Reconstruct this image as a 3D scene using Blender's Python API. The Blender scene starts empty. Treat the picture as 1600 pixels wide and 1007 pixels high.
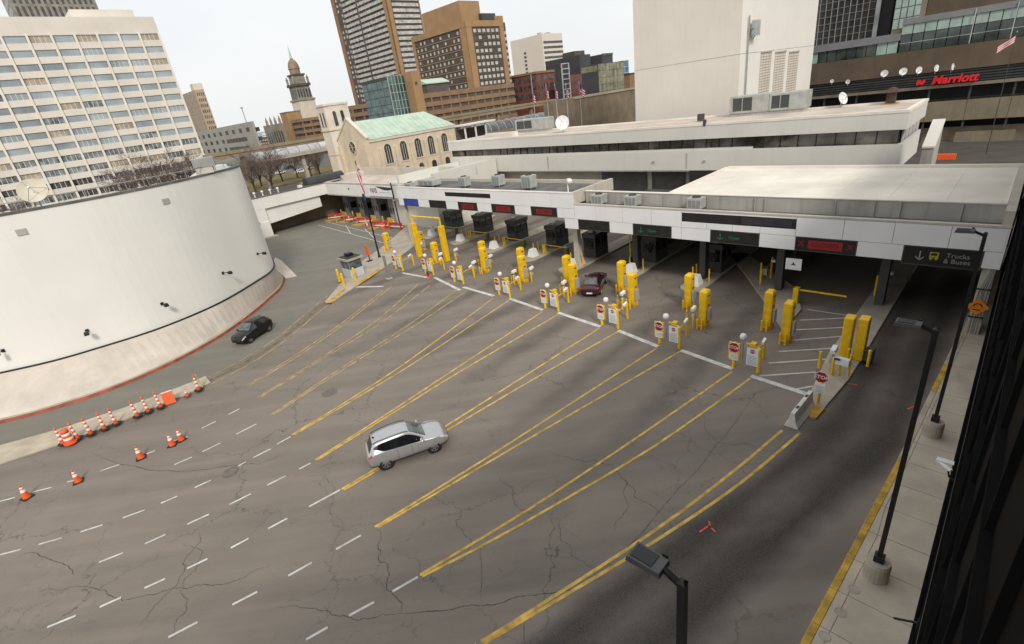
import bpy, bmesh, math, random
from mathutils import Vector, Matrix
random.seed(7)
R_ = math.radians
scn = bpy.context.scene
col = scn.collection

# ---------------------------------------------------------------- camera
CAMH = 16.0
FPX = 770.0                       # focal length in pixels of a 1600 px wide picture
_v = (1045.0 - 800.0, 2190.0 - 503.5)
_down = Vector((_v[0], -_v[1], -FPX)).normalized()
_up = -_down
_f = Vector((0, 0, -1)); _f = (_f - _f.dot(_up) * _up).normalized()
_r = _f.cross(_up)
CR = Matrix((_r, _f, _up))        # world = CR @ camera vector
cam_d = bpy.data.cameras.new('camera'); cam = bpy.data.objects.new('camera', cam_d); col.objects.link(cam)
cam_d.sensor_width = 36.0; cam_d.sensor_fit = 'HORIZONTAL'; cam_d.lens = FPX / 1600 * 36
cam_d.clip_start = 0.1; cam_d.clip_end = 6000
mw = CR.to_4x4(); mw.translation = (0, 0, CAMH); cam.matrix_world = mw
scn.camera = cam

# ---------------------------------------------------------------- sky and sun (overcast day)
SUN_AZ, SUN_EL = 168.0, 38.0      # compass-like: 0 = straight ahead (+Y), clockwise
wd = bpy.data.worlds.new('World'); scn.world = wd; wd.use_nodes = True
nt = wd.node_tree; nt.nodes.clear()
sky = nt.nodes.new('ShaderNodeTexSky'); sky.sky_type = 'NISHITA'; sky.sun_disc = False
sky.sun_elevation = R_(SUN_EL); sky.sun_rotation = R_(SUN_AZ); sky.dust_density = 4.0; sky.air_density = 1.0
tc = nt.nodes.new('ShaderNodeTexCoord')
nz = nt.nodes.new('ShaderNodeTexNoise'); nz.inputs['Scale'].default_value = 2.2; nz.inputs['Detail'].default_value = 5
mp = nt.nodes.new('ShaderNodeMapping'); mp.inputs['Scale'].default_value = (1, 1, 2.5)
cr = nt.nodes.new('ShaderNodeValToRGB')
cr.color_ramp.elements[0].position = 0.3; cr.color_ramp.elements[0].color = (4.6, 4.68, 4.74, 1)
cr.color_ramp.elements[1].position = 0.75; cr.color_ramp.elements[1].color = (5.1, 5.12, 5.1, 1)
mx = nt.nodes.new('ShaderNodeMix'); mx.data_type = 'RGBA'; mx.inputs['Factor'].default_value = 0.93
bg = nt.nodes.new('ShaderNodeBackground'); bg.inputs['Strength'].default_value = 0.10
ow = nt.nodes.new('ShaderNodeOutputWorld')
nt.links.new(tc.outputs['Generated'], mp.inputs['Vector']); nt.links.new(mp.outputs[0], nz.inputs['Vector'])
nt.links.new(nz.outputs['Fac'], cr.inputs['Fac'])
nt.links.new(sky.outputs[0], mx.inputs['A']); nt.links.new(cr.outputs['Color'], mx.inputs['B'])
nt.links.new(mx.outputs['Result'], bg.inputs['Color']); nt.links.new(bg.outputs[0], ow.inputs['Surface'])
sl = bpy.data.lights.new('sun', 'SUN'); sl.energy = 1.1; sl.angle = R_(10); sl.color = (1.0, 0.95, 0.87)
so = bpy.data.objects.new('sun', sl); col.objects.link(so)
sd = Vector((math.sin(R_(SUN_AZ)) * math.cos(R_(SUN_EL)), math.cos(R_(SUN_AZ)) * math.cos(R_(SUN_EL)), math.sin(R_(SUN_EL))))
so.rotation_euler = sd.to_track_quat('Z', 'Y').to_euler(); so.location = (0, 0, 60)
scn.view_settings.view_transform = 'Standard'; scn.view_settings.look = 'None'
scn.view_settings.exposure = 0.97; scn.view_settings.gamma = 1.0; scn.view_settings.use_curve_mapping = False

# ---------------------------------------------------------------- measuring helpers
# the street grid: local x = W (away-right), local y = S (away-left); origin under the right end of the canopy front
FA = Vector((26.38, 23.86)); DS = Vector((-0.67490923, 0.73790076)); IW = Vector((0.73790076, 0.67490923))
GRID = math.atan2(IW.y, IW.x)
def ray(x, y): return CR @ Vector((x - 800, -(y - 503.5), -FPX))
def at(x, y, z=0.0):
    d = ray(x, y); t = (z - CAMH) / d.z
    return Vector((d.x * t, d.y * t, z))
def g2w(w, s, z=0.0):
    p = FA + s * DS + w * IW; return Vector((p.x, p.y, z))
def w2g(p):
    q = Vector((p[0], p[1])) - FA; return (q.dot(IW), q.dot(DS))
def atg(x, y, z=0.0): return w2g(at(x, y, z))            # -> (w, s)
def atdist(x, y, dist):
    d = ray(x, y); t = dist / math.hypot(d.x, d.y); p = d * t
    w, s = w2g(p); return (w, s, p.z + CAMH)
def onw(x, y, w):                                        # pixel -> (s, z) on the plane W = w
    d = ray(x, y); a = FA + w * IW; t = a.dot(IW) / (d.x * IW.x + d.y * IW.y)
    return ((Vector((d.x * t, d.y * t)) - FA).dot(DS), CAMH + d.z * t)
def ons(x, y, s):                                        # pixel -> (w, z) on the plane S = s
    d = ray(x, y); a = FA + s * DS; t = a.dot(DS) / (d.x * DS.x + d.y * DS.y)
    return ((Vector((d.x * t, d.y * t)) - FA).dot(IW), CAMH + d.z * t)

# ---------------------------------------------------------------- mesh builder
class MB:
    def __init__(self, off=(0, 0, 0)):
        self.V = []; self.F = []; self.o = off
    def v(self, p):
        self.V.append((p[0] - self.o[0], p[1] - self.o[1], (p[2] if len(p) > 2 else 0) - self.o[2])); return len(self.V) - 1
    def poly(self, *pts):
        self.F.append(tuple(self.v(p) for p in pts)); return self
    def box(self, x0, x1, y0, y1, z0, z1):
        if x0 > x1: x0, x1 = x1, x0
        if y0 > y1: y0, y1 = y1, y0
        if z0 > z1: z0, z1 = z1, z0
        i = [self.v(p) for p in ((x0,y0,z0),(x1,y0,z0),(x1,y1,z0),(x0,y1,z0),(x0,y0,z1),(x1,y0,z1),(x1,y1,z1),(x0,y1,z1))]
        for f in ((0,3,2,1),(4,5,6,7),(0,1,5,4),(1,2,6,5),(2,3,7,6),(3,0,4,7)): self.F.append(tuple(i[k] for k in f))
        return self
    def hexa(self, b, t):                                # bottom and top quads
        i = [self.v(p) for p in list(b) + list(t)]
        for f in ((0,3,2,1),(4,5,6,7),(0,1,5,4),(1,2,6,5),(2,3,7,6),(3,0,4,7)): self.F.append(tuple(i[k] for k in f))
        return self
    def prism(self, poly, z0, z1, poly1=None):
        n = len(poly); a = [self.v((p[0], p[1], z0)) for p in poly]; b = [self.v((p[0], p[1], z1)) for p in (poly1 or poly)]
        self.F.append(tuple(reversed(a))); self.F.append(tuple(b))
        for k in range(n): self.F.append((a[k], a[(k+1) % n], b[(k+1) % n], b[k]))
        return self
    def extr(self, poly, vec):                           # 3d polygon swept along a vector
        n = len(poly); a = [self.v(p) for p in poly]; b = [self.v((p[0]+vec[0], p[1]+vec[1], p[2]+vec[2])) for p in poly]
        self.F.append(tuple(reversed(a))); self.F.append(tuple(b))
        for k in range(n): self.F.append((a[k], a[(k+1) % n], b[(k+1) % n], b[k]))
        return self
    def tube(self, p0, p1, r0, r1=None, n=10, cap=True):
        r1 = r0 if r1 is None else r1; p0 = Vector(p0); p1 = Vector(p1); d = (p1 - p0).normalized()
        u = d.cross(Vector((0, 0, 1)) if abs(d.z) < .9 else Vector((1, 0, 0))).normalized(); w = d.cross(u)
        A = []; B = []
        for k in range(n):
            a = 2 * math.pi * k / n; e = u * math.cos(a) + w * math.sin(a)
            A.append(self.v(p0 + e * r0)); B.append(self.v(p1 + e * r1))
        for k in range(n): self.F.append((A[k], A[(k+1) % n], B[(k+1) % n], B[k]))
        if cap: self.F.append(tuple(reversed(A))); self.F.append(tuple(B))
        return self
    def path(self, pts, r, n=8):
        for a, b in zip(pts, pts[1:]): self.tube(a, b, r, r, n)
        return self
    def lathe(self, prof, c=(0, 0, 0), n=16, a0=0.0, a1=None, cap=True):
        full = a1 is None; a1 = a0 + 2 * math.pi if full else a1; m = n if full else n + 1; rows = []
        for r, z in prof:
            rows.append([self.v((c[0] + r * math.cos(a0 + (a1 - a0) * k / n), c[1] + r * math.sin(a0 + (a1 - a0) * k / n), c[2] + z)) for k in range(m)])
        for A, B in zip(rows, rows[1:]):
            for k in range(n): self.F.append((A[k], A[(k+1) % m], B[(k+1) % m], B[k]))
        if cap and full: self.F.append(tuple(reversed(rows[0]))); self.F.append(tuple(rows[-1]))
        return self
    def grid(self, rows):                                # rows of points -> quads
        I = [[self.v(p) for p in r] for r in rows]
        for A, B in zip(I, I[1:]):
            for k in range(len(A) - 1): self.F.append((A[k], A[k+1], B[k+1], B[k]))
        return self
    def mesh(self, name, mat, smooth=False, fix=True):
        me = bpy.data.meshes.new(name); me.from_pydata(self.V, [], self.F)
        if fix:
            bm = bmesh.new(); bm.from_mesh(me); bmesh.ops.recalc_face_normals(bm, faces=bm.faces[:]); bm.to_mesh(me); bm.free()
        if smooth:
            me.polygons.foreach_set('use_smooth', [True] * len(me.polygons))
        me.materials.append(mat); me.update(); return me
    def build(self, name, mat, parent=None, smooth=False, bevel=0, fix=True):
        return link(name, self.mesh(name, mat, smooth, fix), parent, bevel)
def link(name, data, parent=None, bevel=0):
    o = bpy.data.objects.new(name, data); col.objects.link(o); o.parent = parent
    if bevel:
        m = o.modifiers.new('bevel', 'BEVEL'); m.width = bevel; m.segments = 2; m.limit_method = 'ANGLE'; m.angle_limit = R_(40)
    return o
def tag(o, label=None, cat=None, group=None, kind=None):
    if label: o['label'] = label
    if cat: o['category'] = cat
    if group: o['group'] = group
    if kind: o['kind'] = kind
    return o
def thing(name, label, cat, loc=(0, 0, 0), rz=0.0, group=None):
    o = bpy.data.objects.new(name, None); col.objects.link(o); o.location = loc; o.rotation_euler = (0, 0, rz)
    o.empty_display_size = 0.3
    return tag(o, label, cat, group)
def gthing(name, label, cat, w, s, z=0.0, group=None):   # on the street grid; parts use local (w, s, z)
    return thing(name, label, cat, g2w(w, s, z), GRID, group)
def copy_tree(o, parent=None):
    n = o.copy(); col.objects.link(n); n.parent = parent
    for ch in list(o.children): copy_tree(ch, n)
    return n
def smoothpath(pts, n=6, closed=False):                  # Catmull-Rom
    out = []; m = len(pts); P = [Vector(p) for p in pts]
    for i in range(m - 1):
        a = P[max(i-1, 0)]; b = P[i]; c_ = P[i+1]; d = P[min(i+2, m-1)]
        for k in range(n):
            t = k / n
            out.append(0.5 * ((2*b) + (c_-a)*t + (2*a-5*b+4*c_-d)*t*t + (-a+3*b-3*c_+d)*t**3))
    out.append(P[-1]); return out
def offset2(pts, d):                                     # shift a polyline sideways (left positive)
    out = []
    for i, p in enumerate(pts):
        a = pts[max(i-1, 0)]; b = pts[min(i+1, len(pts)-1)]
        t = Vector((b[0]-a[0], b[1]-a[1])).normalized(); out.append(Vector((p[0] - t.y*d, p[1] + t.x*d, p[2] if len(p) > 2 else 0)))
    return out
def text_mesh(body, size, depth, mat, bold=0.0, name='lettering', align='CENTER', shear=0.0):
    cu = bpy.data.curves.new(name, 'FONT'); cu.body = body; cu.size = size; cu.extrude = depth; cu.align_x = align; cu.align_y = 'CENTER'; cu.offset = bold; cu.shear = shear; cu.resolution_u = 3
    t = bpy.data.objects.new(name, cu); col.objects.link(t)
    dg = bpy.context.evaluated_depsgraph_get(); me = bpy.data.meshes.new_from_object(t.evaluated_get(dg)); me.name = name
    bpy.data.objects.remove(t); bpy.data.curves.remove(cu)
    me.materials.clear(); me.materials.append(mat); return me

# ---------------------------------------------------------------- materials
def mat(name, c, rough=0.6, var=0.12, scale=1.5, metal=0.0, bump=0.0, bscale=20.0, streak=0.0, spec=0.5, dirt=None, coat=0.0, emit=None):
    m = bpy.data.materials.new(name); m.use_nodes = True; t = m.node_tree; N = t.nodes; L = t.links
    b = N['Principled BSDF']; b.inputs['Roughness'].default_value = rough; b.inputs['Metallic'].default_value = metal
    b.inputs['Specular IOR Level'].default_value = spec; b.inputs['Coat Weight'].default_value = coat
    co = N.new('ShaderNodeTexCoord')
    n1 = N.new('ShaderNodeTexNoise'); n1.inputs['Scale'].default_value = scale; n1.inputs['Detail'].default_value = 6; n1.inputs['Roughness'].default_value = 0.6
    L.new(co.outputs['Object'], n1.inputs['Vector'])
    r = N.new('ShaderNodeValToRGB')
    lo = tuple(max(0, x * (1 - var * 1.6)) for x in c); hi = tuple(min(1, x * (1 + var)) for x in c)
    r.color_ramp.elements[0].position = 0.32; r.color_ramp.elements[0].color = (*lo, 1)
    r.color_ramp.elements[1].position = 0.68; r.color_ramp.elements[1].color = (*hi, 1)
    L.new(n1.outputs['Fac'], r.inputs['Fac']); out = r.outputs['Color']
    if streak:
        mp = N.new('ShaderNodeMapping'); mp.inputs['Scale'].default_value = (1.6, 1.6, 0.12); L.new(co.outputs['Object'], mp.inputs['Vector'])
        n2 = N.new('ShaderNodeTexNoise'); n2.inputs['Scale'].default_value = 1.6; n2.inputs['Detail'].default_value = 7; L.new(mp.outputs[0], n2.inputs['Vector'])
        r2 = N.new('ShaderNodeValToRGB'); r2.color_ramp.elements[0].position = 0.50; r2.color_ramp.elements[0].color = (0, 0, 0, 1)
        r2.color_ramp.elements[1].position = 0.78; r2.color_ramp.elements[1].color = (streak,) * 3 + (1,)
        L.new(n2.outputs['Fac'], r2.inputs['Fac'])
        mx = N.new('ShaderNodeMix'); mx.data_type = 'RGBA'; L.new(r2.outputs['Color'], mx.inputs['Factor']); L.new(out, mx.inputs['A'])
        mx.inputs['B'].default_value = (*(dirt or (c[0]*.45, c[1]*.4, c[2]*.33)), 1); out = mx.outputs['Result']
    L.new(out, b.inputs['Base Color'])
    if bump:
        n3 = N.new('ShaderNodeTexNoise'); n3.inputs['Scale'].default_value = bscale; n3.inputs['Detail'].default_value = 4; L.new(co.outputs['Object'], n3.inputs['Vector'])
        bp = N.new('ShaderNodeBump'); bp.inputs['Strength'].default_value = bump; bp.inputs['Distance'].default_value = 0.02
        L.new(n3.outputs['Fac'], bp.inputs['Height']); L.new(bp.outputs[0], b.inputs['Normal'])
    if emit:
        b.inputs['Emission Color'].default_value = (*emit[0], 1); b.inputs['Emission Strength'].default_value = emit[1]
    return m
def glassmat(name, c, rough=0.06, var=0.3, scale=0.35, spec=0.8):
    return mat(name, c, rough, var, scale, spec=spec)
M = {}
def mk(name, *a, **k): M[name] = mat(name, *a, **k); return M[name]
mk('white_render', (0.74, 0.72, 0.675), 0.8, 0.05, 0.25, bump=.15, bscale=6, streak=.10)
mk('drum_white', (0.75, 0.735, 0.69), 0.8, 0.03, 0.16, bump=.15, bscale=5, streak=.03)
mk('plinth', (0.56, 0.50, 0.43), 0.85, 0.09, 0.5, bump=.3, bscale=8, streak=.14)
mk('red_paint', (0.30, 0.075, 0.04), 0.7, 0.3, 1.2, bump=.2)
mk('kerb', (0.45, 0.39, 0.30), 0.85, 0.15, 0.8, bump=.4, bscale=15)
mk('kerb_yellow', (0.55, 0.33, 0.045), 0.75, 0.3, 1.6, bump=.3)
mk('concrete', (0.42, 0.37, 0.30), 0.85, 0.12, 0.7, bump=.35, bscale=14)
mk('concrete_pale', (0.52, 0.48, 0.41), 0.85, 0.1, 0.5, bump=.3, bscale=10, streak=.2)
mk('concrete_brown', (0.235, 0.185, 0.125), 0.9, 0.18, 0.3, bump=.3, bscale=8, streak=.3)
mk('panel_white', (0.78, 0.785, 0.79), 0.45, 0.03, 0.4, streak=.05)
mk('customs_wall', (0.64, 0.62, 0.565), 0.75, 0.04, 0.2, streak=.08)
mk('roof_white', (0.76, 0.71, 0.62), 0.85, 0.11, 0.22, bump=.15)
mk('roof_grey', (0.13, 0.125, 0.12), 0.9, 0.3, 0.6, bump=.4)
mk('roof_pink', (0.55, 0.47, 0.40), 0.9, 0.15, 0.3, bump=.3)
mk('parapet_grey', (0.40, 0.385, 0.35), 0.85, 0.1, 0.4, bump=.2, streak=.45)
mk('dark', (0.012, 0.012, 0.013), 0.5, 0.3, 1)
mk('black_metal', (0.012, 0.012, 0.013), 0.45, 0.25, 2, spec=.4)
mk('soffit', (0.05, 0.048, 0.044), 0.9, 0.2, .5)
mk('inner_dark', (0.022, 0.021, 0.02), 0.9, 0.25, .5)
mk('grey_metal', (0.33, 0.34, 0.33), 0.45, 0.12, 1.5, metal=.3, streak=.2)
mk('duct_metal', (0.45, 0.46, 0.43), 0.45, 0.12, 1.5, metal=.2, streak=.25)
mk('galv', (0.42, 0.43, 0.43), 0.4, 0.1, 2, metal=.6)
mk('yellow', (0.82, 0.51, 0.008), 0.5, 0.12, 2.2, streak=.32, coat=.05, dirt=(.30, .17, .03))
mk('yellow_line', (0.60, 0.385, 0.085), 0.8, 0.3, 2.2, bump=.2)
mk('yellow_line_worn', (0.42, 0.31, 0.13), 0.85, 0.35, 1.6, bump=.2)
mk('white_line', (0.58, 0.57, 0.54), 0.8, 0.2, 2.0, bump=.2)
mk('white_paint', (0.78, 0.78, 0.77), 0.5, 0.05, 2)
mk('sign_red', (0.36, 0.012, 0.016), 0.4, 0.08, 2)
mk('sign_white', (0.74, 0.76, 0.76), 0.5, 0.06, 2)
mk('sign_blue', (0.03, 0.06, 0.30), 0.45, 0.15, 2)
mk('orange', (0.80, 0.115, 0.02), 0.55, 0.12, 4)
mk('orange_sign', (0.75, 0.22, 0.01), 0.5, 0.1, 4)
mk('rubber', (0.018, 0.018, 0.018), 0.8, 0.2, 3)
mk('reflective', (0.80, 0.79, 0.76), 0.4, 0.05, 5)
mk('spray_red', (0.75, 0.10, 0.07), 0.8, 0.3, 6)
mk('flag_red', (0.50, 0.03, 0.05), 0.8, 0.1, 4)
mk('flag_blue', (0.03, 0.05, 0.18), 0.8, 0.1, 4)
mk('dark_glass', (0.018, 0.02, 0.021), 0.05, 0.4, 0.6, spec=.9)
mk('booth_grey', (0.24, 0.25, 0.25), 0.6, 0.1, .8)
mk('booth_dark', (0.06, 0.063, 0.06), 0.6, 0.15, .8)
# ================================================================ ground, roads, kerbs, markings
def asphalt(name, c, crack=1.0, streak=0.35, dark=(0.05, 0.045, 0.04), track=None, crackscale=0.16, bend=None):
    m = bpy.data.materials.new(name); m.use_nodes = True; t = m.node_tree; N = t.nodes; L = t.links
    b = N['Principled BSDF']; b.inputs['Roughness'].default_value = 0.82; b.inputs['Specular IOR Level'].default_value = 0.35
    co = N.new('ShaderNodeTexCoord'); P = co.outputs['Object']
    def noise(scale, detail=5, rough=.55, vec=P, dist=0.0):
        n = N.new('ShaderNodeTexNoise'); n.inputs['Scale'].default_value = scale; n.inputs['Detail'].default_value = detail; n.inputs['Roughness'].default_value = rough
        n.inputs['Distortion'].default_value = dist; L.new(vec, n.inputs['Vector']); return n.outputs['Fac']
    def ramp(f, p0, p1, a=0.0, b_=1.0):
        r = N.new('ShaderNodeMapRange'); r.inputs['From Min'].default_value = p0; r.inputs['From Max'].default_value = p1
        r.inputs['To Min'].default_value = a; r.inputs['To Max'].default_value = b_; L.new(f, r.inputs['Value']); return r.outputs['Result']
    def math_(op, a, b_=None):
        n = N.new('ShaderNodeMath'); n.operation = op; n.use_clamp = op in ('MULTIPLY', 'ADD')
        for i, x in enumerate((a, b_)):
            if x is None: continue
            if isinstance(x, (int, float)): n.inputs[i].default_value = x
            else: L.new(x, n.inputs[i])
        return n.outputs[0]
    def mth2(op, a, b_):
        n = N.new('ShaderNodeMath'); n.operation = op
        for i, x in enumerate((a, b_)):
            if isinstance(x, (int, float)): n.inputs[i].default_value = x
            else: L.new(x, n.inputs[i])
        return n.outputs[0]
    def mixc(f, a, b_):
        n = N.new('ShaderNodeMix'); n.data_type = 'RGBA'; L.new(f, n.inputs['Factor'])
        for k, x in (('A', a), ('B', b_)):
            if isinstance(x, tuple): n.inputs[k].default_value = (*x, 1)
            else: L.new(x, n.inputs[k])
        return n.outputs['Result']
    big = ramp(noise(.045, 4, .6), .3, .7)
    cbase = mixc(big, tuple(x * .86 for x in c), tuple(x * 1.10 for x in c))
    cbase = mixc(ramp(noise(.5, 6, .65), .35, .75, 0, .5), cbase, tuple(x * .72 for x in c))
    # wheel tracks and oil along the lanes
    mp = N.new('ShaderNodeMapping'); mp.inputs['Rotation'].default_value = (0, 0, -GRID); mp.inputs['Scale'].default_value = (.035, .42, 1); L.new(P, mp.inputs['Vector'])
    st = ramp(noise(1.0, 5, .6, mp.outputs[0]), .46, .72, 0, streak)
    cbase = mixc(st, cbase, dark)
    lt = ramp(noise(1.7, 4, .5, mp.outputs[0]), .5, .74, 0, .5)
    cbase = mixc(lt, cbase, tuple(x * 1.28 for x in c))
    if track:                                            # (offset, period, darkness) : lane wear with a pitch across the lanes; truck lane adds painted vignette shade
        mp2 = N.new('ShaderNodeMapping'); mp2.inputs['Rotation'].default_value = (0, 0, -GRID); L.new(P, mp2.inputs['Vector'])
        sx = N.new('ShaderNodeSeparateXYZ'); L.new(mp2.outputs[0], sx.inputs[0]); SY = sx.outputs['Y']
        if bend: SY = math_('SUBTRACT', SY, mth2('MULTIPLY', mth2('MAXIMUM', mth2('SUBTRACT', bend[0], sx.outputs['X']), 0.0), bend[1]))
        for off, wid, k, x0, x1 in track:
            d = math_('ABSOLUTE', math_('SUBTRACT', SY, off))
            wob = math_('MULTIPLY', noise(.25, 4), wid * 1.1)
            f = ramp(math_('SUBTRACT', d, wob), wid * .55, -wid * .35, 0, k)
            f = math_('MULTIPLY', f, ramp(sx.outputs['X'], x0, x1)) if x0 is not None else f
            f = math_('MULTIPLY', f, ramp(noise(.35, 5), .25, .6, .72 if bend else .35, 1))
            cbase = mixc(f, cbase, dark)
    # fine aggregate
    cbase = mixc(ramp(noise(22, 3, .7), .35, .75, 0, .28), cbase, tuple(x * 1.35 for x in c))
    cbase = mixc(ramp(noise(3.2, 6, .75), .62, .72, 0, .45), cbase, tuple(x * .55 for x in c))
    hb = noise(30, 4, .7)
    if crack:
        wob = N.new('ShaderNodeTexNoise'); wob.inputs['Scale'].default_value = 0.9; wob.inputs['Detail'].default_value = 7; wob.inputs['Roughness'].default_value = .65; L.new(P, wob.inputs['Vector'])
        va = N.new('ShaderNodeVectorMath'); va.operation = 'SCALE'; va.inputs['Scale'].default_value = 2.2; L.new(wob.outputs['Color'], va.inputs[0])
        vb = N.new('ShaderNodeVectorMath'); vb.operation = 'ADD'; L.new(P, vb.inputs[0]); L.new(va.outputs[0], vb.inputs[1])
        tot = None
        for sc, wdt, lo, hi, ns, st_ in ((crackscale, .0075, .42, .60, .10, .8), (crackscale * 2.6, .012, .50, .66, .17, .7), (crackscale * 6, .022, .58, .68, .22, .55)):
            vo = N.new('ShaderNodeTexVoronoi'); vo.voronoi_dimensions = '2D'; vo.feature = 'DISTANCE_TO_EDGE'; vo.inputs['Scale'].default_value = sc; L.new(vb.outputs[0], vo.inputs['Vector'])
            e = ramp(vo.outputs['Distance'], wdt * .25, wdt, st_ * crack, 0)
            k = ramp(noise(ns, 3, .5, vb.outputs[0]), lo, hi)
            e = math_('MULTIPLY', e, k); tot = e if tot is None else math_('MAXIMUM', tot, e)
        cbase = mixc(tot, cbase, (.035, .032, .028))
        hb = math_('SUBTRACT', hb, math_('MULTIPLY', tot, 1.0))
    L.new(cbase, b.inputs['Base Color'])
    bp = N.new('ShaderNodeBump'); bp.inputs['Strength'].default_value = .35; bp.inputs['Distance'].default_value = .01; L.new(hb, bp.inputs['Height']); L.new(bp.outputs[0], b.inputs['Normal'])
    return m
# grid rotation: S and W of the world origin, so lane offsets can be given in S
_w0, _s0 = w2g((0, 0))
lanes = [(s_ - _s0, 1.0, .72, w0 - 8 - _w0, w1 - 9 - _w0) for s_, w0, w1 in ((11.6, -20, -4), (16.8, -18, -5), (22.6, -17, -5), (28.4, -17, -5), (34.2, -16, -5), (40.4, -16, -4), (46.4, -16, -4), (53, -14, -4))]
M['asphalt'] = asphalt('plaza_asphalt', (0.212, 0.182, 0.152), .8, .42, (.07, .06, .052), lanes)
M['asphalt_drive'] = asphalt('driveway_asphalt', (0.195, 0.182, 0.152), .35, .15)
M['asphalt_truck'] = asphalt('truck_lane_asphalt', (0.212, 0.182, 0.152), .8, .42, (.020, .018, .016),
    [(1.95 - _s0, .95, .92, None, None), (3.9 - _s0, .8, .9, None, None), (2.9 - _s0, 2.0, .62, None, None)], bend=(-12.5 - _w0, .235))  # tyre tracks, deepened to paint in vignette darkness as well
M['asphalt_far'] = asphalt('street_asphalt', (0.13, 0.125, 0.115), 0, .2)
M['lawn'] = mat('lawn', (0.17, 0.135, 0.055), .95, .35, .25, bump=.6)

g = MB().poly((-2500, -2500, 0), (2500, -2500, 0), (2500, 2500, 0), (-2500, 2500, 0)).build('ground', M['asphalt_far']); tag(g, kind='structure')
road = MB().poly(*[g2w(w, s, .004) for w, s in ((-60, 4.3), (-60, 140), (30, 140), (30, 4.3))]).build('plaza_road', M['asphalt']); tag(road, kind='structure')
def sheet(name, pix, z, m, kind=True, parent=None):
    b = MB(); b.poly(*[at(x, y, z) for x, y in pix]); o = b.build(name, m, parent)
    if kind: tag(o, kind='structure')
    return o
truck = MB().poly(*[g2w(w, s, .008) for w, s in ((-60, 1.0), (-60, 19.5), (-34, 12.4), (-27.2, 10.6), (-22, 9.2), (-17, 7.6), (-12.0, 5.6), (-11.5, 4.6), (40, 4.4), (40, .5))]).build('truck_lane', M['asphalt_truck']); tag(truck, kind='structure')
ISL_UP = [(-80, 722), (0, 700), (100, 673), (200, 640), (300, 601), (390, 556), (440, 522), (490, 482), (522, 455), (540, 436), (560, 420), (590, 398), (612, 380), (635, 356)]
drive_pix = ISL_UP + [(600, 352), (515, 338), (455, 357), (408, 376), (330, 330), (150, 420), (-80, 560)]
sheet('driveway', drive_pix, .008, M['asphalt_drive'])
lawn = MB().poly(*[g2w(w, s, .01) for w, s in ((-60, 106), (-60, 214), (100, 214), (100, 150), (62, 112), (20, 106))]).build('lawn', M['lawn']); tag(lawn, kind='structure')
# street with parked cars beyond the lawn
st = MB().poly(*[g2w(w, s, .016) for w, s in ((-90, 218), (-90, 240), (110, 240), (110, 218))]).build('back_street', M['asphalt_far']); tag(st, kind='structure')

def strip(pts, width, z):
    b = MB(); L_ = offset2(pts, width / 2); R2 = offset2(pts, -width / 2)
    b.grid([[(p[0], p[1], z) for p in L_], [(p[0], p[1], z) for p in R2]]); return b
def pxline(pix, width, name, m, z=.0125, parent=road, n=5):
    return strip(smoothpath([at(x, y, 0) for x, y in pix], n) if len(pix) > 2 else [at(x, y, 0) for x, y in pix], width, z).build(name, m, parent)
# yellow double lines, left and right stroke of each
YL = [
 ([(386, 603), (470, 550), (540, 501), (598, 455)], [(390, 603), (475, 551), (547, 500), (612, 448)], 1),
 ([(404, 621), (509, 555), (590, 500), (654, 444)], [(408, 621), (513, 556), (600, 502), (672, 446)], 1),
 ([(423, 649), (542, 570), (640, 507), (713, 454)], [(427, 649), (547, 571), (650, 508), (729, 455)], 1),
 ([(456, 680), (562, 615), (650, 556), (770, 467)], [(460, 680), (566, 617), (656, 562), (795, 470)], 0),
 ([(493, 719), (622, 636), (719, 572), (848, 487)], [(497, 719), (630, 636), (731, 574), (872, 492)], 0),
 ([(534, 765), (615, 716), (697, 666), (812, 593), (937, 513)], [(538, 766), (618, 719), (700, 672), (832, 594), (965, 519)], 0),
 ([(586, 824), (690, 760), (781, 703), (906, 622), (1027, 544)], [(590, 825), (694, 764), (787, 709), (937, 622), (1062, 550)], 0),
 ([(656, 899), (755, 840), (850, 781), (1000, 681), (1144, 581)], [(660, 901), (765, 847), (870, 788), (1028, 694), (1172, 592)], 0),
 ([(752, 1003), (819, 962), (1012, 837), (1137, 744), (1222, 673)], [(756, 1006), (822, 967), (1025, 845), (1156, 756), (1250, 677)], 0)]
for a, b_, worn in YL:
    m = M['yellow_line_worn'] if worn else M['yellow_line']
    pxline(a, .13, 'lane_line', m); pxline(b_, .13, 'lane_line', m, .0135)
def Z5(x, y): return (x / 2.744, 640 + y / 2.744)
dash = [Z5(*p) + Z5(*q) for p, q in (((0,395),(65,378)),((140,355),(222,335)),((288,312),(330,302)),((430,265),(512,237)),((585,207),(665,178)),((735,138),(805,118)),((865,82),(925,52)),((980,22),(1027,-2)),
 ((747,238),(823,205)),((868,182),(945,145)),((1013,107),(1100,63)),((0,624),(88,602)),((165,580),(265,552)),((345,526),(440,496)),((527,466),(620,432)),((690,403),(760,373)),((835,336),(905,304)),((1022,243),(1055,225)),((1087,207),(1160,170)),((1187,150),(1247,117)),
 ((425,656),(528,616)),((622,577),(710,537)),((803,493),(897,450)),((983,409),(1077,362)),((1145,326),(1225,286)),((1282,257),(1332,231)),((203,935),(325,885)),((428,848),(520,807)),((620,767),(708,727)),((803,683),(890,641)),((990,595),(1066,554)),((1150,512),(1232,468)),((1325,418),(1459,345)),
 ((722,978),(847,913)),((997,838),(1103,783)),((1236,714),(1337,658)))]
dash += [(525, 859, 564, 837), (613, 925, 653, 902), (545.6, 962.5, 584.6, 941.4), (478, 1000, 512, 981), (372, 1044, 420, 1020), (705, 1030, 744, 1008), (-60, 876, -30, 870)]
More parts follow.
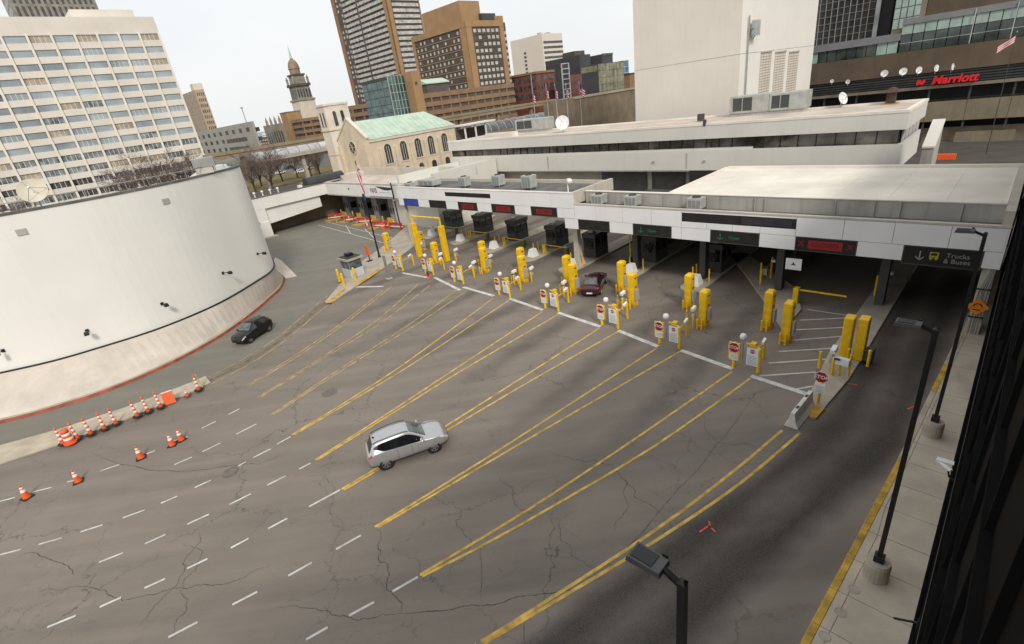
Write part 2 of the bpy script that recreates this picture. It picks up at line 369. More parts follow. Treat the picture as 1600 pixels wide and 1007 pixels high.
for x0, y0, x1, y1 in dash: pxline([(x0, y0), (x1, y1)], .105, 'lane_dash', M['white_line'])
for q in (((552, 449), (599, 448)), ((629, 427), (667, 434)), ((679, 434), (719, 454)), ((724, 449), (772, 463)), ((796, 467), (848, 485)), ((872, 489), (938, 511)), ((966, 517), (1028, 542)), ((1064, 548), (1145, 577)), ((1173, 588), (1266, 618))):
    pxline(q, .34, 'stop_line', M['white_line'], .0155)
for q in (((1260,484),(1335,495)),((1249,501),(1330,497)),((1244,516),(1325,512)),((1231,533),(1318,526)),((1217,550),(1298,545)),((1201,568),(1290,562)),((1187,588),(1275,582)),((1243,609),(1270,604))):
    pxline(q, .12, 'hatch_line', M['white_line'], .0165)
for q in (((497, 352), (640, 391)), ((510, 347), (655, 383)), ((540, 352), (548, 366)), ((570, 358), (590, 378)), ((552, 346), (562, 350)), ((583, 352), (600, 358))):
    pxline(q, .13, 'bay_line', M['white_line'], .0145)
# manhole in the plaza
for x, y, r in ((515, 614, .5), (360, 738, .42)):
    p = at(x, y, .012); mh = MB(); mh.lathe([(r, 0), (r, .006), (r * .86, .006), (r * .86, .002), (.01, .002)], p, 24); mh.build('manhole_cover', mat('manhole_iron', (.155, .135, .115), .8, .2, 4), road)
# sprayed survey marks
def spray(strokes, w, name, parent):
    for q in strokes: pxline(q, w, name, M['spray_red'], .0175, parent)
spray([((1093, 832), (1108, 822)), ((1108, 815), (1110, 827)), ((1107, 822), (1118, 832))], .07, 'spray_mark', truck)
spray([((1322, 600), (1340, 602)), ((1418, 640), (1435, 633))], .06, 'spray_mark', truck)

# ---- left traffic island with the delineators, its narrow tail and the hut island
def isl(name, up, low, h, m, side=None):
    b = MB(); U = [at(x, y, 0) for x, y in up]; Lw = [at(x, y, 0) for x, y in low]
    b.prism([(p.x, p.y) for p in U + Lw[::-1]], .0, h); o = b.build(name, m, None, bevel=.03); return tag(o, kind='structure')
isl('traffic_island', [(-90, 722), (0, 699), (100, 671), (200, 638), (300, 600), (322, 590)], [(-90, 752), (0, 727), (100, 694), (200, 656), (300, 615), (330, 599)], .14, M['kerb'])
isl('hut_island', [(508, 474), (530, 448), (545, 430), (566, 410), (592, 392), (616, 372), (640, 350)], [(520, 474), (540, 460), (566, 443), (596, 423), (626, 402), (652, 383), (690, 352)], .15, M['concrete'])
tail = [(325, 597), (390, 563), (440, 530), (490, 488), (515, 468)]
pxline(tail, .42, 'worn_median', mat('median_dirt', (.17, .145, .105), .9, .3, 1.5), .0165, road)
pxline([(x - 3, y - 5) for x, y in tail], .10, 'median_line', M['yellow_line_worn'], .0215, road)
pxline([(x + 3, y + 5) for x, y in tail], .10, 'median_line', M['yellow_line_worn'], .0215, road)
for q in ([(513, 474), (526, 463), (538, 452)], [(556, 446), (575, 434), (594, 420)]):
    P_ = [at(x, y, .15) for x, y in q]; strip(P_, .55, .156).build('kerb_paint', M['kerb_yellow'], road)

mk('slab', (.50, .43, .345), .85, .12, .7, bump=.35, bscale=14)
# ---- right sidewalk with slabs and yellow kerb
sw = MB().prism([tuple(g2w(w, s))[:2] for w, s in ((-48, -.32), (-48, 2.75), (-35, 2.42), (-24, 2.02), (-14, 1.42), (0, .85), (14, .45), (14, -.32))], 0, .10).build('sidewalk', M['concrete']); tag(sw, kind='structure')
def kedge(w): return max(.45, 1.42 + (-14 - w) * .058 if w < -14 else 1.42 - (w + 14) * .041)
w = -47.0; i = 0
while w < 12:
    w1 = w + 1.58
    e0, e1 = kedge(w) - .02, kedge(w1) - .02
    mid0, mid1 = e0 - .32 - .15 * (w < -18), e1 - .32 - .15 * (w1 < -18)
    for (a0, b0, a1, b1) in ((-.28, mid0 - .012, -.28, mid1 - .012), (mid0 + .012, e0 - .20, mid1 + .012, e1 - .20)):
        q = [tuple(g2w(w + .012, a0))[:2], tuple(g2w(w + .012, b0))[:2], tuple(g2w(w1 - .012, b1))[:2], tuple(g2w(w1 - .012, a1))[:2]]
        MB().prism(q, .10, .128 + random.uniform(-.003, .004)).build('paving_slab', M['slab'], sw)
    q = [tuple(g2w(w + .008, e0 - .19))[:2], tuple(g2w(w + .008, e0 + .03))[:2], tuple(g2w(w1 - .008, e1 + .03))[:2], tuple(g2w(w1 - .008, e1 - .19))[:2]]
    MB().prism(q, .01, .138).build('kerb_stone', M['kerb_yellow'] if w < -14.8 or -8.3 < w < -5 else M['kerb'], sw, bevel=.015)
    w = w1; i += 1
for x, y in ((1288, 994), (1313, 957), (1334, 921)):
    MB().lathe([(.17, 0), (.17, .012), (.14, .012), (.14, .004), (.01, .004)], at(x, y, .128), 20).build('utility_cover', M['concrete'], sw)

# ---- right traffic island (stop sign, portal cabinet)
isl2 = MB().prism([tuple(g2w(w, s))[:2] for w, s in ((-12.7, 5.05), (-12.6, 4.8), (-8.2, 4.45), (-5.4, 4.42), (20, 4.42), (20, 6.0), (-6, 6.0), (-10.5, 5.65))], 0, .15).build('toll_island', M['concrete'], bevel=.03); tag(isl2, kind='structure')
MB().prism([tuple(g2w(w, s))[:2] for w, s in ((-12.72, 5.07), (-12.62, 4.78), (-11.6, 4.7), (-11.6, 5.35))], .15, .157).build('kerb_paint', M['kerb_yellow'], isl2)

# ---- long traced cracks and seams in the paving
mk('crack_tar', (.080, .069, .059), .9, .4, 3)
rgc = random.Random(5)
def jag(P, lev, k):
    for _ in range(lev):
        Q = [P[0]]
        for a, c_ in zip(P, P[1:]):
            d = c_ - a; Q += [(a + c_) / 2 + Vector((-d.y, d.x, 0)) * rgc.uniform(-k, k), c_]
        P = Q
    return P
for pix, wd_, k_ in (([(587, 825), (591, 875), (612, 925), (625, 959)], .04, .16), ([(437, 950), (525, 962), (569, 966), (625, 959)], .035, .12), ([(875, 812), (875, 841), (894, 869), (925, 887), (980, 880)], .035, .16), ([(775, 737), (800, 762), (812, 794), (840, 800)], .03, .18),
    ([(862, 706), (900, 719), (956, 728), (975, 750), (1025, 794), (1040, 812)], .04, .14), ([(750, 856), (753, 900), (754, 947)], .03, .05), ([(1187, 606), (1081, 744), (1000, 837), (944, 887)], .035, .02), ([(625, 959), (690, 955), (754, 947), (875, 925), (950, 900)], .045, .05), ([(287, 850), (312, 875), (294, 937), (270, 1000)], .03, .18),
    ([(146, 709), (190, 726), (233, 735), (291, 737), (350, 729), (404, 726), (440, 712)], .05, .04), ([(36, 866), (73, 873), (106, 884), (115, 899)], .04, .08), ([(76, 913), (135, 917), (164, 922), (182, 935), (233, 930), (270, 919), (321, 913), (383, 902), (423, 884)], .04, .10), ([(219, 979), (248, 942), (284, 899), (302, 859), (313, 829)], .035, .16), ([(975, 750), (982, 790), (960, 830)], .03, .15), ([(1095, 640), (1120, 690), (1200, 705), (1260, 700)], .03, .12),
    ([(660, 770), (720, 800), (735, 850), (700, 900)], .028, .2), ([(819, 962), (820, 1010)], .03, .03), ([(480, 745), (520, 770), (515, 800), (545, 830)], .028, .2), ([(560, 640), (575, 665), (560, 690)], .025, .2)):
    P_ = jag([at(x, y, 0) for x, y in pix], 5, k_ * 1.25); A_, B_ = [], []
    for i_, p in enumerate(P_):
        a = P_[max(i_ - 1, 0)]; c_ = P_[min(i_ + 1, len(P_) - 1)]; d = (c_ - a).normalized(); n_ = Vector((-d.y, d.x, 0)); u = i_ / (len(P_) - 1)
        h_ = wd_ * rgc.uniform(.12, .5) * (.25 + .75 * min(1, 5 * u, 5 * (1 - u))); A_.append((p.x + n_.x * h_, p.y + n_.y * h_, .0108)); B_.append((p.x - n_.x * h_, p.y - n_.y * h_, .0108))
    MB().grid([A_, B_]).build('pavement_crack', M['crack_tar'], road, fix=False)
# ================================================================ white drum building on the left
kerb_px = [(-120, 690), (-60, 676), (0, 662), (50, 650), (100, 635), (150, 619), (200, 600), (250, 578), (300, 553), (340, 530), (370, 510), (400, 487), (425, 465), (440, 450)]
bot_px = [(-120, 608), (-60, 596), (0, 583), (80, 565), (150, 545), (250, 513), (340, 475), (400, 440), (425, 422)]
ZW, ZT = 2.3, 13.2
def resample(P, n):
    L_ = [0]
    for a, b in zip(P, P[1:]): L_.append(L_[-1] + (Vector(b[:2]) - Vector(a[:2])).length)
    out = []
    for k in range(n):
        d = L_[-1] * k / (n - 1); i = max(j for j in range(len(L_)) if L_[j] <= d + 1e-9); i = min(i, len(P) - 2)
        t = (d - L_[i]) / (L_[i+1] - L_[i]); a = Vector(P[i][:2]); b = Vector(P[i+1][:2]); out.append(a + (b - a) * t)
    return out
KP = [at(x, y, 0) for x, y in kerb_px]; WP = [at(x, y, ZW) for x, y in bot_px]
# the far side, out of sight, closes the oval
KP2 = KP + [Vector((-26.6, 58.2, 0)), Vector((-30.5, 63.5, 0))]
WP2 = WP + [Vector((-26.9, 57.5, 0)), Vector((-29.8, 62.2, 0))]
NK = 60
K = resample(smoothpath([(p[0], p[1], 0) for p in KP2], 6), NK); W_ = resample(smoothpath([(p[0], p[1], 0) for p in WP2], 6), NK)
back = [Vector((-36, 69)), Vector((-46, 72)), Vector((-58, 68)), Vector((-66, 56)), Vector((-64, 42)), Vector((W_[0].x - 6, W_[0].y + 1))]
Wc = W_ + back
ctr = Vector((-45, 52))
def grow(P, d): return [p + (p - ctr).normalized() * d for p in P]
dr = thing('drum_building', 'large white windowless drum building with a battered concrete base and red kerb', 'building', (ctr.x, ctr.y, 0))
OFF = (ctr.x, ctr.y, 0)
Wi = grow(Wc, -.55); b = MB(OFF); n_ = len(Wc)
lo = [b.v((p.x, p.y, ZW + .06)) for p in Wc]; hi = [b.v((p.x, p.y, ZT if i < NK + 1 else 9.6)) for i, p in enumerate(Wc)]; hi2 = [b.v((p.x, p.y, ZT if i < NK + 1 else 9.6)) for i, p in enumerate(Wi)]; lo2 = [b.v((p.x, p.y, 9.0)) for p in Wi]
for A_, B_ in ((lo, hi), (hi, hi2), (hi2, lo2)):
    for i in range(n_): b.F.append((A_[i], A_[(i+1) % n_], B_[(i+1) % n_], B_[i]))
b.build('wall', M['drum_white'], dr, smooth=False)
MB(OFF).prism([(p.x, p.y) for p in Wi], 8.8, 9.2).build('inner_roof', M['roof_grey'], dr)
# smooth wall shading
o = dr.children[0]
for p in o.data.polygons: p.use_smooth = abs(p.normal.z) < .5
b = MB(OFF); b.grid([[(p.x, p.y, .22) for p in grow(K, -.32)], [(p.x, p.y, ZW) for p in grow(W_, .12)], [(p.x, p.y, ZW) for p in grow(W_, -.3)]]); b.build('base', M['plinth'], dr, smooth=False)
b = MB(OFF); b.grid([[(p.x, p.y, ZW - .03) for p in grow(W_, .17)], [(p.x, p.y, ZW + .075) for p in grow(W_, .17)], [(p.x, p.y, ZW + .075) for p in grow(W_, -.1)]]); b.build('flashing_strip', M['black_metal'], dr)
b = MB(OFF); b.grid([[(p.x, p.y, .20) for p in grow(K, -.5)], [(p.x, p.y, .20) for p in grow(K, -.04)], [(p.x, p.y, .0) for p in grow(K, .03)]]); b.build('kerb_top', M['kerb'], dr)
b = MB(OFF); b.grid([[(p.x, p.y, .205) for p in grow(K, -.10)], [(p.x, p.y, .205) for p in grow(K, .02)], [(p.x, p.y, .0) for p in grow(K, .09)]][:3]); b.build('kerb_paint', M['red_paint'], dr)
# roof edge: coping, rail and gravel roof
b = MB(OFF); co1 = grow(W_, .05); co2 = grow(W_, -.62); b.grid([[(p.x, p.y, ZT - .02) for p in co1], [(p.x, p.y, ZT + .14) for p in co1], [(p.x, p.y, ZT + .14) for p in co2], [(p.x, p.y, ZT - .02) for p in co2]]); b.build('coping', M['roof_grey'], dr)
b = MB(OFF)
rim = grow(W_, -.4)
for a, c_ in zip(rim[:-1:2], rim[2::2]):
    b.tube((a.x, a.y, ZT + .75), (c_.x, c_.y, ZT + .75), .035, n=6); b.tube((a.x, a.y, ZT + .2), (a.x, a.y, ZT + .75), .03, n=6)
b.build('roof_rail', M['grey_metal'], dr)
# sloped concrete ramp beside the drum (behind its right shoulder)
rp = [(427, 422), (432, 408), (441, 411), (464, 432), (446, 436)]
b = MB(); q = [at(x, y, 0) for x, y in rp]; zz = [.55, .5, .35, .03, .12]
b.poly(*[(p.x, p.y, z) for p, z in zip(q, zz)]); 
for i_ in range(5):
    a, c_ = q[i_], q[(i_+1) % 5]; b.poly((a.x, a.y, 0), (c_.x, c_.y, 0), (c_.x, c_.y, zz[(i_+1) % 5]), (a.x, a.y, zz[i_]))
tag(b.build('concrete_ramp', M['plinth']), 'small sloped pinkish concrete ramp at the foot of the drum building', 'ramp')
# wall flood lights
def on_drum(x, y):
    best = None; d = ray(x, y)
    for i_ in range(NK - 1):
        a, c_ = W_[i_], W_[i_+1]; e = c_ - a; n = Vector((e.y, -e.x)); t = n.dot(a) / (n.x * d.x + n.y * d.y)
        P = Vector((d.x, d.y)) * t; k = (P - a).dot(e) / e.dot(e)
        if -.01 <= k <= 1.01 and t > 0 and (best is None or t < best[0]): best = (t, Vector((P.x, P.y, CAMH + d.z * t)), Vector((n.x, n.y, 0)).normalized())
    t, P, n = best
    if n.dot(Vector((P.x, P.y, 0))) > 0: n = -n
    return P, n
proto = None
for (x, y), lab in zip(((136, 517), (253, 475), (348, 427), (402, 397), (5, 548)), ('second from the left edge', 'in the middle of the row', 'second from the right end', 'nearest the right shoulder', 'at the left edge of the picture')):
    P, n = on_drum(x, y)
    rz = math.atan2(n.y, n.x)
    if proto is None:
        f = thing('wall_floodlight', '', 'floodlight', P, rz, 'floodlights on the drum wall')
        MB().tube((0, 0, 0), (.75, 0, .05), .035, n=8).build('arm', M['black_metal'], f)
        MB().hexa([(.6, -.16, -.12), (.95, -.16, -.16), (.95, .16, -.16), (.6, .16, -.12)], [(.62, -.14, .12), (.9, -.14, .1), (.9, .14, .1), (.62, .14, .12)]).build('lamp_head', M['black_metal'], f, bevel=.02)
        MB().box(-.01, .05, -.12, .12, -.12, .12).build('wall_plate', M['black_metal'], f)
        proto = f
    else:
        f = copy_tree(proto); f.location = P; f.rotation_euler = (0, 0, rz)
    f['label'] = 'small black floodlight on the white drum wall, ' + lab
for x, y, lab in ((34, 363, 'left'), (259, 315, 'right')):
    P, n = on_drum(x, y); v_ = thing('wall_vent', 'small grey vent patch high on the drum wall, the %s one' % lab, 'vent', P, math.atan2(n.y, n.x))
    MB().box(0, .05, -.3, .3, -.22, .22).build('frame', M['parapet_grey'], v_)
    for k in range(4): MB().box(.05, .07, -.26, .26, -.18 + k * .1, -.13 + k * .1).build('slat', M['concrete_pale'], v_)
# dish aerial and equipment box on the drum roof
def dish(x, y, z, r, label, az, el, m=None, group=None, dist=None, post=.5, loc=None):
    P = loc or at(x, y, z)
    t = thing('satellite_dish', label, 'satellite dish', P, az, group)
    b = MB(); rows = []
    for i_ in range(6):
        rr = r * i_ / 5; rows.append([(.28 * r * (i_ / 5) ** 2, rr * math.cos(a), rr * math.sin(a)) for a in [2 * math.pi * k / 20 for k in range(21)]])
    b.grid(rows); b.grid([[(p[0] - .03, p[1], p[2]) for p in rr] for rr in rows])
    bowl = b.build('bowl', m or M['white_paint'], t, smooth=True); bowl.location = (0, 0, post + r * .9); bowl.rotation_euler = (0, -el, 0)
    MB().tube((0, 0, 0), (0, 0, post + r * .9), .05 * max(1, r), n=8).build('post', M['galv'], t)
    b = MB()
    for a in (0, 2.1, 4.2): b.tube((.28 * r, r * .95 * math.cos(a), r * .95 * math.sin(a)), (r * .9, 0, 0), .02, n=5)
    b.tube((r * .82, 0, 0), (r * .98, 0, 0), .07 * max(1, r * .8), n=8)
    fd = b.build('feed_arm', M['galv'], t); fd.location = (0, 0, post + r * .9); fd.rotation_euler = (0, -el, 0)
    return t
dp = on_drum(70, 330)[0]
dish(0, 0, 0, .88, 'large cream satellite dish on the edge of the drum roof', R_(-62), R_(28), mat('dish_cream', (.58, .53, .42), .6, .06), loc=Vector((dp.x - .22, dp.y + .2, ZT + .14)), post=.25)
ep = on_drum(332, 280)[0]
t = thing('roof_equipment', 'grey box unit raised on a stand at the edge of the drum roof', 'equipment', (ep.x - .35, ep.y + .25, ZT + .14), R_(20))
MB().box(-.9, .9, -.5, .5, .55, 1.35).build('housing', M['grey_metal'], t, bevel=.02)
MB().box(-.8, .6, -.45, .45, 0, .55).build('stand', M['concrete_pale'], t)
# ================================================================ toll plaza canopy (right, low part)
cw = gthing('toll_canopy', 'low white panelled canopy over the right-hand toll lanes', 'canopy', 0, 0)
def panel(par, s0, s1, z0, z1, m='panel_white', name='fascia_panel', w=0.0, t=.08):
    g_ = .012
    return MB().box(w - t, w, s0 + g_, s1 - g_, z0 + g_, z1 - g_).build(name, M[m], par)
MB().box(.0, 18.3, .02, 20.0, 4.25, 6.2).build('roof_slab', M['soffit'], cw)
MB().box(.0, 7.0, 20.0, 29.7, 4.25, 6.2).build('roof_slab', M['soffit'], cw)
MB().box(7.0, 18.3, 20.0, 26.0, 4.3, 4.6).build('roof_slab', M['soffit'], cw)  # low slab added out of sight behind the parapet to block sky light
MB().box(7.0, 15.0, 26.2, 29.7, 4.3, 4.6).build('roof_slab', M['soffit'], cw)  # another unseen slab, added to keep more sky off the lanes below
MB().box(8.0, 18.3, 26.0, 26.2, 0, 4.55).build('side_wall', M['inner_dark'], cw)  # added to close the gap to the building and darken the lanes
MB().box(.002, 1.5, .05, 28.4, 6.202, 6.28).build('gutter_roof', M['roof_grey'], cw)
MB().box(1.5, 1.75, .35, 28.3, 6.21, 7.3).build('parapet_wall', M['parapet_grey'], cw)
MB().box(1.45, 1.82, .35, 28.35, 7.3, 7.36).build('coping', M['roof_white'], cw)
for s_ in (2.1, 4.9, 6.2, 8.3, 12.6, 13.3, 16.8, 20.4):
    MB().tube((1.44, s_, 6.25), (1.44, s_, 7.25), .045, n=6).build('downpipe', M['parapet_grey'], cw)
MB().box(1.751, 12.6, .35, 19.9, 6.21, 7.22).build('roof', M['roof_white'], cw)
[MB().box(1.9, 12.5, s_ - .05, s_ + .05, 7.221, 7.232).build('roof_seam', M['roof_white'], cw) for s_ in (3.0, 5.8, 8.7, 11.6, 14.4, 17.2)]
MB().box(12.6, 12.9, .0, 19.9, 6.25, 7.42).build('coping', M['roof_white'], cw)
MB().hexa([(1.83, 19.9, 6.21), (12.6, 19.9, 6.21), (12.6, 20.15, 6.21), (1.83, 20.15, 6.21)], [(1.83, 19.9, 7.40), (12.6, 19.9, 7.40), (12.6, 20.15, 7.40), (1.83, 20.15, 7.40)]).build('coping', M['roof_white'], cw)
MB().box(-.03, 12.9, -.06, .34, 6.45, 7.33).build('end_parapet', M['concrete_pale'], cw)
MB().box(-.10, .16, -.08, 28.5, 6.42, 6.56).build('coping', M['concrete_pale'], cw, bevel=.02)
for a, c_ in zip((0, 2.25, 4.8, 7.35, 10.05), (2.25, 4.8, 7.35, 10.05)): pass
js = (0, 2.25, 4.8, 7.35, 10.05)
for a, c_ in zip(js, js[1:]): panel(cw, a, c_, 5.13, 6.42)
js = (10.05, 12.3, 14.2, 16.1, 18.1)
for a, c_ in zip(js, js[1:]): panel(cw, a, c_, 5.13, 5.60)
panel(cw, 10.05, 18.1, 5.60, 6.28, 'dark', 'dark_board', t=.05); panel(cw, 10.05, 18.1, 6.28, 6.42)
MB().box(-.075, -.051, 10.3, 13.6, 5.7, 6.2).build('board_text_field', mat('board_violet', (.035, .028, .04), .4, .2, 2), cw)
js = (18.1, 20.7, 23.4, 26.1, 28.5)
for a, c_ in zip(js, js[1:]): panel(cw, a, c_, 5.13, 6.42)
for a, c_ in ((-.03, .7), (4.2, 6.5), (10.0, 12.3), (15.8, 18.1), (18.1, 18.93), (22.42, 24.75), (28.14, 29.72)): panel(cw, a, c_, 4.17, 5.13)
MB().box(-.08, 18.3, -.06, .0, 4.17, 6.42).build('end_panel', M['panel_white'], cw)
# back wall in the dark behind the lanes, and columns
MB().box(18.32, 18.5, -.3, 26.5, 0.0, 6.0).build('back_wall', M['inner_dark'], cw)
def column(par, w, s, z1, r=.34, flare=.5):
    b = MB(); b.prism([(w-r, s-r), (w+r, s-r), (w+r, s+r), (w-r, s+r)], .9, z1, [(w-r*.85, s-r*.85), (w+r*.85, s-r*.85), (w+r*.85, s+r*.85), (w-r*.85, s+r*.85)]); b.build('column', M['concrete_pale'], par, bevel=.02)
    f = r + .22; b = MB(); b.prism([(w-f, s-f), (w+f, s-f), (w+f, s+f), (w-f, s+f)], 0, .9, [(w-r*1.05, s-r*1.05), (w+r*1.05, s-r*1.05), (w+r*1.05, s+r*1.05), (w-r*1.05, s+r*1.05)]); b.build('column_base', M['concrete_pale'], par, bevel=.02)
column(cw, 1.35, 29.55, 4.25, .30)
b = MB(); b.box(.12, .95, .05, .62, .9, 4.25); b.build('column', M['concrete_pale'], cw, bevel=.02)
b = MB(); b.box(.06, 1.0, .03, .68, 0, .9); b.build('column_base', M['concrete'], cw, bevel=.02)
for k, q in enumerate((.10, .22, .34, .46)):
    b = MB(); b.path([(.03, .1 + q * .9, .1), (.03, .1 + q * .9, 3.0 - k * .1), (.03, .05 + q * .6, 3.7), (.03, .02 + q * .5, 4.2)], .028, 6); b.build('conduit', M['galv'] if k % 2 else M['parapet_grey'], cw)
for zz in (1.2, 2.9): MB().box(-.02, .1, .02, .66, zz, zz + .06).build('pipe_clamp', M['black_metal'], cw)
for s_ in (23.7, 17.4, 11.5, 5.2): MB().box(2.2, 2.9, s_ - .25, s_ + .25, .15, 4.25).build('column', M['booth_dark'], cw)

# ================================================================ toll canopy (left, high part)
cl = gthing('high_toll_canopy', 'higher white panelled canopy over the left-hand toll lanes', 'canopy', 0, 28.5)
O = (0, 28.5, 0)
def cb(): return MB(O)
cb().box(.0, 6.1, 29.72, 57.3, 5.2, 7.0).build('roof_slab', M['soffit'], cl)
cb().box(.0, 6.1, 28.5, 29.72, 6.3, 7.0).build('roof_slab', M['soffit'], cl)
cb().box(.26, 5.9, 28.8, 57.0, 7.002, 7.06).build('roof', M['roof_grey'], cl)
cb().box(-.10, .25, 28.46, 57.4, 7.38, 7.50).build('coping', M['roof_white'], cl, bevel=.02)
cb().box(.0, .22, 28.5, 57.3, 7.0, 7.38).build('parapet', M['panel_white'], cl)
cb().box(5.9, 6.15, 28.5, 57.3, 7.0, 7.40).build('parapet', M['concrete_pale'], cl)
cb().box(-.02, 6.2, 57.05, 57.45, 7.0, 7.62).build('parapet', M['concrete_pale'], cl)
cb().box(-.02, 6.2, 28.42, 28.72, 6.45, 7.56).build('parapet', M['concrete_pale'], cl)
cb().box(-.06, 6.1, 57.3, 57.36, 5.15, 7.0).build('end_panel', M['panel_white'], cl)
def panL(s0, s1, z0, z1, m='panel_white', name='fascia_panel', t=.08):
    return cb().box(-t, 0, s0 + .012, s1 - .012, z0 + .012, z1 - .012).build(name, M[m], cl)
js = (28.5, 31.2, 33.95, 36.75, 39.55)
for a, c_ in zip(js, js[1:]): panL(a, c_, 6.05 if a > 29.7 else 6.05, 7.38)
panL(39.55, 47.3, 6.62, 7.08, 'dark', 'dark_board', .05); panL(39.55, 43.4, 6.05, 6.62); panL(43.4, 47.3, 6.05, 6.62); panL(39.55, 47.3, 7.08, 7.38)
js = (47.3, 49.8, 52.3, 54.8, 57.3)
for a, c_ in zip(js, js[1:]): panL(a, c_, 6.05, 7.38)
for a, c_ in ((29.72, 30.55), (33.9, 36.14), (39.6, 41.9), (45.2, 47.4), (50.7, 53.0), (56.2, 57.3)): panL(a, c_, 5.13, 6.05)
panL(28.52, 29.72, 5.14, 6.05)
for s_ in (57.0,): cb().box(.3, .7, s_ - .2, s_ + .2, .15, 5.2).build('column', M['concrete_pale'], cl)

# ---------------------------------------------------------------- lane signs in the fascia
mk('led_red', (.16, .006, .01), .5, .2, 8, emit=((1, .02, .03), .03)); mk('led_green', (.01, .10, .06), .5, .2, 8, emit=((.02, .8, .4), .025))
mk('led_pale', (.30, .30, .28), .5, .2, 8); mk('led_yellow', (.38, .33, .05), .5, .2, 8)
mk('sign_black', (.012, .013, .012), .35, .3, 2)
def put(me, name, par, w, s, z, flip=True):              # flat lettering facing the plaza (towards -W); reads left to right = decreasing S
    o = link(name, me, par); o.matrix_local = Matrix(((0, 0, -1, w), (-1, 0, 0, s), (0, 1, 0, z), (0, 0, 0, 1))); return o
def lane_sign(s0, s1, z0, z1, label, kind, canopy_s):
    t = gthing('lane_sign', label, 'lane sign', 0, s0, z0, 'overhead lane signs')
    h = z1 - z0; L_ = s1 - s0
    MB().box(-.06, .0, .01, L_ - .01, .01, h - .01).build('housing', M['sign_black'], t)
    fr = MB()
    for q in ((.01, L_ - .01, .01, .05), (.01, L_ - .01, h - .05, h - .01)): fr.box(-.10, -.061, q[0], q[1], q[2], q[3])
    for q in ((.01, .06), (L_ - .06, L_ - .01)): fr.box(-.10, -.061, q[0], q[1], .05, h - .05)
    fr.build('frame', M['booth_dark'] if kind != 'blue' else M['sign_blue'], t)
    if kind == 'red':
        MB().box(-.075, -.0605, L_ * .2, L_ * .8, h * .22, h * .78).build('lit_field', M['led_red'], t)
        put(text_mesh('CLOSED', h * .42, .004, M['sign_black']), 'lettering', t, -.08, L_ * .5, h * .5)
    if kind == 'redx':
        MB().box(-.075, -.0605, L_ * .22, L_ * .78, h * .2, h * .8).build('lit_field', M['led_red'], t)
        put(text_mesh('CLOSED', h * .42, .004, M['sign_black']), 'lettering', t, -.08, L_ * .5, h * .5)
        put(text_mesh('X', h * .6, .004, M['led_red']), 'lane_cross', t, -.08, L_ * .90, h * .5); put(text_mesh('X', h * .6, .004, M['led_red']), 'lane_cross', t, -.08, L_ * .10, h * .5)
    if kind == 'green':
        put(text_mesh('Open', h * .36, .004, M['led_green'], .004), 'lettering', t, -.08, L_ * .5, h * .48)
        b = MB(); b.box(-.08, -.062, L_ * .78, L_ * .80, h * .25, h * .75); b.hexa([(-.08, L_*.72, h*.42), (-.062, L_*.72, h*.42), (-.062, L_*.79, h*.22), (-.08, L_*.79, h*.22)], [(-.08, L_*.73, h*.47), (-.062, L_*.73, h*.47), (-.062, L_*.79, h*.30), (-.08, L_*.79, h*.30)])
        b.hexa([(-.08, L_*.86, h*.42), (-.062, L_*.86, h*.42), (-.062, L_*.79, h*.22), (-.08, L_*.79, h*.22)], [(-.08, L_*.85, h*.47), (-.062, L_*.85, h*.47), (-.062, L_*.79, h*.30), (-.08, L_*.79, h*.30)])
        b.build('down_arrow', M['led_green'], t)
    if kind == 'blue':
        MB().box(-.075, -.0605, .1, L_ - .1, .08, h - .08).build('face', M['sign_blue'], t)
    if kind == 'trucks':
        put(text_mesh('Trucks', .36, .004, M['led_pale'], .0), 'lettering', t, -.08, 1.02, .70)
        put(text_mesh('& Buses', .36, .004, M['led_pale'], .0), 'lettering', t, -.08, 1.02, .37)
        b = MB(); b.box(-.08, -.062, 2.66, 2.72, .35, .85); 
        for sg in (-1, 1): b.extr([(-.08, 2.69 + sg * .2, .55), (-.08, 2.69 + sg * .2, .47), (-.08, 2.69, .27), (-.08, 2.69, .36)], (.018, 0, 0))
        b.build('down_arrow', M['led_pale'], t)
        b = MB(); b.box(-.08, -.062, 1.85, 2.25, .46, .84); b.build('bus_symbol', M['led_yellow'], t)
        b = MB(); b.box(-.09, -.081, 1.91, 2.19, .64, .78); b.box(-.09, -.081, 1.97, 2.13, .5, .54); b.build('bus_window', M['sign_black'], t)
        [MB().box(-.08, -.062, q, q + .1, .38, .45).build('bus_wheel', M['led_yellow'], t) for q in (1.88, 2.12)]
    return t
lane_sign(.7, 4.2, 4.0, 5.13, 'black sign reading Trucks & Buses with a down arrow and yellow bus symbol', 'trucks', 0)
lane_sign(6.5, 10.0, 4.17, 5.13, 'red lit lane sign with crosses at both ends, left of the Trucks & Buses sign', 'redx', 0)
lane_sign(12.3, 15.8, 4.17, 5.13, 'green lit lane sign with down arrow, the nearer of the two green ones', 'green', 0)
lane_sign(18.93, 22.42, 4.17, 5.13, 'green lit lane sign with down arrow, the farther of the two green ones', 'green', 0)
lane_sign(24.75, 28.14, 4.17, 5.13, 'unlit black lane sign beside the step in the canopy', 'off', 0)
lane_sign(30.55, 33.9, 5.13, 6.05, 'red lit lane sign nearest the step in the canopy', 'red', 0)
lane_sign(36.14, 39.6, 5.13, 6.05, 'red lit lane sign, middle one of the three on the high canopy', 'red', 0)
lane_sign(41.9, 45.2, 5.13, 6.05, 'red lit lane sign, farthest of the three on the high canopy', 'red', 0)
lane_sign(47.4, 50.7, 5.13, 6.05, 'unlit black lane sign above the yellow gantry', 'off', 0)
lane_sign(53.0, 56.2, 5.13, 6.05, 'blue lane sign at the far end of the high canopy', 'blue', 0)

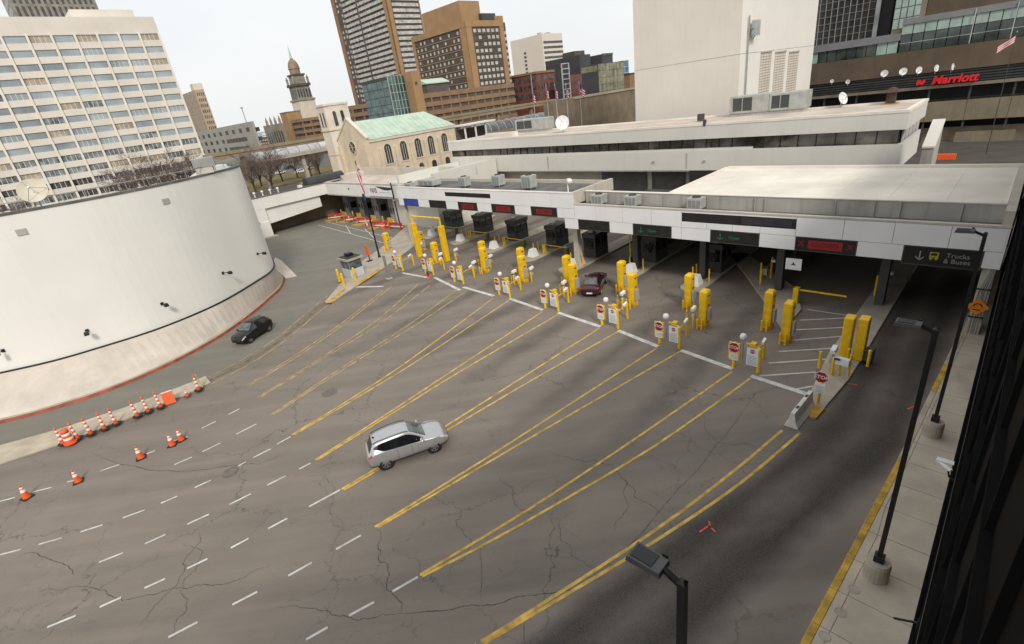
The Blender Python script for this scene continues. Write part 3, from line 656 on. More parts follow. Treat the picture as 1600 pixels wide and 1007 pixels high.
# ---------------------------------------------------------------- roof units
def hvac(w, s, z, sx, sy, h, label, m='duct_metal', fan=True, legs=True):
    t = gthing('rooftop_unit', label, 'air conditioner', w, s, z, 'rooftop air units')
    z0 = .22 if legs else 0
    MB().box(-sx/2, sx/2, -sy/2, sy/2, z0, h).build('housing', M[m], t, bevel=.025)
    if legs:
        for a in (-1, 1):
            for b_ in (-1, 1): MB().box(a*sx*.42-.04, a*sx*.42+.04, b_*sy*.42-.04, b_*sy*.42+.04, 0, z0).build('leg', M['galv'], t)
    for k in range(3): MB().box(-sx/2 - .015, -sx/2 + .001, -sy*.42 + k*sy*.29, -sy*.42 + k*sy*.29 + sy*.22, z0 + .1, h - .15).build('grille', M['booth_grey'], t)
    if fan:
        MB().lathe([(min(sx, sy)*.36, 0), (min(sx, sy)*.36, .08), (min(sx, sy)*.31, .08), (min(sx, sy)*.31, .02), (.02, .02)], (0, 0, h), 18).build('fan_ring', M['booth_dark'], t)
    return t
def rel(x, y, z): w_, s_ = atg(x, y, z); return w_, s_
for (x, y, sx, sy, h, lab) in ((727, 293, .95, 1.2, 1.25, 'cube-shaped rooftop unit, leftmost of three on the dark high roof'), (780, 292, 1.0, 1.2, 1.3, 'cube-shaped rooftop unit, middle of three on the dark high roof'), (828, 296, 1.0, 1.3, 1.45, 'cube-shaped rooftop unit, rightmost of three on the dark high roof')):
    w_, s_ = rel(x, y, 7.06); hvac(w_, s_, 7.06, sx, sy, h, lab)
for (s_, lab) in ((26.3, 'small rooftop unit nearest the step in the canopy'), (22.9, 'small rooftop unit in the gutter, middle of three'), (17.35, 'small rooftop unit in the gutter, farthest right of three')):
    hvac(.78, s_, 6.28, .9, 1.15, 1.0, lab)
hvac(2.6, 53.6, 7.06, 1.3, 3.2, .9, 'long low rooftop unit in the corner of the high roof', fan=False)
hvac(1.0, 55.6, 7.06, .9, 1.4, .8, 'small pale rooftop unit at the far corner of the high roof')
# roof camera pole at the step
t = gthing('roof_camera', 'white dome camera on a short post at the canopy step', 'security camera', .4, 29.4, 7.06)
MB().tube((0, 0, 0), (0, 0, 1.6), .06, n=8).build('post', M['white_paint'], t); MB().lathe([(.02, .25), (.2, .2), (.26, 0), (.2, -.15), (.05, -.22)], (0, -.25, 1.35), 12).build('dome', M['white_paint'], t, smooth=True)
MB().tube((0, 0, 1.55), (0, -.3, 1.62), .04, n=6).build('arm', M['white_paint'], t)

# ================================================================ customs building behind the canopy
cu = gthing('customs_building', 'long low white office building with a ribbon of dark windows', 'building', 18.5, 7.8); O2 = (18.5, 7.8, 0)
def ub(): return MB(O2)
W0, W1, S0, S1 = 18.5, 27.3, 7.8, 68.5
ub().prism([(W0, S0), (W1, S0), (W1, S1), (W0, S1)], 6.0, 8.1).build('lower_wall', M['customs_wall'], cu)
ub().prism([(W0 + .35, S0 + .35), (W1 - .35, S0 + .35), (W1 - .35, S1 - .35), (W0 + .35, S1 - .35)], 8.1, 9.28).build('window_core', M['inner_dark'], cu)
ub().prism([(W0 - .12, S0 - .12), (W1, S0 - .12), (W1, S1), (W0 - .12, S1)], 9.28, 10.6).build('upper_wall', M['customs_wall'], cu)
ub().box(W0 + .3, W1 - .3, S0 + .3, S1 - .3, 10.6, 10.64).build('roof', M['roof_pink'], cu)
for q in ((W0 - .16, W0 + .26, S0 - .16, S1), (W1 - .3, W1 + .02, S0 - .16, S1)): ub().box(*q, 10.6, 10.82).build('coping', M['roof_white'], cu)
ub().box(W0 + .26, W1 - .3, S0 - .16, S0 + .24, 10.6, 10.82).build('coping', M['roof_white'], cu)
mk('band_glass', (.05, .048, .042), .07, .8, .45, spec=.8); mk('band_glass2', (.085, .075, .06), .08, .8, .6, spec=.8)
s_ = S0 + .36; k = 0
while s_ < S1 - .5:
    wd_ = 1.55 if s_ < 22 else 1.38
    zb = 8.12 if s_ < 20 else 8.30
    pn = ub().box(W0 + .22, W0 + .26, s_ + .04, min(s_ + wd_, S1 - .4) - .04, zb, 9.27).build('window_pane', M['band_glass2' if (k * 7) % 5 in (0, 2) else 'band_glass'], cu)
    pn.rotation_euler = (0, 0, random.uniform(-.002, .002))
    ub().box(W0 + .16, W0 + .30, s_ - .035, s_ + .035, 8.11, 9.272).build('mullion', M['black_metal'], cu)
    s_ += wd_; k += 1
ub().box(W0 + .05, W0 + .34, 20, S1 - .3, 8.101, 8.30).build('sill', M['customs_wall'], cu)
for k in range(5): ub().box(W0 + .6 + k * 1.65, W0 + 2.1 + k * 1.65, S0 + .20, S0 + .24, 8.14, 9.26).build('window_pane', M['dark_glass'], cu)
# ground floor set back, with the two wide doors
ub().box(20.6, 26.9, 24.5, 68, 0, 6.0).build('ground_floor_wall', M['concrete_pale'], cu)
for a, c_ in ((28.1, 32.4), (33.1, 39.8)):
    d = ub().box(20.48, 20.6, a, c_, 0, 5.7).build('roller_door', mat('roller_door', (.10, .098, .09), .6, .2, 1), cu)
    for k in range(9): ub().box(20.45, 20.485, a + .1, c_ - .1, .3 + k * .6, .82 + k * .6).build('door_slat', d.data.materials[0], d)
ub().box(20.5, 20.6, 25.2, 26.6, 3.6, 5.6).build('window_pane', M['dark_glass'], cu)
ub().box(18.52, 18.9, 24.5, 68, 5.85, 5.998).build('soffit_beam', M['grey_metal'], cu)
for q in (26.9, 47.2): ub().tube((18.45, q, 6.3), (18.45, q, 7.9), .05, n=6).build('downpipe', M['parapet_grey'], cu)
for q in (24.9, 31.0): ub().box(18.36, 18.5, q - .12, q + .12, 6.9, 7.1).build('wall_lamp', M['parapet_grey'], cu)
ub().box(18.3, 18.5, 24.8, 25.1, 10.6, 11.2).build('junction_box', M['booth_dark'], cu)
# low wing stepping down towards the church
ub().box(6.2, 18.3, 57.5, 58.0, 4.8, 7.95).build('wing_wall', M['customs_wall'], cu)
ub().box(6.3, 18.4, 58.0, 69.5, 0, 6.6).build('wing', M['customs_wall'], cu)
ub().box(6.3, 18.4, 66.4, 66.8, 6.6, 7.6).build('wing_wall', M['customs_wall'], cu)
# ================================================================ side building closing the plaza on the left, with the covered lanes
lc = gthing('side_canopy_building', 'low white L-shaped building with a covered driveway at the far left of the plaza', 'building', 5, 88.5); O3 = (5, 88.5, 0)
def lb(): return MB(O3)
lb().box(5.0, 5.35, 57.5, 88.5, 4.6, 6.55).build('fascia', M['white_render'], lc)
lb().box(4.9, 5.4, 57.5, 88.4, 6.552, 6.66).build('coping', M['concrete_pale'], lc)
lb().box(4.94, 5.36, 57.5, 88.5, 4.42, 4.598).build('soffit_edge', M['parapet_grey'], lc)
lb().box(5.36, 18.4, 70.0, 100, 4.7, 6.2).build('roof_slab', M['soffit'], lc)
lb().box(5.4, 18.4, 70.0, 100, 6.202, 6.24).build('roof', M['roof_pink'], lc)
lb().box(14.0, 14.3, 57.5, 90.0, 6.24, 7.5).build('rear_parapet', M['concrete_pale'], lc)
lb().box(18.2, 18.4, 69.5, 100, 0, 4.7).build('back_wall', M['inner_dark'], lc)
# wing that runs towards the drum building
lb().box(-14, 5.0, 88.5, 88.85, 4.62, 6.5).build('fascia', M['white_render'], lc)
lb().box(-14, 5.36, 88.4, 88.9, 6.502, 6.62).build('coping', M['roof_grey'], lc)
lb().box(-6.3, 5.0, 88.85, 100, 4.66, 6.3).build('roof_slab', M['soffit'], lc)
lb().box(-14, -6.3, 88.52, 100, 0, 4.62).build('wall', M['white_render'], lc)
lb().box(-14, -6.3, 88.86, 100, 4.62, 6.3).build('roof_block', M['roof_grey'], lc)
lb().box(-9.35, -8.55, 88.44, 88.52, .12, 2.2).build('door', M['booth_dark'], lc)
lb().box(-8.5, -6.3, 88.40, 88.52, .1, 2.5).build('pilaster', M['white_render'], lc)
hz0 = ons(441, 345, 88.95)[1]; hz1 = ons(505, 322, 88.95)[1]; hz1 = min(hz1, 4.3)
lb().extr([(-6.3, 88.95, hz0), (3.6, 88.95, hz1), (3.6, 88.95, 4.62), (-6.3, 88.95, 4.62)], (0, .35, 0)).build('hanging_wall', M['white_render'], lc)
lb().box(-6.3, 14, 93.0, 93.4, 0, 4.6).build('back_wall', M['concrete_brown'], lc)
lb().box(-9.9, -6.0, 87.1, 88.4, 0, .15).build('door_step', M['kerb'], lc)
lb().tube((-8.0, 88.3, 2.5), (-8.0, 88.3, 2.75), .12, n=8).build('wall_lamp', M['galv'], lc)
for q in (63, 72, 80): lb().box(4.86, 5.0, q - .1, q + .1, 5.6, 5.8).build('wall_lamp', M['black_metal'], lc)
lb().box(.5, 1.1, 88.9, 89.6, 6.52, 7.0).build('roof_vent', M['white_paint'], lc)
# dark barrel roof light
b = lb(); pr = [(2.2, 90 + 1.15 * math.cos(a), 6.3 + .35 + 1.25 * math.sin(a)) for a in [math.pi * k / 12 for k in range(13)]]
b.extr(pr, (7.2, 0, 0)); b.build('barrel_roof', mat('barrel_dark', (.035, .036, .04), .5, .2, .6), lc, smooth=False)
lb().box(3.0, 5.6, 87.3 + 1.6, 88.6 + 1.6, 6.3, 6.9).build('roof_box', M['concrete_pale'], lc)
for k in range(4):
    q = -7 + k * 1.3
    lb().tube((q, 89.1, 6.6), (q, 89.1, 7.1), .09, n=8).build('roof_vent', M['white_paint'], lc)
    lb().lathe([(.14, 0), (.22, .12), (.2, .3), (.02, .36)], (q, 89.1, 7.1), 10).build('vent_cowl', M['white_paint'], lc)
lb().box(8.5, 10.5, 88.2, 89.2, 6.24, 7.1).build('roof_box', M['concrete_pale'], lc)
# ================================================================ stop stations at the lane ends
def octagon(r): return [(r * math.cos(R_(22.5 + 45 * k)), r * math.sin(R_(22.5 + 45 * k))) for k in range(8)]
def face_plate(poly, w, s, z, t): # plate in the S-Z plane facing -W
    return MB().extr([(w, s + a, z + b_) for a, b_ in poly], (t, 0, 0))
def prints(rows, w, s0, s1, m):
    b = MB()
    for z, h in rows: b.poly((w, s0, z), (w, s1, z), (w, s1, z + h), (w, s0, z + h))
    return b, m
mk('print_grey', (.30, .33, .36), .6, .2, 6)
STOP_T = text_mesh('STOP', .26, .002, M['sign_white'], .006); STOP_S = text_mesh('STOP', .11, .002, M['sign_white'], .002)
def plate_sign(t, s, zc, r, me, w=-.11):
    p = face_plate(octagon(r), w, s, zc, .02).build('stop_sign', M['sign_white'], t)
    face_plate(octagon(r * .93), w - .004, s, zc, .003).build('red_face', M['sign_red'], p)
    o = put(me, 'lettering', p, w - .008, s, zc)
def make_station():
    t = gthing('stop_station', '', 'stop sign stand', 0, 0, 0, 'stop stations at the lane ends')
    for s, h in ((.68, 1.62), (-.68, 1.55)):
        MB().lathe([(.10, 0), (.10, h - .05), (.07, h), (.01, h + .03)], (0, s, 0), 12).build('post', M['yellow'], t, smooth=False)
    MB().lathe([(.09, 0), (.09, 1.2), (.06, 1.25), (.01, 1.27)], (1.75, -.35, 0), 12).build('post', M['yellow'], t)
    MB().box(-.09, .0, .36, 1.0, .52, 1.60).build('sign_board', M['yellow'], t)
    plate_sign(t, .68, 1.30, .34, STOP_T)
    n = MB().box(-.12, -.092, .44, .92, .50, .92).build('notice', M['sign_white'], t)
    b, m = prints([(.60 + .09 * k, .03) for k in range(3)], -.123, .50, .86, 0); tag(b.build('print', M['print_grey'], n, fix=False), kind='stuff')
    n = MB().box(-.12, -.092, -.66, -.04, .42, 1.52).build('notice', M['sign_white'], t)
    b, m = prints([(.50 + .085 * k, .028) for k in range(7)], -.123, -.60, -.10, 0); tag(b.build('print', M['print_grey'], n, fix=False), kind='stuff')
    plate_sign(t, -.35, 1.33, .15, STOP_S, -.126)
    MB().path([(0, -.68, 1.38), (.15, -.68, 1.42), (.15, -.1, 1.62), (.15, .1, 1.62)], .05, 8).build('cross_bar', M['yellow'], t)
    MB().box(.05, .40, -.42, -.12, 1.5, 1.72).build('equipment_box', M['yellow'], t, bevel=.02)
    MB().tube((.1, .25, .4), (.1, .25, 1.95), .035, n=8).build('camera_pole', M['galv'], t)
    MB().lathe([(.02, .20), (.15, .16), (.19, .03), (.17, -.10), (.05, -.17)], (.02, .25, 2.05), 14).build('dome_camera', M['white_paint'], t, smooth=True)
    MB().path([(1.75, -.35, 1.05), (1.2, -.30, 1.05), (.4, -.3, 1.0)], .035, 6).build('guard_rail', M['yellow'], t)
    MB().hexa([(1.2, -.50, 1.18), (1.6, -.50, 1.3), (1.6, -.34, 1.3), (1.2, -.34, 1.18)], [(1.2, -.50, 1.34), (1.6, -.50, 1.46), (1.6, -.34, 1.46), (1.2, -.34, 1.34)]).build('bullet_camera', M['white_paint'], t, bevel=.02)
    return t
stn = None
ST = [(-7.75, 48.0, 'farthest of the row, under the yellow gantry'), (-7.15, 43.1, 'second farthest of the row, with a small red marker at its foot'), (-7.55, 37.7, 'third from the far end, right of the gantry'), (-8.0, 30.8, 'fourth from the far end, below the middle red lane sign'), (-8.35, 25.0, 'left of the dark red car'), (-8.75, 19.15, 'right of the dark red car'), (-9.3, 14.2, 'second nearest of the row, before the nearer green sign'), (-9.75, 9.2, 'nearest of the row, left of the hatched area')]
for w, s, lab in ST:
    t = make_station() if stn is None else copy_tree(stn)
    stn = stn or t; t.location = g2w(w, s, .012); t['label'] = 'yellow stop stand, ' + lab
# single stop sign on the island
t = gthing('stop_sign', 'single red stop sign on a yellow post at the island nose', 'stop sign', *atg(1278, 630, .15), .15)
MB().lathe([(.07, 0), (.07, 1.3), (.01, 1.33)], (0, 0, 0), 10).build('post', M['yellow'], t)
plate_sign(t, 0, 1.55, .32, STOP_T, -.09); n = MB().box(-.10, -.07, -.22, .22, .65, 1.2).build('notice', M['sign_white'], t)
b, m = prints([(.72 + .09 * k, .03) for k in range(4)], -.104, -.17, .17, 0); tag(b.build('print', M['print_grey'], n, fix=False), kind='stuff')
# small red marker at the foot of a station
t = thing('stop_marker', 'small red round stop paddle standing before a far stop station', 'marker', at(670, 435, .012), GRID)
MB().lathe([(.22, 0), (.22, .05), (.05, .08), (.04, .3)], (0, 0, 0), 12).build('foot', M['orange'], t)
face_plate(octagon(.28), -.03, 0, .52, .02).build('paddle', M['sign_red'], t)

# ================================================================ yellow portal cabinets
def make_portal(h=2.65, sw_=.50, wd=.64):
    t = gthing('portal_cabinet', '', 'portal monitor', 0, 0, 0, 'yellow portal cabinets between the lanes')
    b = MB(); b.prism([(-wd/2, -sw_/2), (wd/2, -sw_/2), (wd/2, sw_/2), (-wd/2, sw_/2)], .22, h - .12); body = b.build('body', M['yellow'], t, bevel=.015)
    b = MB(); b.prism([(-wd/2, -sw_/2), (wd/2, -sw_/2), (wd/2, sw_/2), (-wd/2, sw_/2)], h - .12, h, [(-wd/2+.1, -sw_/2+.08), (wd/2-.1, -sw_/2+.08), (wd/2-.1, sw_/2-.08), (-wd/2+.1, sw_/2-.08)]); b.build('cap', M['yellow'], t)
    MB().box(-wd/2 - .025, -wd/2 + .002, -sw_*.36, sw_*.36, .35, h - .25).build('door', M['yellow'], t, bevel=.012)
    for z in (.8, 1.5, 2.2): MB().box(-wd*.12, wd*.3, -sw_/2 - .02, -sw_/2 + .002, z, z + .10).build('vent_hole', M['booth_dark'], t)
    MB().box(-.16, .3, -sw_/2 - .16, -sw_/2 - .021, .5, 1.35).build('control_box', M['parapet_grey'], t, bevel=.015)
    MB().box(-wd/2 - .04, wd/2 + .04, -sw_/2 - .04, sw_/2 + .04, .0, .22).build('base', M['kerb_yellow'], t)
    for a, s_ in ((-wd/2 - .35, sw_/2 - .1), (-wd/2 - .35, -sw_/2 + .1)):
        MB().lathe([(.065, 0), (.065, .75), (.01, .79)], (a, s_, 0), 10).build('bollard', M['yellow'], t)
    MB().path([(-wd/2 - .35, sw_/2 - .1, .30), (-wd/2 - .35, -sw_/2 + .1, .30)], .03, 6).build('low_rail', M['yellow'], t)
    return t
PF = [(-3.5, 56.8, 'farthest front cabinet, left of the gantry', 2.4), (-4.05, 37.5, 'front one right of the gantry', 2.65), (-4.55, 31.6, 'front one below the middle red sign', 2.65), (-4.7, 25.5, 'front one left of the dark red car', 2.7), (-4.75, 19.7, 'front one right of the dark red car', 2.7), (-5.6, 13.6, 'front one below the nearer green sign', 2.7), (-5.2, 8.5, 'front one beside the hatched area', 2.7),
      (-2.3, 39.6, 'rear one right of the gantry', 2.6), (-2.6, 33.6, 'rear one below the middle red sign', 2.6), (-2.9, 27.6, 'rear one left of the dark red car', 2.6), (-2.5, 22.1, 'rear one right of the dark red car', 2.65), (-3.1, 15.9, 'rear one below the nearer green sign', 2.65), (-3.9, 10.05, 'rear one beside the hatched area', 2.65)]
pp = None
for w, s, lab, h in PF:
    t = make_portal() if pp is None else copy_tree(pp); pp = pp or t
    t.location = g2w(w, s, .012); t.scale = (1, 1, h / 2.65); t['label'] = 'tall yellow portal cabinet, ' + lab
# double cabinet on the right island
t = gthing('double_portal_cabinet', 'wide yellow cabinet of two rounded halves on the right island', 'portal monitor', *atg(1333, 560, .15), .15)
for s_, w_ in ((.42, -.05), (-.22, .12)):
    MB().prism([(w_ - .34, s_ - .24), (w_ + .34, s_ - .24), (w_ + .34, s_ + .24), (w_ - .34, s_ + .24)], 0, 2.55).build('half', M['yellow'], t, bevel=.06)
MB().box(-.2, .35, -.9, -.5, .05, .75).build('control_box', M['booth_dark'], t, bevel=.03)
for w_, s_ in ((-.9, .1), (-.6, -.8)): MB().lathe([(.08, 0), (.08, 1.0), (.01, 1.05)], (w_, s_, 0), 10).build('bollard', M['yellow'], t)
# yellow gantry over the far lane
ga = gthing('yellow_gantry', 'tall yellow gantry of two posts and a thin crossbar over the far lane', 'gantry', -3.5, 47.4, .012)
for s_, w_ in ((2.5, 0.0), (-2.5, .25)):
    MB().prism([(w_ - .3, s_ - .24), (w_ + .3, s_ - .24), (w_ + .3, s_ + .24), (w_ - .3, s_ + .24)], 0, 4.1).build('post', M['yellow'], ga, bevel=.04)
    MB().tube((w_, s_, 4.1), (w_, s_, 5.0), .10, n=8).build('post_top', M['yellow'], ga)
    for z in (.6, 1.5, 2.4): MB().box(w_ - .33, w_ - .302, s_ - .16, s_ + .16, z, z + .7).build('cover_plate', M['yellow'], ga)
MB().tube((0, 2.6, 4.95), (.25, -2.6, 4.95), .10, n=10).build('crossbar', M['yellow'], ga)
for w, s, lab in ((-1.6, 51.9, 'behind the left gantry post'), (-4.2, 45.6, 'in front of the right gantry post')):
    t = copy_tree(pp); t.location = g2w(w, s, .012); t.scale = (1, 1, .92); t['label'] = 'tall yellow portal cabinet, ' + lab

# ---------------------------------------------------------------- camera posts beside the cabinets
def make_campost():
    t = gthing('lane_camera', '', 'lane camera', 0, 0, 0, 'white lane cameras on posts')
    MB().tube((0, 0, 0), (0, 0, 1.15), .05, n=8).build('post', M['galv'], t)
    MB().box(-.12, .10, -.12, .12, .55, .85).build('junction_box', M['parapet_grey'], t, bevel=.01)
    MB().hexa([(-.25, -.13, 1.12), (.25, -.13, 1.2), (.25, .13, 1.2), (-.25, .13, 1.12)], [(-.28, -.11, 1.36), (.22, -.11, 1.44), (.22, .11, 1.44), (-.28, .11, 1.36)]).build('housing', M['white_paint'], t, bevel=.03)
    MB().lathe([(.07, 0), (.07, .95), (.01, 1.0)], (.1, .55, 0), 10).build('bollard', M['yellow'], t)
    MB().lathe([(.07, 0), (.07, .95), (.01, 1.0)], (-.25, -.1, 0), 10).build('bollard', M['yellow'], t)
    return t
cp = None
for x, y, lab in ((657, 381, 'inside the yellow gantry'), (688, 397, 'at the right gantry post'), (740, 410, 'left of the first cabinet pair right of the gantry'), (803, 424, 'left of the cabinets below the middle red sign'), (881, 441, 'left of the dark red car, behind a stop stand'), (973, 458, 'right of the dark red car'), (1084, 482, 'left of the cabinets below the nearer green sign'), (830, 419, 'right of the cabinets below the middle red sign'), (766, 400, 'right of the first cabinet pair right of the gantry'), (712, 390, 'behind the right gantry post')):
    t = make_campost() if cp is None else copy_tree(cp); cp = cp or t
    p = at(x, y, 1.3); t.location = (p.x, p.y, .012); t['label'] = 'white lane camera, ' + lab
for x, y, lab in ((1303, 549, 'tall one at the tip of the right island'),):
    t = copy_tree(cp); p = at(x, y, 1.45); t.location = (p.x, p.y, .15); t.scale = (1.1, 1.1, 1.1); t['label'] = 'white lane camera, ' + lab
p = at(1312, 575, .6); t = gthing('reader_stand', 'small grey card reader stand with white panels on the right island', 'reader stand', *w2g(p), .15)
MB().tube((0, 0, 0), (0, 0, 1.0), .06, n=8).build('post', M['yellow'], t); MB().tube((.1, -.4, 0), (.1, -.4, 1.3), .06, n=8).build('post', M['yellow'], t)
MB().hexa([(-.2, -.4, .7), (.1, -.4, .7), (.1, .3, .75), (-.2, .3, .75)], [(-.16, -.4, 1.05), (.1, -.4, 1.05), (.1, .3, 1.1), (-.16, .3, 1.1)]).build('panel', M['sign_white'], t)
MB().box(-.23, -.201, .0, .28, .98, 1.1).build('blue_stripe', M['sign_blue'], t); MB().tube((.0, -.7, .75), (.3, -.2, .8), .03, n=6).build('rail', M['galv'], t)

# ================================================================ booth islands under the canopies
def island(s, w0, label, right=False, booth=True, gate=True):
    base = gthing('booth_island', 'raised concrete island ' + label, 'island', w0, s)
    pts = [(0 + .9 - .9 * math.sin(a), .95 * math.cos(a)) for a in [math.pi * k / 10 for k in range(11)]] + [(13, -.95), (13, .95)]
    MB().prism(pts, 0, .16).build('kerb', M['concrete'], base, bevel=.03)
    b = MB(); b.prism([(1.0, -.48), (1.9, -.48), (1.9, .48), (1.0, .48)], .16, 1.0, [(1.15, -.26), (1.8, -.26), (1.8, .26), (1.15, .26)]); b.build('crash_block', M['white_paint'], base, bevel=.03)
    for w_, s_ in ((2.4, .7), (2.4, -.7), (3.2, .75)): MB().lathe([(.06, 0), (.06, 1.1), (.01, 1.14)], (w_, s_, .16), 10).build('bollard', M['yellow'], base)
    if booth:
        t = gthing('toll_booth', 'dark grey inspection booth on the island ' + label, 'booth', w0 + 4.6, s, .16, 'inspection booths')
        MB().box(0, 2.2, -.72, .72, 0, .95).build('lower_panel', M['booth_dark'], t)
        MB().box(.06, 2.14, -.66, .66, .95, 2.05).build('window_band', M['dark_glass'], t)
        for w_ in (0, 1.05, 2.08):
            for s_ in (-.72, .60): MB().box(w_, w_ + .12, s_, s_ + .12, .95, 2.05).build('window_post', M['booth_dark'], t)
        MB().box(-.1, 2.3, -.82, .82, 2.05, 2.5).build('roof', M['booth_dark'], t, bevel=.03)
        MB().box(.3, .8, -.3, .3, 2.5, 2.75).build('roof_unit', M['duct_metal'], t, bevel=.02)
        MB().box(-.02, .001, -.4, .4, 1.2, 1.7).build('signal_board', M['black_metal'], t)
    if gate:
        t = gthing('barrier_gate', 'yellow barrier arm beside the booth island ' + label, 'barrier gate', w0 + 2.9, s - .55, .16, 'barrier gates')
        MB().box(-.11, .11, -.11, .11, 0, .98).build('housing', M['yellow'], t, bevel=.02)
        MB().box(-.03, .03, -3.0, -.1, .86, .94).build('arm', M['yellow'], t)
        MB().box(-.1, .1, -.45, -.17, .75, .9).build('arm_clamp', M['booth_dark'], t)
        t = gthing('bin', 'greenish bin by the barrier arm ' + label, 'bin', w0 + 3.4, s - 3.1, .01, 'bins beside the booths')
        MB().lathe([(.24, 0), (.29, .8), (.30, .85)], (0, 0, 0), 14).build('body', mat('bin_green', (.14, .14, .05), .6, .2), t, smooth=False); MB().lathe([(.31, .85), (.28, .95), (.02, 1.0)], (0, 0, 0), 14).build('lid', M['booth_grey'], t)
for s, w0, lab in ((56.6, 2.0, 'behind the left gantry post'), (49.8, 1.5, 'behind the gantry opening'), (42.7, .7, 'below the farthest red lane sign'), (35.9, .1, 'below the middle and nearest red lane signs')):
    island(s, w0, lab)
island(29.7, -1.2, 'of the round canopy column', gate=False); island(23.6, -.2, 'below the unlit sign beside the canopy step', gate=False); island(17.3, -.6, 'below the farther green lane sign', gate=False)
di = MB().prism([(p.x, p.y) for p in [at(x, y, 0) for x, y in ((1222, 520), (1252, 486), (1242, 452), (1205, 425), (1165, 398), (1138, 398), (1165, 432), (1195, 475))]], 0, .16).build('dark_island', M['concrete'], bevel=.03)
tag(di, 'raised concrete island running back under the canopy left of the hatched area', 'island')
t = gthing('barrier_gate', 'yellow gate box with a long raised arm over the hatched area', 'barrier gate', *atg(1243, 470, .3), .16)
MB().box(-.22, .22, -.18, .18, 0, 1.15).build('housing', M['yellow'], t, bevel=.04); MB().box(-.04, .04, -3.0, -.1, .95, 1.05).build('arm', M['yellow'], t)
for x, y, lab in ((1188, 445, 'left'), (1370, 470, 'right')):
    t = gthing('post_cluster', 'cluster of yellow posts and grey boxes in the shade, %s of the hatched area' % lab, 'posts', *atg(x, y, .15), .16)
    for k, (a, c_, h) in enumerate(((0, 0, 1.3), (.8, .3, 1.5), (1.6, -.2, 1.2), (2.6, .1, 1.4))): MB().lathe([(.07, 0), (.07, h), (.01, h + .04)], (a, c_, 0), 10).build('post', M['yellow'], t)
    MB().box(.3, .6, -.3, .0, .7, 1.2).build('box', M['parapet_grey'], t); MB().tube((.2, .1, .9), (2.4, .1, 1.0), .035, n=6).build('rail', M['yellow'], t); MB().box(1.7, 2.0, -.4, -.1, 1.3, 1.5).build('camera', M['white_paint'], t)
# white square sign hanging below the red sign
t = gthing('hanging_sign', 'white square sign with a black symbol hanging under the canopy', 'sign', *atg(1240, 413, 3.1), 3.1)
MB().box(-.03, 0, -.5, .5, -.4, .4).build('plate', M['sign_white'], t); MB().box(-.045, -.031, -.14, .14, -.06, .0).build('symbol', M['black_metal'], t); MB().box(-.045, -.031, -.03, .05, .0, .12).build('symbol', M['black_metal'], t); MB().tube((.02, 0, .4), (.02, 0, 1.15), .03, n=6).build('hanger', M['black_metal'], t)
for x, y, h, lab in ((1108, 405, 2.6, 'under the nearer green sign'), (985, 400, 2.3, 'under the farther green sign')):
    w_, s_ = atg(x, y, 1.2); t = gthing('raised_barrier_arm', 'thin yellow barrier arm standing upright ' + lab, 'barrier arm', w_, s_, .16)
    MB().box(-.15, .15, -.15, .15, 0, .9).build('housing', M['booth_dark'], t, bevel=.02); MB().box(-.04, .04, -.05, .05, .9, 3.6).build('arm', M['yellow_line'], t)

# ================================================================ closed lanes on the far left
for k, (x, y, lab) in enumerate(((545, 337, 'farthest of the four closed lanes'), (568, 339, 'second of the four closed lanes'), (591, 343, 'third of the four closed lanes, below the banner'), (617, 347, 'nearest of the four closed lanes'))):
    w_, s_ = atg(x, y, 0); t = gthing('closed_booth', 'tall pale grey booth with dark windows, ' + lab, 'booth', w_, s_, .0, 'closed inspection booths')
    MB().box(0, 3.0, -.85, .85, 0, 4.3).build('body', M['booth_grey'], t)
    MB().box(-.05, .0, -.65, .65, .1, 1.25).build('front_panel', mat('booth_pale', (.42, .44, .44), .5, .06), t)
    for s_2 in (-.42, .42): MB().box(-.03, .0, s_2 - .17, s_2 + .17, 1.6, 2.35).build('window', M['dark_glass'], t)
    MB().box(.5, 1.6, -.88, -.85, 1.3, 2.4).build('window', M['dark_glass'], t)
    isl_ = MB().box(-4.5, 4, -.9, .9, 0, .15).build('island_kerb', M['kerb_yellow'], t)
    MB().box(-.9, -.7, -.7, .7, .15, .9).build('crash_rail', M['yellow_line'], t)
mk('barrier_red', (.55, .03, .02), .5, .15, 2)
bar = None
for k, (x0, y0, x1, y1, lab) in enumerate(((512, 337, 534, 334, 'farthest'), (537, 340, 553, 338, 'second from the far end'), (557, 342, 580, 341, 'middle'), (582, 348, 605, 348, 'second from the near end'), (607, 349, 628, 350, 'nearest'))):
    a, b_ = at(x0, y0, .9), at(x1, y1, .9); d = b_ - a
    t = thing('road_barrier', 'red closure barrier across a closed lane, %s' % lab, 'barrier', ((a.x + b_.x) / 2, (a.y + b_.y) / 2, .012), math.atan2(d.y, d.x), 'red barriers closing the lanes'); L_ = d.length / 2
    MB().box(-L_, L_, -.04, .04, .75, 1.0).build('top_board', M['barrier_red'], t); MB().box(-L_, L_, -.04, .04, .35, .5).build('low_board', M['sign_white'], t)
    for q in (-L_ * .8, L_ * .8): MB().hexa([(q - .06, -.35, 0), (q + .06, -.35, 0), (q + .06, .35, 0), (q - .06, .35, 0)], [(q - .05, -.05, 1.1), (q + .05, -.05, 1.1), (q + .05, .05, 1.1), (q - .05, .05, 1.1)]).build('leg', M['barrier_red'], t)
for x, y, lab in ((527, 348, 'leftmost'), (535, 338, 'second'), (553, 341, 'third'), (600, 350, 'rightmost')):
    t = thing('bollard', 'yellow bollard among the red closure barriers, %s' % lab, 'bollard', at(x, y, .012)); MB().lathe([(.11, 0), (.11, 1.2), (.06, 1.28), (.01, 1.3)], (0, 0, 0), 12).build('post', M['yellow_line'], t); MB().lathe([(.2, 0), (.2, .04)], (0, 0, 0), 12).build('base_plate', M['yellow_line'], t)

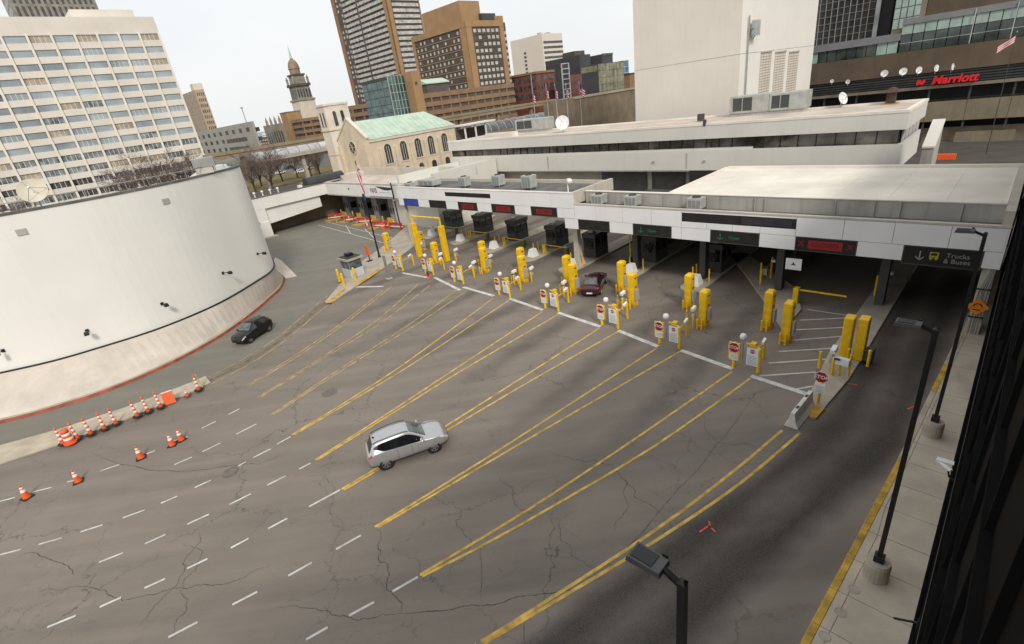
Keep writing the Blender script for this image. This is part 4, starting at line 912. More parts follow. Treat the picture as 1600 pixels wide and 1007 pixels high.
# ---------------------------------------------------------------- banner, hut, flagpole, orange bag
bp_ = gthing('banner', 'white banner with dark magenta letters NXS hanging on the far canopy', 'banner', 4.86, onw(614, 300, 4.86)[0], 0)
s1, z1 = onw(577, 301, 4.86); s0 = onw(615, 300, 4.86)[0]; L_ = s1 - s0
MB().box(-.05, 0, 0, L_, 4.75, 6.35).build('sheet', M['sign_white'], bp_)
mk('magenta', (.25, .01, .08), .6, .1)
put(text_mesh('NXS', 1.0, .006, M['magenta'], .02), 'lettering', bp_, -.06, L_ * .76, 5.6)
b = MB(); b.grid([[(-.056, L_ * (.62 - .6 * k / 8), 6.30 - .02 * k) for k in range(9)], [(-.056, L_ * (.62 - .6 * k / 8), 6.22 - .4 * math.sin(k / 8 * 2.6) - .02 * k) for k in range(9)]]); b.build('swoosh', mat('swoosh', (.05, .015, .02), .6), bp_)
MB().box(-.058, -.05, L_ * .1, L_ * .52, 5.35, 5.42).build('printed_rule', M['print_grey'], bp_)
t = gthing('banner_post', 'slim black post at the end of the banner', 'post', 4.6, s0 - .1); MB().tube((0, 0, 0), (0, 0, 6.9), .10, n=8).build('pole', M['black_metal'], t); MB().lathe([(.03, -.15), (.12, 0), (.03, .15)], (0, 0, 4.4), 10).build('lamp', M['white_paint'], t)

hw_, hs = atg(554, 430, .15)
t = gthing('guard_hut', 'small pale guard hut with dark windows and flat dark roof on the island', 'hut', hw_, hs, .15)
MB().box(-.8, .8, -.95, .95, 0, .95).build('lower_panel', mat('hut_panel', (.50, .53, .56), .6, .06), t, bevel=.02)
for a, c_ in ((-.8, -.95), (-.8, .87), (.72, -.95), (.72, .87), (-.8, -.04), (.72, -.04)): MB().box(a, a + .08, c_, c_ + .08, .95, 1.95).build('corner_post', M['booth_grey'], t)
MB().box(-.74, .74, -.89, .89, .95, 1.95).build('window_glass', mat('hut_glass', (.10, .12, .12), .08, .5, 1.2), t)
MB().box(-1.0, 1.0, -1.15, 1.15, 1.95, 2.2).build('roof_fascia', M['parapet_grey'], t, bevel=.02); MB().box(-.9, .9, -1.05, 1.05, 2.2, 2.23).build('roof', mat('hut_roof', (.045, .038, .03), .9, .3), t)
MB().box(-.3, .4, -.2, .6, 2.23, 2.6).build('roof_unit', M['black_metal'], t, bevel=.03)
for x, y, lab in ((538, 447, 'front left'), (556, 438, 'front right'), (531, 440, 'at the left')): 
    q = thing('bollard', 'thick yellow bollard guarding the hut, %s' % lab, 'bollard', at(x, y, .15)); MB().lathe([(.13, 0), (.13, 1.35), (.07, 1.43), (.01, 1.45)], (0, 0, 0), 12).build('post', M['yellow'], q); MB().lathe([(.18, 0), (.18, .05)], (0, 0, 0), 12).build('base_ring', M['kerb_yellow'], q)
t = gthing('orange_sign_bag', 'orange bag over a sign on a dark post beside the hut', 'sign', *atg(578, 408, .15), .15)
MB().tube((0, 0, 0), (0, 0, .9), .05, n=8).build('post', M['black_metal'], t); b = MB(); b.prism([(-.1, -.3), (.1, -.3), (.1, .3), (-.1, .3)], .75, 2.0, [(-.05, -.25), (.05, -.25), (.05, .25), (-.05, .25)]); b.build('bag', M['orange'], t, bevel=.08); MB().box(-.35, .35, -.25, .25, 0, .06).build('foot', M['rubber'], t)
t = gthing('grey_panel_post', 'slim pale grey panel standing on edge near the first lane', 'sign', *atg(608, 436, .0), .012)
MB().prism([(-.05, -.22), (.05, -.22), (.05, .22), (-.05, .22)], .1, 2.6).build('panel', M['booth_grey'], t); MB().box(-.3, .3, -.3, .3, 0, .1).build('foot', M['concrete'], t)
fp = gthing('flagpole', 'dark flagpole with a limp striped flag before the far canopy', 'flagpole', *atg(593, 402, .15), .15)
MB().tube((0, 0, 0), (0, 0, 11.6), .11, .05, n=12).build('pole', M['black_metal'], fp); MB().lathe([(.2, 0), (.2, .08), (.12, .3)], (0, 0, 0), 12).build('base', M['black_metal'], fp); MB().lathe([(.02, -.1), (.1, 0), (.02, .1)], (0, 0, 11.65), 10).build('finial', M['yellow'], fp)
def limp_flag(par, z1, L_, wdt, r=.12, n=9, canton_low=True, ax=0.0):
    for k in range(n):
        b = MB(); rows = []
        for j in range(15):
            z = z1 - L_ * j / 14; f = .3 + .7 * min(1, j / 5)
            y0 = wdt * f * k / n; y1 = wdt * f * (k + 1) / n
            sh = .22 * j / 14 * wdt
            def P(y): 
                return ((r + .10 * math.sin(y * 14 + j * .35)) * math.cos(ax) - (y + sh) * math.sin(ax), (r + .10 * math.sin(y * 14 + j * .35)) * math.sin(ax) + (y + sh) * math.cos(ax), z)
            rows.append([P(y0), P((y0 + y1) / 2), P(y1)])
        b.grid(rows); b.build('stripe', M['flag_red'] if k % 2 == 0 else M['sign_white'], par, smooth=True)
limp_flag(fp, 11.2, 3.3, .75, ax=math.pi * .95); 
b = MB(); rows = []
for j in range(6): rows.append([(-.2 - .1 * math.sin(q * 2 + j), -.05 - .13 * q, 7.9 - .16 * j) for q in range(5)])
b.grid(rows); b.build('canton', M['flag_blue'], fp, smooth=True)

# ================================================================ cones, delineators, barrels, jersey barrier
def make_cone():
    t = thing('traffic_cone', '', 'cone', (0, 0, 0), 0, 'orange cones on the dashed line')
    MB().prism([(-.24, -.24), (.24, -.24), (.24, .24), (-.24, .24)], 0, .05).build('base', M['rubber'], t, bevel=.015)
    MB().lathe([(.185, .05), (.115, .40)], (0, 0, 0), 18, cap=False).build('body', M['orange'], t, smooth=True)
    MB().lathe([(.1155, .40), (.087, .55)], (0, 0, 0), 18, cap=False).build('collar', M['reflective'], t, smooth=True)
    MB().lathe([(.0865, .55), (.075, .61)], (0, 0, 0), 18, cap=False).build('body', M['orange'], t, smooth=True)
    MB().lathe([(.0755, .61), (.058, .70)], (0, 0, 0), 18, cap=False).build('collar', M['reflective'], t, smooth=True)
    MB().lathe([(.057, .70), (.035, .80), (.01, .81)], (0, 0, 0), 18).build('tip', M['orange'], t, smooth=True)
    return t
co_ = None
for x, y, lab, sc in ((43, 778, 'farthest left, nearest the viewer', 1.05), (123, 753, 'second from the left', 1.0), (221, 716, 'middle one of five', 1.05), (270, 696, 'left one of the close pair', 1.0), (284, 688, 'right one of the close pair', 1.0), (293, 619, 'small one on the island between the tall ones', .7)):
    t = make_cone() if co_ is None else copy_tree(co_); co_ = co_ or t
    t.location = at(x, y, .15 if sc < .9 else .012); t.rotation_euler = (0, 0, random.uniform(0, 1.5)); t.scale = (sc,) * 3
    t['label'] = 'orange traffic cone with white collars, ' + lab
def make_delin():
    t = thing('tall_cone', '', 'cone', (0, 0, 0), 0, 'tall striped cones on the traffic island')
    MB().prism([(.30 * math.cos(a), .30 * math.sin(a)) for a in [math.pi / 4 * k for k in range(8)]], 0, .09).build('base', M['rubber'], t, bevel=.02)
    z = .09; r = .125
    for k, (h, m) in enumerate(((.26, 'orange'), (.15, 'reflective'), (.13, 'orange'), (.15, 'reflective'), (.13, 'orange'), (.12, 'reflective'), (.17, 'orange'))):
        r1 = r - h * .066; MB().lathe([(r, z), (r1, z + h)], (0, 0, 0), 16, cap=(k == 6)).build('band', M[m], t, smooth=True); z += h; r = r1
    MB().path([(0, 0, z - .02), (.03, 0, z + .06), (-.03, 0, z + .06), (0, 0, z - .02)], .015, 6).build('handle', M['orange'], t)
    return t
de = None
for i_, (x, y, lab) in enumerate(((99.7, 694, 'first from the left, left of the barrel'), (122, 686, 'second, right of the barrel'), (143, 679, 'third from the left'), (164, 671, 'fourth from the left'), (182, 663, 'fifth from the left'), (215.6, 651, 'sixth from the left, after the gap'), (232.5, 644, 'seventh from the left'), (252, 637, 'eighth, left of the square orange panel'), (311, 610, 'last at the right tip of the island'))):
    t = make_delin() if de is None else copy_tree(de); de = de or t
    t.location = at(x, y, .14); t.rotation_euler = (R_(random.uniform(-2, 2)), R_(random.uniform(-2, 2)), random.random()); t['label'] = 'tall striped cone on the island, ' + lab
t = thing('traffic_barrel', 'fat orange and white striped traffic barrel on the island', 'barrel', at(111, 692, .14))
z = .1; 
MB().lathe([(.36, 0), (.36, .1)], (0, 0, 0), 18).build('base', M['orange'], t)
for k, (h, m) in enumerate(((.2, 'orange'), (.15, 'reflective'), (.16, 'orange'), (.15, 'reflective'), (.22, 'orange'))): MB().lathe([(.27 - .015 * k, z), (.26 - .015 * k, z + h)], (0, 0, 0), 20, cap=(k == 4)).build('band', M[m], t, smooth=True); z += h
t = thing('orange_road_sign', 'plain orange square panel leaning among the tall cones', 'sign panel', at(267, 629, .14), R_(28))
MB().hexa([(-.33, -.22, 0), (.33, -.22, 0), (.33, -.16, 0), (-.33, -.16, 0)], [(-.33, .0, .8), (.33, .0, .8), (.33, .06, .8), (-.33, .06, .8)]).build('board', M['orange'], t); MB().box(-.31, .31, .01, .05, .8, .86).build('top_edge', M['reflective'], t); MB().box(-.06, .06, -.2, .5, 0, .05).build('foot', M['rubber'], t)
t = thing('leaning_pole', 'thin yellow-green pole leaning on the last tall cone', 'pole', at(316, 606, .14)); MB().tube((.05, 0, 0), (-.12, .05, 1.1), .035, n=8).build('rod', mat('lime', (.6, .6, .15), .5), t); MB().lathe([(.05, 0), (.05, .04)], (.05, 0, 0), 8).build('tip', M['rubber'], t)
for k, (x, y) in enumerate(((617, 353), (573, 352), (547, 347), (575, 356))):
    t = copy_tree(de if k != 3 else co_); t.location = at(x, y, .012); t['group'] = 'cones at the closed lanes'; t['label'] = ('orange striped cone before the closed lanes, ' + ('nearest', 'middle', 'farthest')[k]) if k < 3 else 'small orange cone before the closed lanes'
t = thing('traffic_barrel', 'orange barrel by the yellow post before the closed lanes', 'barrel', at(599, 358, .012)); MB().lathe([(.3, 0), (.28, .9), (.2, .95)], (0, 0, 0), 16).build('body', M['orange'], t); MB().lathe([(.295, .5), (.29, .65)], (0, 0, 0), 16, cap=False).build('band', M['reflective'], t)
# jersey barrier
a, b_ = at(1236, 669, 0), at(1264, 633, 0); d = b_ - a
jb = thing('jersey_barrier', 'white concrete jersey barrier at the island nose', 'barrier', (a + b_) / 2, math.atan2(d.y, d.x)); L_ = d.length / 2
pr = [(-.30, 0), (.30, 0), (.30, .08), (.17, .33), (.09, .86), (-.09, .86), (-.17, .33), (-.30, .08)]
b = MB(); b.extr([(-L_, y, z) for y, z in pr], (2 * L_, 0, 0)); b.build('body', mat('barrier_white', (.66, .635, .58), .8, .08, 1.5, streak=.2), jb, bevel=.02)
for q in (-.5, .5): MB().box(L_ * q - .12, L_ * q + .12, -.06, .06, .86, .875).build('lifting_slot', M['booth_dark'], jb)

# ================================================================ street lamps
mk('lamp_grey', (.075, .075, .078), .5, .15, 3)
def lamp(x, y, z0, h, label, pxtop=None, loc=None):
    p = loc or at(x, y, z0); t = gthing('street_lamp', label, 'street lamp', *w2g(p), z0, 'black street lamps on concrete bases')
    MB().lathe([(.36, 0), (.36, .62), (.33, .68), (.33, .72), (.01, .73)], (0, 0, 0), 20).build('concrete_base', M['concrete'], t)
    MB().box(-.14, .14, -.14, .14, .73, .98).build('base_cover', M['black_metal'], t, bevel=.02)
    MB().prism([(-.068, -.068), (.068, -.068), (.068, .068), (-.068, .068)], .95, h, [(-.06, -.06), (.06, -.06), (.06, .06), (-.06, .06)]).build('pole', M['black_metal'], t)
    MB().prism([(-.065, -.065), (.065, -.065), (.065, .065), (-.065, .065)], h, h + .05, [(-.02, -.02), (.02, -.02), (.02, .02), (-.02, .02)]).build('pole_cap', M['black_metal'], t)
    MB().hexa([(-.04, .055, h - .12), (.04, .055, h - .12), (.04, .30, h + .0), (-.04, .30, h + .0)], [(-.04, .055, h - .03), (.04, .055, h - .03), (.04, .30, h + .08), (-.04, .30, h + .08)]).build('arm', M['black_metal'], t)
    hd = MB().prism([(-.17, .28), (.17, .28), (.19, .86), (-.19, .86)], h - .0, h + .10, [(-.155, .29), (.155, .29), (.175, .84), (-.175, .84)]).build('head', M['lamp_grey'], t, bevel=.01)
    MB().box(-.125, .125, .44, .80, h + .101, h + .115).build('heat_sink', M['dark'], hd)
    MB().box(.165, .20, .33, .41, h + .02, h + .14).build('photocell', M['dark'], hd)
    return t
lamp(1367, 900, .13, 9.1, 'black street lamp on a round concrete base, middle one on the sidewalk')
lamp(1455, 679, .13, 9.1, 'black street lamp on a round concrete base, far one on the sidewalk')
pn = at(1066.5, 910, 9.25); lamp(0, 0, .13, 9.12, 'near black street lamp whose head rises into the bottom of the picture', loc=Vector((pn.x, pn.y, .13)))
# orange diamond sign on the column
t = gthing('diamond_sign', 'orange diamond warning sign with a curved arrow on the canopy column', 'sign', -.06, .38, 1.9)
face_plate([(0, .5), (.5, 0), (0, -.5), (-.5, 0)], -.03, 0, 0, .02).build('plate', M['orange_sign'], t)
b = MB(); arc = [(.18 * math.cos(a), .18 * math.sin(a) + .03) for a in [math.pi * k / 6 for k in range(7)]]
b.path([(-.035, y, z) for y, z in arc], .03, 6); b.build('arrow', M['black_metal'], t); MB().box(-.04, -.031, -.14, .16, -.2, -.14).build('arrow_bar', M['black_metal'], t); MB().box(-.01, .02, -.03, .03, -.5, .75).build('bracket', M['galv'], t)
# ================================================================ dark glass building on the right (the viewer stands at its edge)
rb = gthing('glass_building', 'dark glass building wall running along the right sidewalk', 'building', -20, -.35); O4 = (-20, -.35, 0)
def rr(): return MB(O4)
mk('wall_glass', (.004, .004, .0045), .6, .4, .5, spec=.06); mk('wall_steel', (.008, .008, .0085), .8, .2, 1, spec=.05); mk('pebble', (.10, .09, .075), .95, .7, 14, bump=.8, bscale=30)
rr().box(-50, 14, -14, -.36, 0, 15.3).build('core', M['wall_glass'], rb)
rr().box(-50, 14, -.36, -.26, 0, .5).build('plinth', M['wall_steel'], rb)
rr().box(-50, 14, -.36, -.27, 4.0, 4.75).build('pebble_band', M['pebble'], rb)
for z in (3.9, 4.78, 6.4, 6.9, 9.0, 11.4, 13.8): rr().box(-50, 14, -.36, -.25 if z < 5 else -.24, z, z + .07).build('transom', M['wall_steel'], rb)
w = -50.0
while w < 14:
    for z0, z1 in ((.52, 3.88), (4.86, 6.38), (6.98, 8.98), (9.08, 11.38), (11.48, 13.78), (13.88, 15.25)):
        rr().box(w + .05, w + 1.95, -.36, -.335, z0, z1).build('glass_panel', M['wall_glass'], rb)
    rr().box(w - .04, w + .04, -.36, -.27, .5, 15.28).build('mullion', M['wall_steel'], rb)
    w += 2.0
rr().box(-50, 14, -14.2, -.30, 15.3, 15.42).build('roof', M['roof_grey'], rb)
# cameras on the wall
P = at(1451, 799, 4.2); w_ = w2g(P)[0]
t = gthing('bullet_camera', 'white bullet camera on a bracket reaching over the right sidewalk', 'security camera', -19.2, -.26, 4.3)
MB().path([(0, 0, -.35), (0, .12, -.3), (0, .2, -.02)], .025, 6).build('bracket', M['black_metal'], t)
MB().tube((-.15, .12, .05), (.1, .48, .12), .06, .07, n=12).build('body', M['white_paint'], t); MB().box(-.02, .16, .1, .5, .17, .19).build('sun_shield', M['white_paint'], t)
t = gthing('wall_bracket', 'thin black bracket sticking out of the dark wall low down', 'bracket', -24.3, -.26, 3.2)
MB().tube((0, 0, .12), (-.1, .45, 0), .03, n=6).build('rod', M['black_metal'], t); MB().box(-.06, .06, -.02, .02, 0, .24).build('plate', M['black_metal'], t)
# ================================================================ cars
mk('tyre', (.012, .012, .012), .85, .2, 5); mk('rim', (.40, .41, .42), .3, .1, 5, metal=.8); mk('car_glass', (.012, .014, .015), .04, .3, 2, spec=.9); mk('trim', (.015, .015, .016), .5, .2, 5)
mk('car_glass_light', (.10, .12, .12), .06, .4, 2, spec=.9)
mk('tail_red', (.42, .01, .015), .15, .15, 8, coat=.6); mk('head_lamp', (.62, .62, .60), .1, .2, 9, coat=.6); mk('plate_white', (.65, .66, .62), .5, .05)
def carpaint(name, c, metal=.5): return mat(name, c, .28, .03, 3, metal=metal, coat=.8)
def cr_(a, b_, c_, d, t): return .5 * ((2*b_) + (c_-a)*t + (2*a-5*b_+4*c_-d)*t*t + (-a+3*b_-3*c_+d)*t**3)
def make_car(name, label, paint, st, cow, rf, rr_, rb_, axles, wr, loc, az, trackw, tail, head, rails=False, ant=True, lightglass=False, pillar=None, low_trim=True, taper=False):
    # st: rows (x, zb, hw, zsh, zt, wt) rear to front; indices: cow = cowl, rf = roof front, rr_ = roof rear, rb_ = rear window base
    t = thing(name, label, 'car', loc, math.radians(90 - az))
    n = 4; rows = []; par = []
    for i in range(len(st) - 1):
        a = st[max(i-1, 0)]; b_ = st[i]; c_ = st[i+1]; d = st[min(i+2, len(st)-1)]
        for k in range(n):
            q = k / n; rows.append([cr_(a[j], b_[j], c_[j], d[j], q) if j else b_[0] + (c_[0]-b_[0])*q for j in range(6)]); par.append(i + q)
    rows.append(list(st[-1])); par.append(len(st) - 1)
    def sect(r):
        x, zb, hw, zsh, zt, wt = r
        P = [(hw*.86, zb), (hw*.96, zb+.10), (hw, zb + (zsh-zb)*.5), (hw*.985, zsh-.07), (hw*.945, zsh)]
        e = (wt, max(zt-.07, zsh + .002)); P += [(P[4][0] + (e[0]-P[4][0])*k/4, P[4][1] + (e[1]-P[4][1])*k/4) for k in (1, 2, 3)]
        P += [e, (wt*.93, zt-.025), (wt*.6, zt-.005), (0, zt)]
        return [(x, y, z) for y, z in P]
    S = [sect(r) for r in rows]; nv = len(S[0])
    full = [[(x, y, z) for x, y, z in s_] + [(x, -y, z) for x, y, z in s_[-2::-1]] for s_ in S]
    b = MB(); b.grid(full); b.F.append(tuple(b.v(p) for p in full[0])); b.F.append(tuple(b.v(p) for p in reversed(full[-1])))
    body = b.build('body', paint, t, smooth=True)
    # underside closes the shell
    MB().grid([[(s_[0][0], y * s_[0][1], s_[0][2] + .01) for y in (-1, 1)] for s_ in S]).build('underbody', M['trim'], t)
    def idx(p): return min(range(len(par)), key=lambda i_: abs(par[i_] - p))
    def lerp(a, b_, q): return tuple(a[k] + (b_[k]-a[k])*q for k in range(3))
    gm = M['car_glass']
    # side windows, split by pillars
    x_front = rows[idx(cow)][0]; x_back = rows[idx(rb_)][0]
    for sg in (1, -1):
        segs = pillar
        for (p0, p1) in segs:
            i0, i1 = idx(p0), idx(p1); R3 = []
            for i_ in range(i0, i1 + 1):
                lo, hi = S[i_][4], S[i_][8]; q_ = (i_ - i0) / max(1, i1 - i0); q_ = q_ if p0 < 3.5 + .0 or taper else 1; a = lerp(lo, hi, .08 + (.5 * max(0, 1 - q_ / .28) ** 1.5 if taper else 0)); c_ = lerp(lo, hi, .90 - (.12 * max(0, 1 - q_ / .2) if taper else 0))
                R3.append([(a[0], sg * (a[1] + .012), a[2]), (c_[0], sg * (c_[1] + .012), c_[2])])
            MB().grid(R3).build('side_window', gm, t)
    def top_glass(p0, p1, nm, m, f0=.06, f1=.94, lift=.012):
        i0, i1 = idx(p0), idx(p1); R3 = []; 
        for j in range(9):
            q = f0 + (f1 - f0) * j / 8; u = i0 + (i1 - i0) * q; k = int(min(u, i1 - 1e-6)); fr = u - k
            row = [lerp(S[k][v_], S[k+1][v_], fr) for v_ in (8, 9, 10, 11)]; row = [(p[0] + lift * .4 * (1 if p0 > 4 else -1), p[1] * .93, p[2] + lift) for p in row]
            R3.append([(p[0], p[1], p[2]) for p in row] + [(p[0], -p[1], p[2]) for p in row[-2::-1]])
        MB().grid(R3).build(nm, m, t, smooth=True)
    top_glass(rf, cow, 'windscreen', M['car_glass_light'] if not lightglass else gm); top_glass(rb_, rr_, 'rear_window', gm if not lightglass else M['car_glass_light'])
    # wheels
    for ax_ in axles:
        for sg in (1, -1):
            wv = MB(); arch = MB(); y = trackw
            o = MB().lathe([(wr + .075, -.06), (wr + .075, .05), (wr * .5, .052)], (0, 0, 0), 22).build('wheel_arch', M['trim'], t)
            o.matrix_local = Matrix.Translation((ax_, sg * (y - .0), wr + .02)) @ Matrix.Rotation(math.pi / 2 * -sg, 4, 'X')
            b = MB(); b.lathe([(wr * .62, -.1), (wr * .97, -.1), (wr, -.06), (wr, .05), (wr * .95, .085), (wr * .66, .088), (wr * .64, .05)], (0, 0, 0), 24, cap=False)
            wl = b.build('wheel', M['tyre'], t, smooth=True); wl.matrix_local = Matrix.Translation((ax_, sg * y, wr)) @ Matrix.Rotation(math.pi / 2 * -sg, 4, 'X')
            b = MB(); b.lathe([(wr * .67, .07), (wr * .6, .085), (wr * .56, .045), (.04, .03), (.01, .03)], (0, 0, 0), 20, cap=False)
            for k in range(5):
                a = 2 * math.pi * k / 5; c_, s_ = math.cos(a), math.sin(a)
                b.hexa([(c_*.03 - s_*.035, s_*.03 + c_*.035, .03), (c_*.03 + s_*.035, s_*.03 - c_*.035, .03), (c_*wr*.6 + s_*.03, s_*wr*.6 - c_*.03, .03), (c_*wr*.6 - s_*.03, s_*wr*.6 + c_*.03, .03)],
                       [(c_*.03 - s_*.03, s_*.03 + c_*.03, .085), (c_*.03 + s_*.03, s_*.03 - c_*.03, .085), (c_*wr*.6 + s_*.025, s_*wr*.6 - c_*.025, .085), (c_*wr*.6 - s_*.025, s_*wr*.6 + c_*.025, .085)])
            b.build('rim', M['rim'], wl)
            MB().lathe([(wr * .58, .02), (.01, .02)], (0, 0, 0), 20, cap=False).build('brake_disc', M['trim'], wl)
    def surf_patch(i0, i1, v0, v1, nm, m, sg, lift=.012, par_=t):
        R3 = [[(S[i_][v_][0] + lift * (1 if i0 > len(S) / 2 else -1), sg * (S[i_][v_][1] + lift), S[i_][v_][2] + lift * .4) for v_ in range(v0, v1 + 1)] for i_ in range(i0, i1 + 1)]
        return MB().grid(R3).build(nm, m, par_, smooth=True)
    for sg in (1, -1):
        surf_patch(*tail, 'tail_lamp', M['tail_red'], sg); surf_patch(*head, 'head_lamp', M['head_lamp'], sg)
        i_ = idx(cow - .25); p = S[i_][4]; MB().hexa([(p[0] - .08, sg * p[1], p[2]), (p[0] + .06, sg * p[1], p[2]), (p[0] + .06, sg * (p[1] + .2), p[2] + .02), (p[0] - .08, sg * (p[1] + .2), p[2] + .02)], [(p[0] - .07, sg * p[1], p[2] + .12), (p[0] + .03, sg * p[1], p[2] + .12), (p[0] + .02, sg * (p[1] + .19), p[2] + .15), (p[0] - .07, sg * (p[1] + .19), p[2] + .15)]).build('mirror', paint, t, bevel=.02)
        if low_trim:
            R3 = [[(S[i_][v_][0], sg * (S[i_][v_][1] + .012), S[i_][v_][2]) for v_ in (0, 1)] for i_ in range(len(S))]
            MB().grid(R3).build('sill_trim', M['trim'], t)
        for q in (rf - 1.0, rf + .15):
            p = S[idx(q)][3]; MB().box(p[0] - .09, p[0] + .09, sg * p[1] - .02, sg * p[1] + .02, p[2] - .06, p[2] - .03).build('door_handle', paint, t)
        for q in (rf - 1.25, rf - .1):                   # door seams
            i_ = idx(q); MB().grid([[(S[i_][v_][0] - .006, sg * (S[i_][v_][1] + .004), S[i_][v_][2]) for v_ in (1, 2, 3, 4)], [(S[i_][v_][0] + .006, sg * (S[i_][v_][1] + .004), S[i_][v_][2]) for v_ in (1, 2, 3, 4)]]).build('door_seam', M['trim'], t)
        if rails:
            i0, i1 = idx(rr_ + .1), idx(rf - .1); MB().path([(S[i_][9][0], sg * S[i_][9][1] * .98, S[i_][9][2] + .045) for i_ in range(i0, i1 + 1, 2)], .018, 6).build('roof_rail', M['trim'], t)
    f = S[0]; MB().box(f[0][0] - .03, f[0][0] - .005, -.26, .26, f[3][2] - .30, f[3][2] - .17).build('number_plate', M['plate_white'], t)
    f = S[-1]; MB().box(f[0][0] + .004, f[0][0] + .03, -.45, .45, f[2][2] - .02, f[2][2] + .12).build('grille', M['trim'], t)
    if ant: p = S[idx(rr_ + .35)][11]; MB().hexa([(p[0] - .08, -.02, p[2] - .01), (p[0] + .08, -.02, p[2] - .01), (p[0] + .08, .02, p[2] - .01), (p[0] - .08, .02, p[2] - .01)], [(p[0] - .09, -.008, p[2] + .07), (p[0] - .04, -.008, p[2] + .07), (p[0] - .04, .008, p[2] + .07), (p[0] - .09, .008, p[2] + .07)]).build('aerial', M['trim'], t)
    return t
SUV = [(-2.14, .42, .66, .86, .93, .50), (-2.09, .34, .80, .97, 1.03, .62), (-2.00, .32, .865, 1.02, 1.10, .70), (-1.72, .31, .895, 1.08, 1.51, .57), (-1.15, .30, .91, 1.06, 1.615, .615), (-.40, .29, .915, 1.02, 1.66, .635), (.18, .29, .915, .99, 1.60, .615), (1.08, .29, .91, .97, 1.09, .72), (1.55, .30, .905, .95, 1.04, .72), (1.95, .32, .87, .86, .96, .66), (2.14, .36, .78, .72, .82, .56), (2.22, .42, .66, .62, .68, .46)]
a, b_ = at(604, 735, 0), at(683, 707, 0); d = (b_ - a).normalized(); az_ = math.degrees(math.atan2(d.x, d.y)); ctr_ = (a + b_) / 2 + Vector((-d.y, d.x, 0)) * .80
make_car('silver_suv', 'silver compact suv driving across the open lanes', carpaint('silver_paint', (.47, .475, .48), .6), SUV, 7, 6, 3, 2, (-1.32, 1.32), .345, Vector((ctr_.x, ctr_.y, .012)), az_, .80, (4, 10, 3, 5), (34, 40, 3, 4), rails=True, pillar=((3.05, 6.78),), taper=True).scale = (.94, .94, .99)
HAT = [(-2.05, .40, .64, .80, .88, .48), (-2.0, .32, .76, .92, .99, .58), (-1.9, .28, .82, .98, 1.06, .64), (-1.5, .25, .86, .98, 1.38, .56), (-.9, .24, .88, .96, 1.46, .58), (-.3, .24, .885, .94, 1.48, .585), (.2, .24, .885, .92, 1.43, .57), (1.0, .24, .88, .88, .98, .66), (1.5, .25, .86, .84, .91, .62), (1.9, .27, .80, .74, .82, .54), (2.08, .32, .68, .62, .70, .44), (2.14, .38, .56, .54, .60, .36)]
a, b_ = at(424, 517, 0), at(393, 537, 0); d = (b_ - a).normalized(); az_ = math.degrees(math.atan2(d.x, d.y)); ctr_ = (a + b_) / 2 - Vector((-d.y, d.x, 0)) * .76
make_car('black_hatchback', 'black hatchback driving along the kerb of the drum building', mat('black_paint', (.005, .0055, .006), .22, .03, 3, metal=0, coat=.3, spec=.4), HAT, 7, 6, 3, 2, (-1.28, 1.28), .325, Vector((ctr_.x, ctr_.y, .012)), az_, .76, (4, 10, 3, 5), (34, 41, 3, 4), pillar=((3.05, 6.75),), taper=True).scale = (.87, .9, 1.02)
SED = [(-2.38, .40, .66, .80, .86, .50), (-2.32, .32, .80, .92, .98, .62), (-2.15, .29, .86, .96, 1.04, .68), (-1.75, .27, .89, .95, 1.08, .66), (-1.05, .25, .905, .94, 1.40, .54), (-.5, .25, .91, .93, 1.46, .56), (.15, .25, .91, .92, 1.42, .55), (.98, .25, .905, .90, 1.00, .66), (1.6, .26, .89, .86, .93, .64), (2.05, .28, .83, .76, .84, .55), (2.28, .33, .70, .64, .72, .45), (2.36, .40, .58, .55, .62, .36)]
rear = (at(905, 468, .0) + at(938, 466, 0)) / 2; az_ = 23.0; d = Vector((math.sin(R_(az_)), math.cos(R_(az_)), 0)); ctr_ = rear + d * 2.2
make_car('dark_red_sedan', 'dark red sedan entering a toll lane between the yellow cabinets', carpaint('maroon_paint', (.055, .008, .013), .3), SED, 7, 6, 4, 3, (-1.36, 1.38), .325, Vector((ctr_.x, ctr_.y, .012)), az_, .79, (2, 8, 3, 5), (36, 42, 3, 4), lightglass=True, pillar=((4.1, 5.0), (5.1, 6.6))).scale = (.93, .93, .97)
# ================================================================ the city behind
mk('marble', (.71, .655, .58), .7, .07, .08, streak=.15); mk('marble_pale', (.76, .715, .64), .7, .05, .1)
mk('office_glass', (.33, .385, .42), .12, .35, .05, spec=.7); mk('office_blind', (.40, .35, .27), .3, .25, .3); mk('office_dark', (.085, .09, .095), .1, .5, .4); mk('office_mix', (.21, .24, .26), .1, .8, .35)
mk('brown_brick', (.27, .165, .09), .85, .12, .3); mk('tan_brick', (.36, .22, .11), .85, .08, .2); mk('dark_brown', (.095, .075, .06), .85, .2, .3); mk('balcony_white', (.52, .50, .46), .8, .25, .5); mk('slab_dark', (.10, .085, .072), .85, .2, .5)
mk('limestone', (.66, .55, .41), .85, .1, .35, bump=.3, streak=.15); mk('limestone_pale', (.68, .60, .51), .85, .09, .35, bump=.3); mk('copper', (.47, .585, .48), .7, .1, .4, streak=.12)
mk('teal_glass', (.055, .12, .115), .08, .5, .3, spec=.9); mk('teal_frame', (.35, .42, .40), .5, .1, 1); mk('red_brick', (.20, .065, .045), .85, .15, .4); mk('county_stone', (.29, .26, .205), .9, .2, .3); mk('cream_tower', (.68, .60, .51), .8, .03, .05)
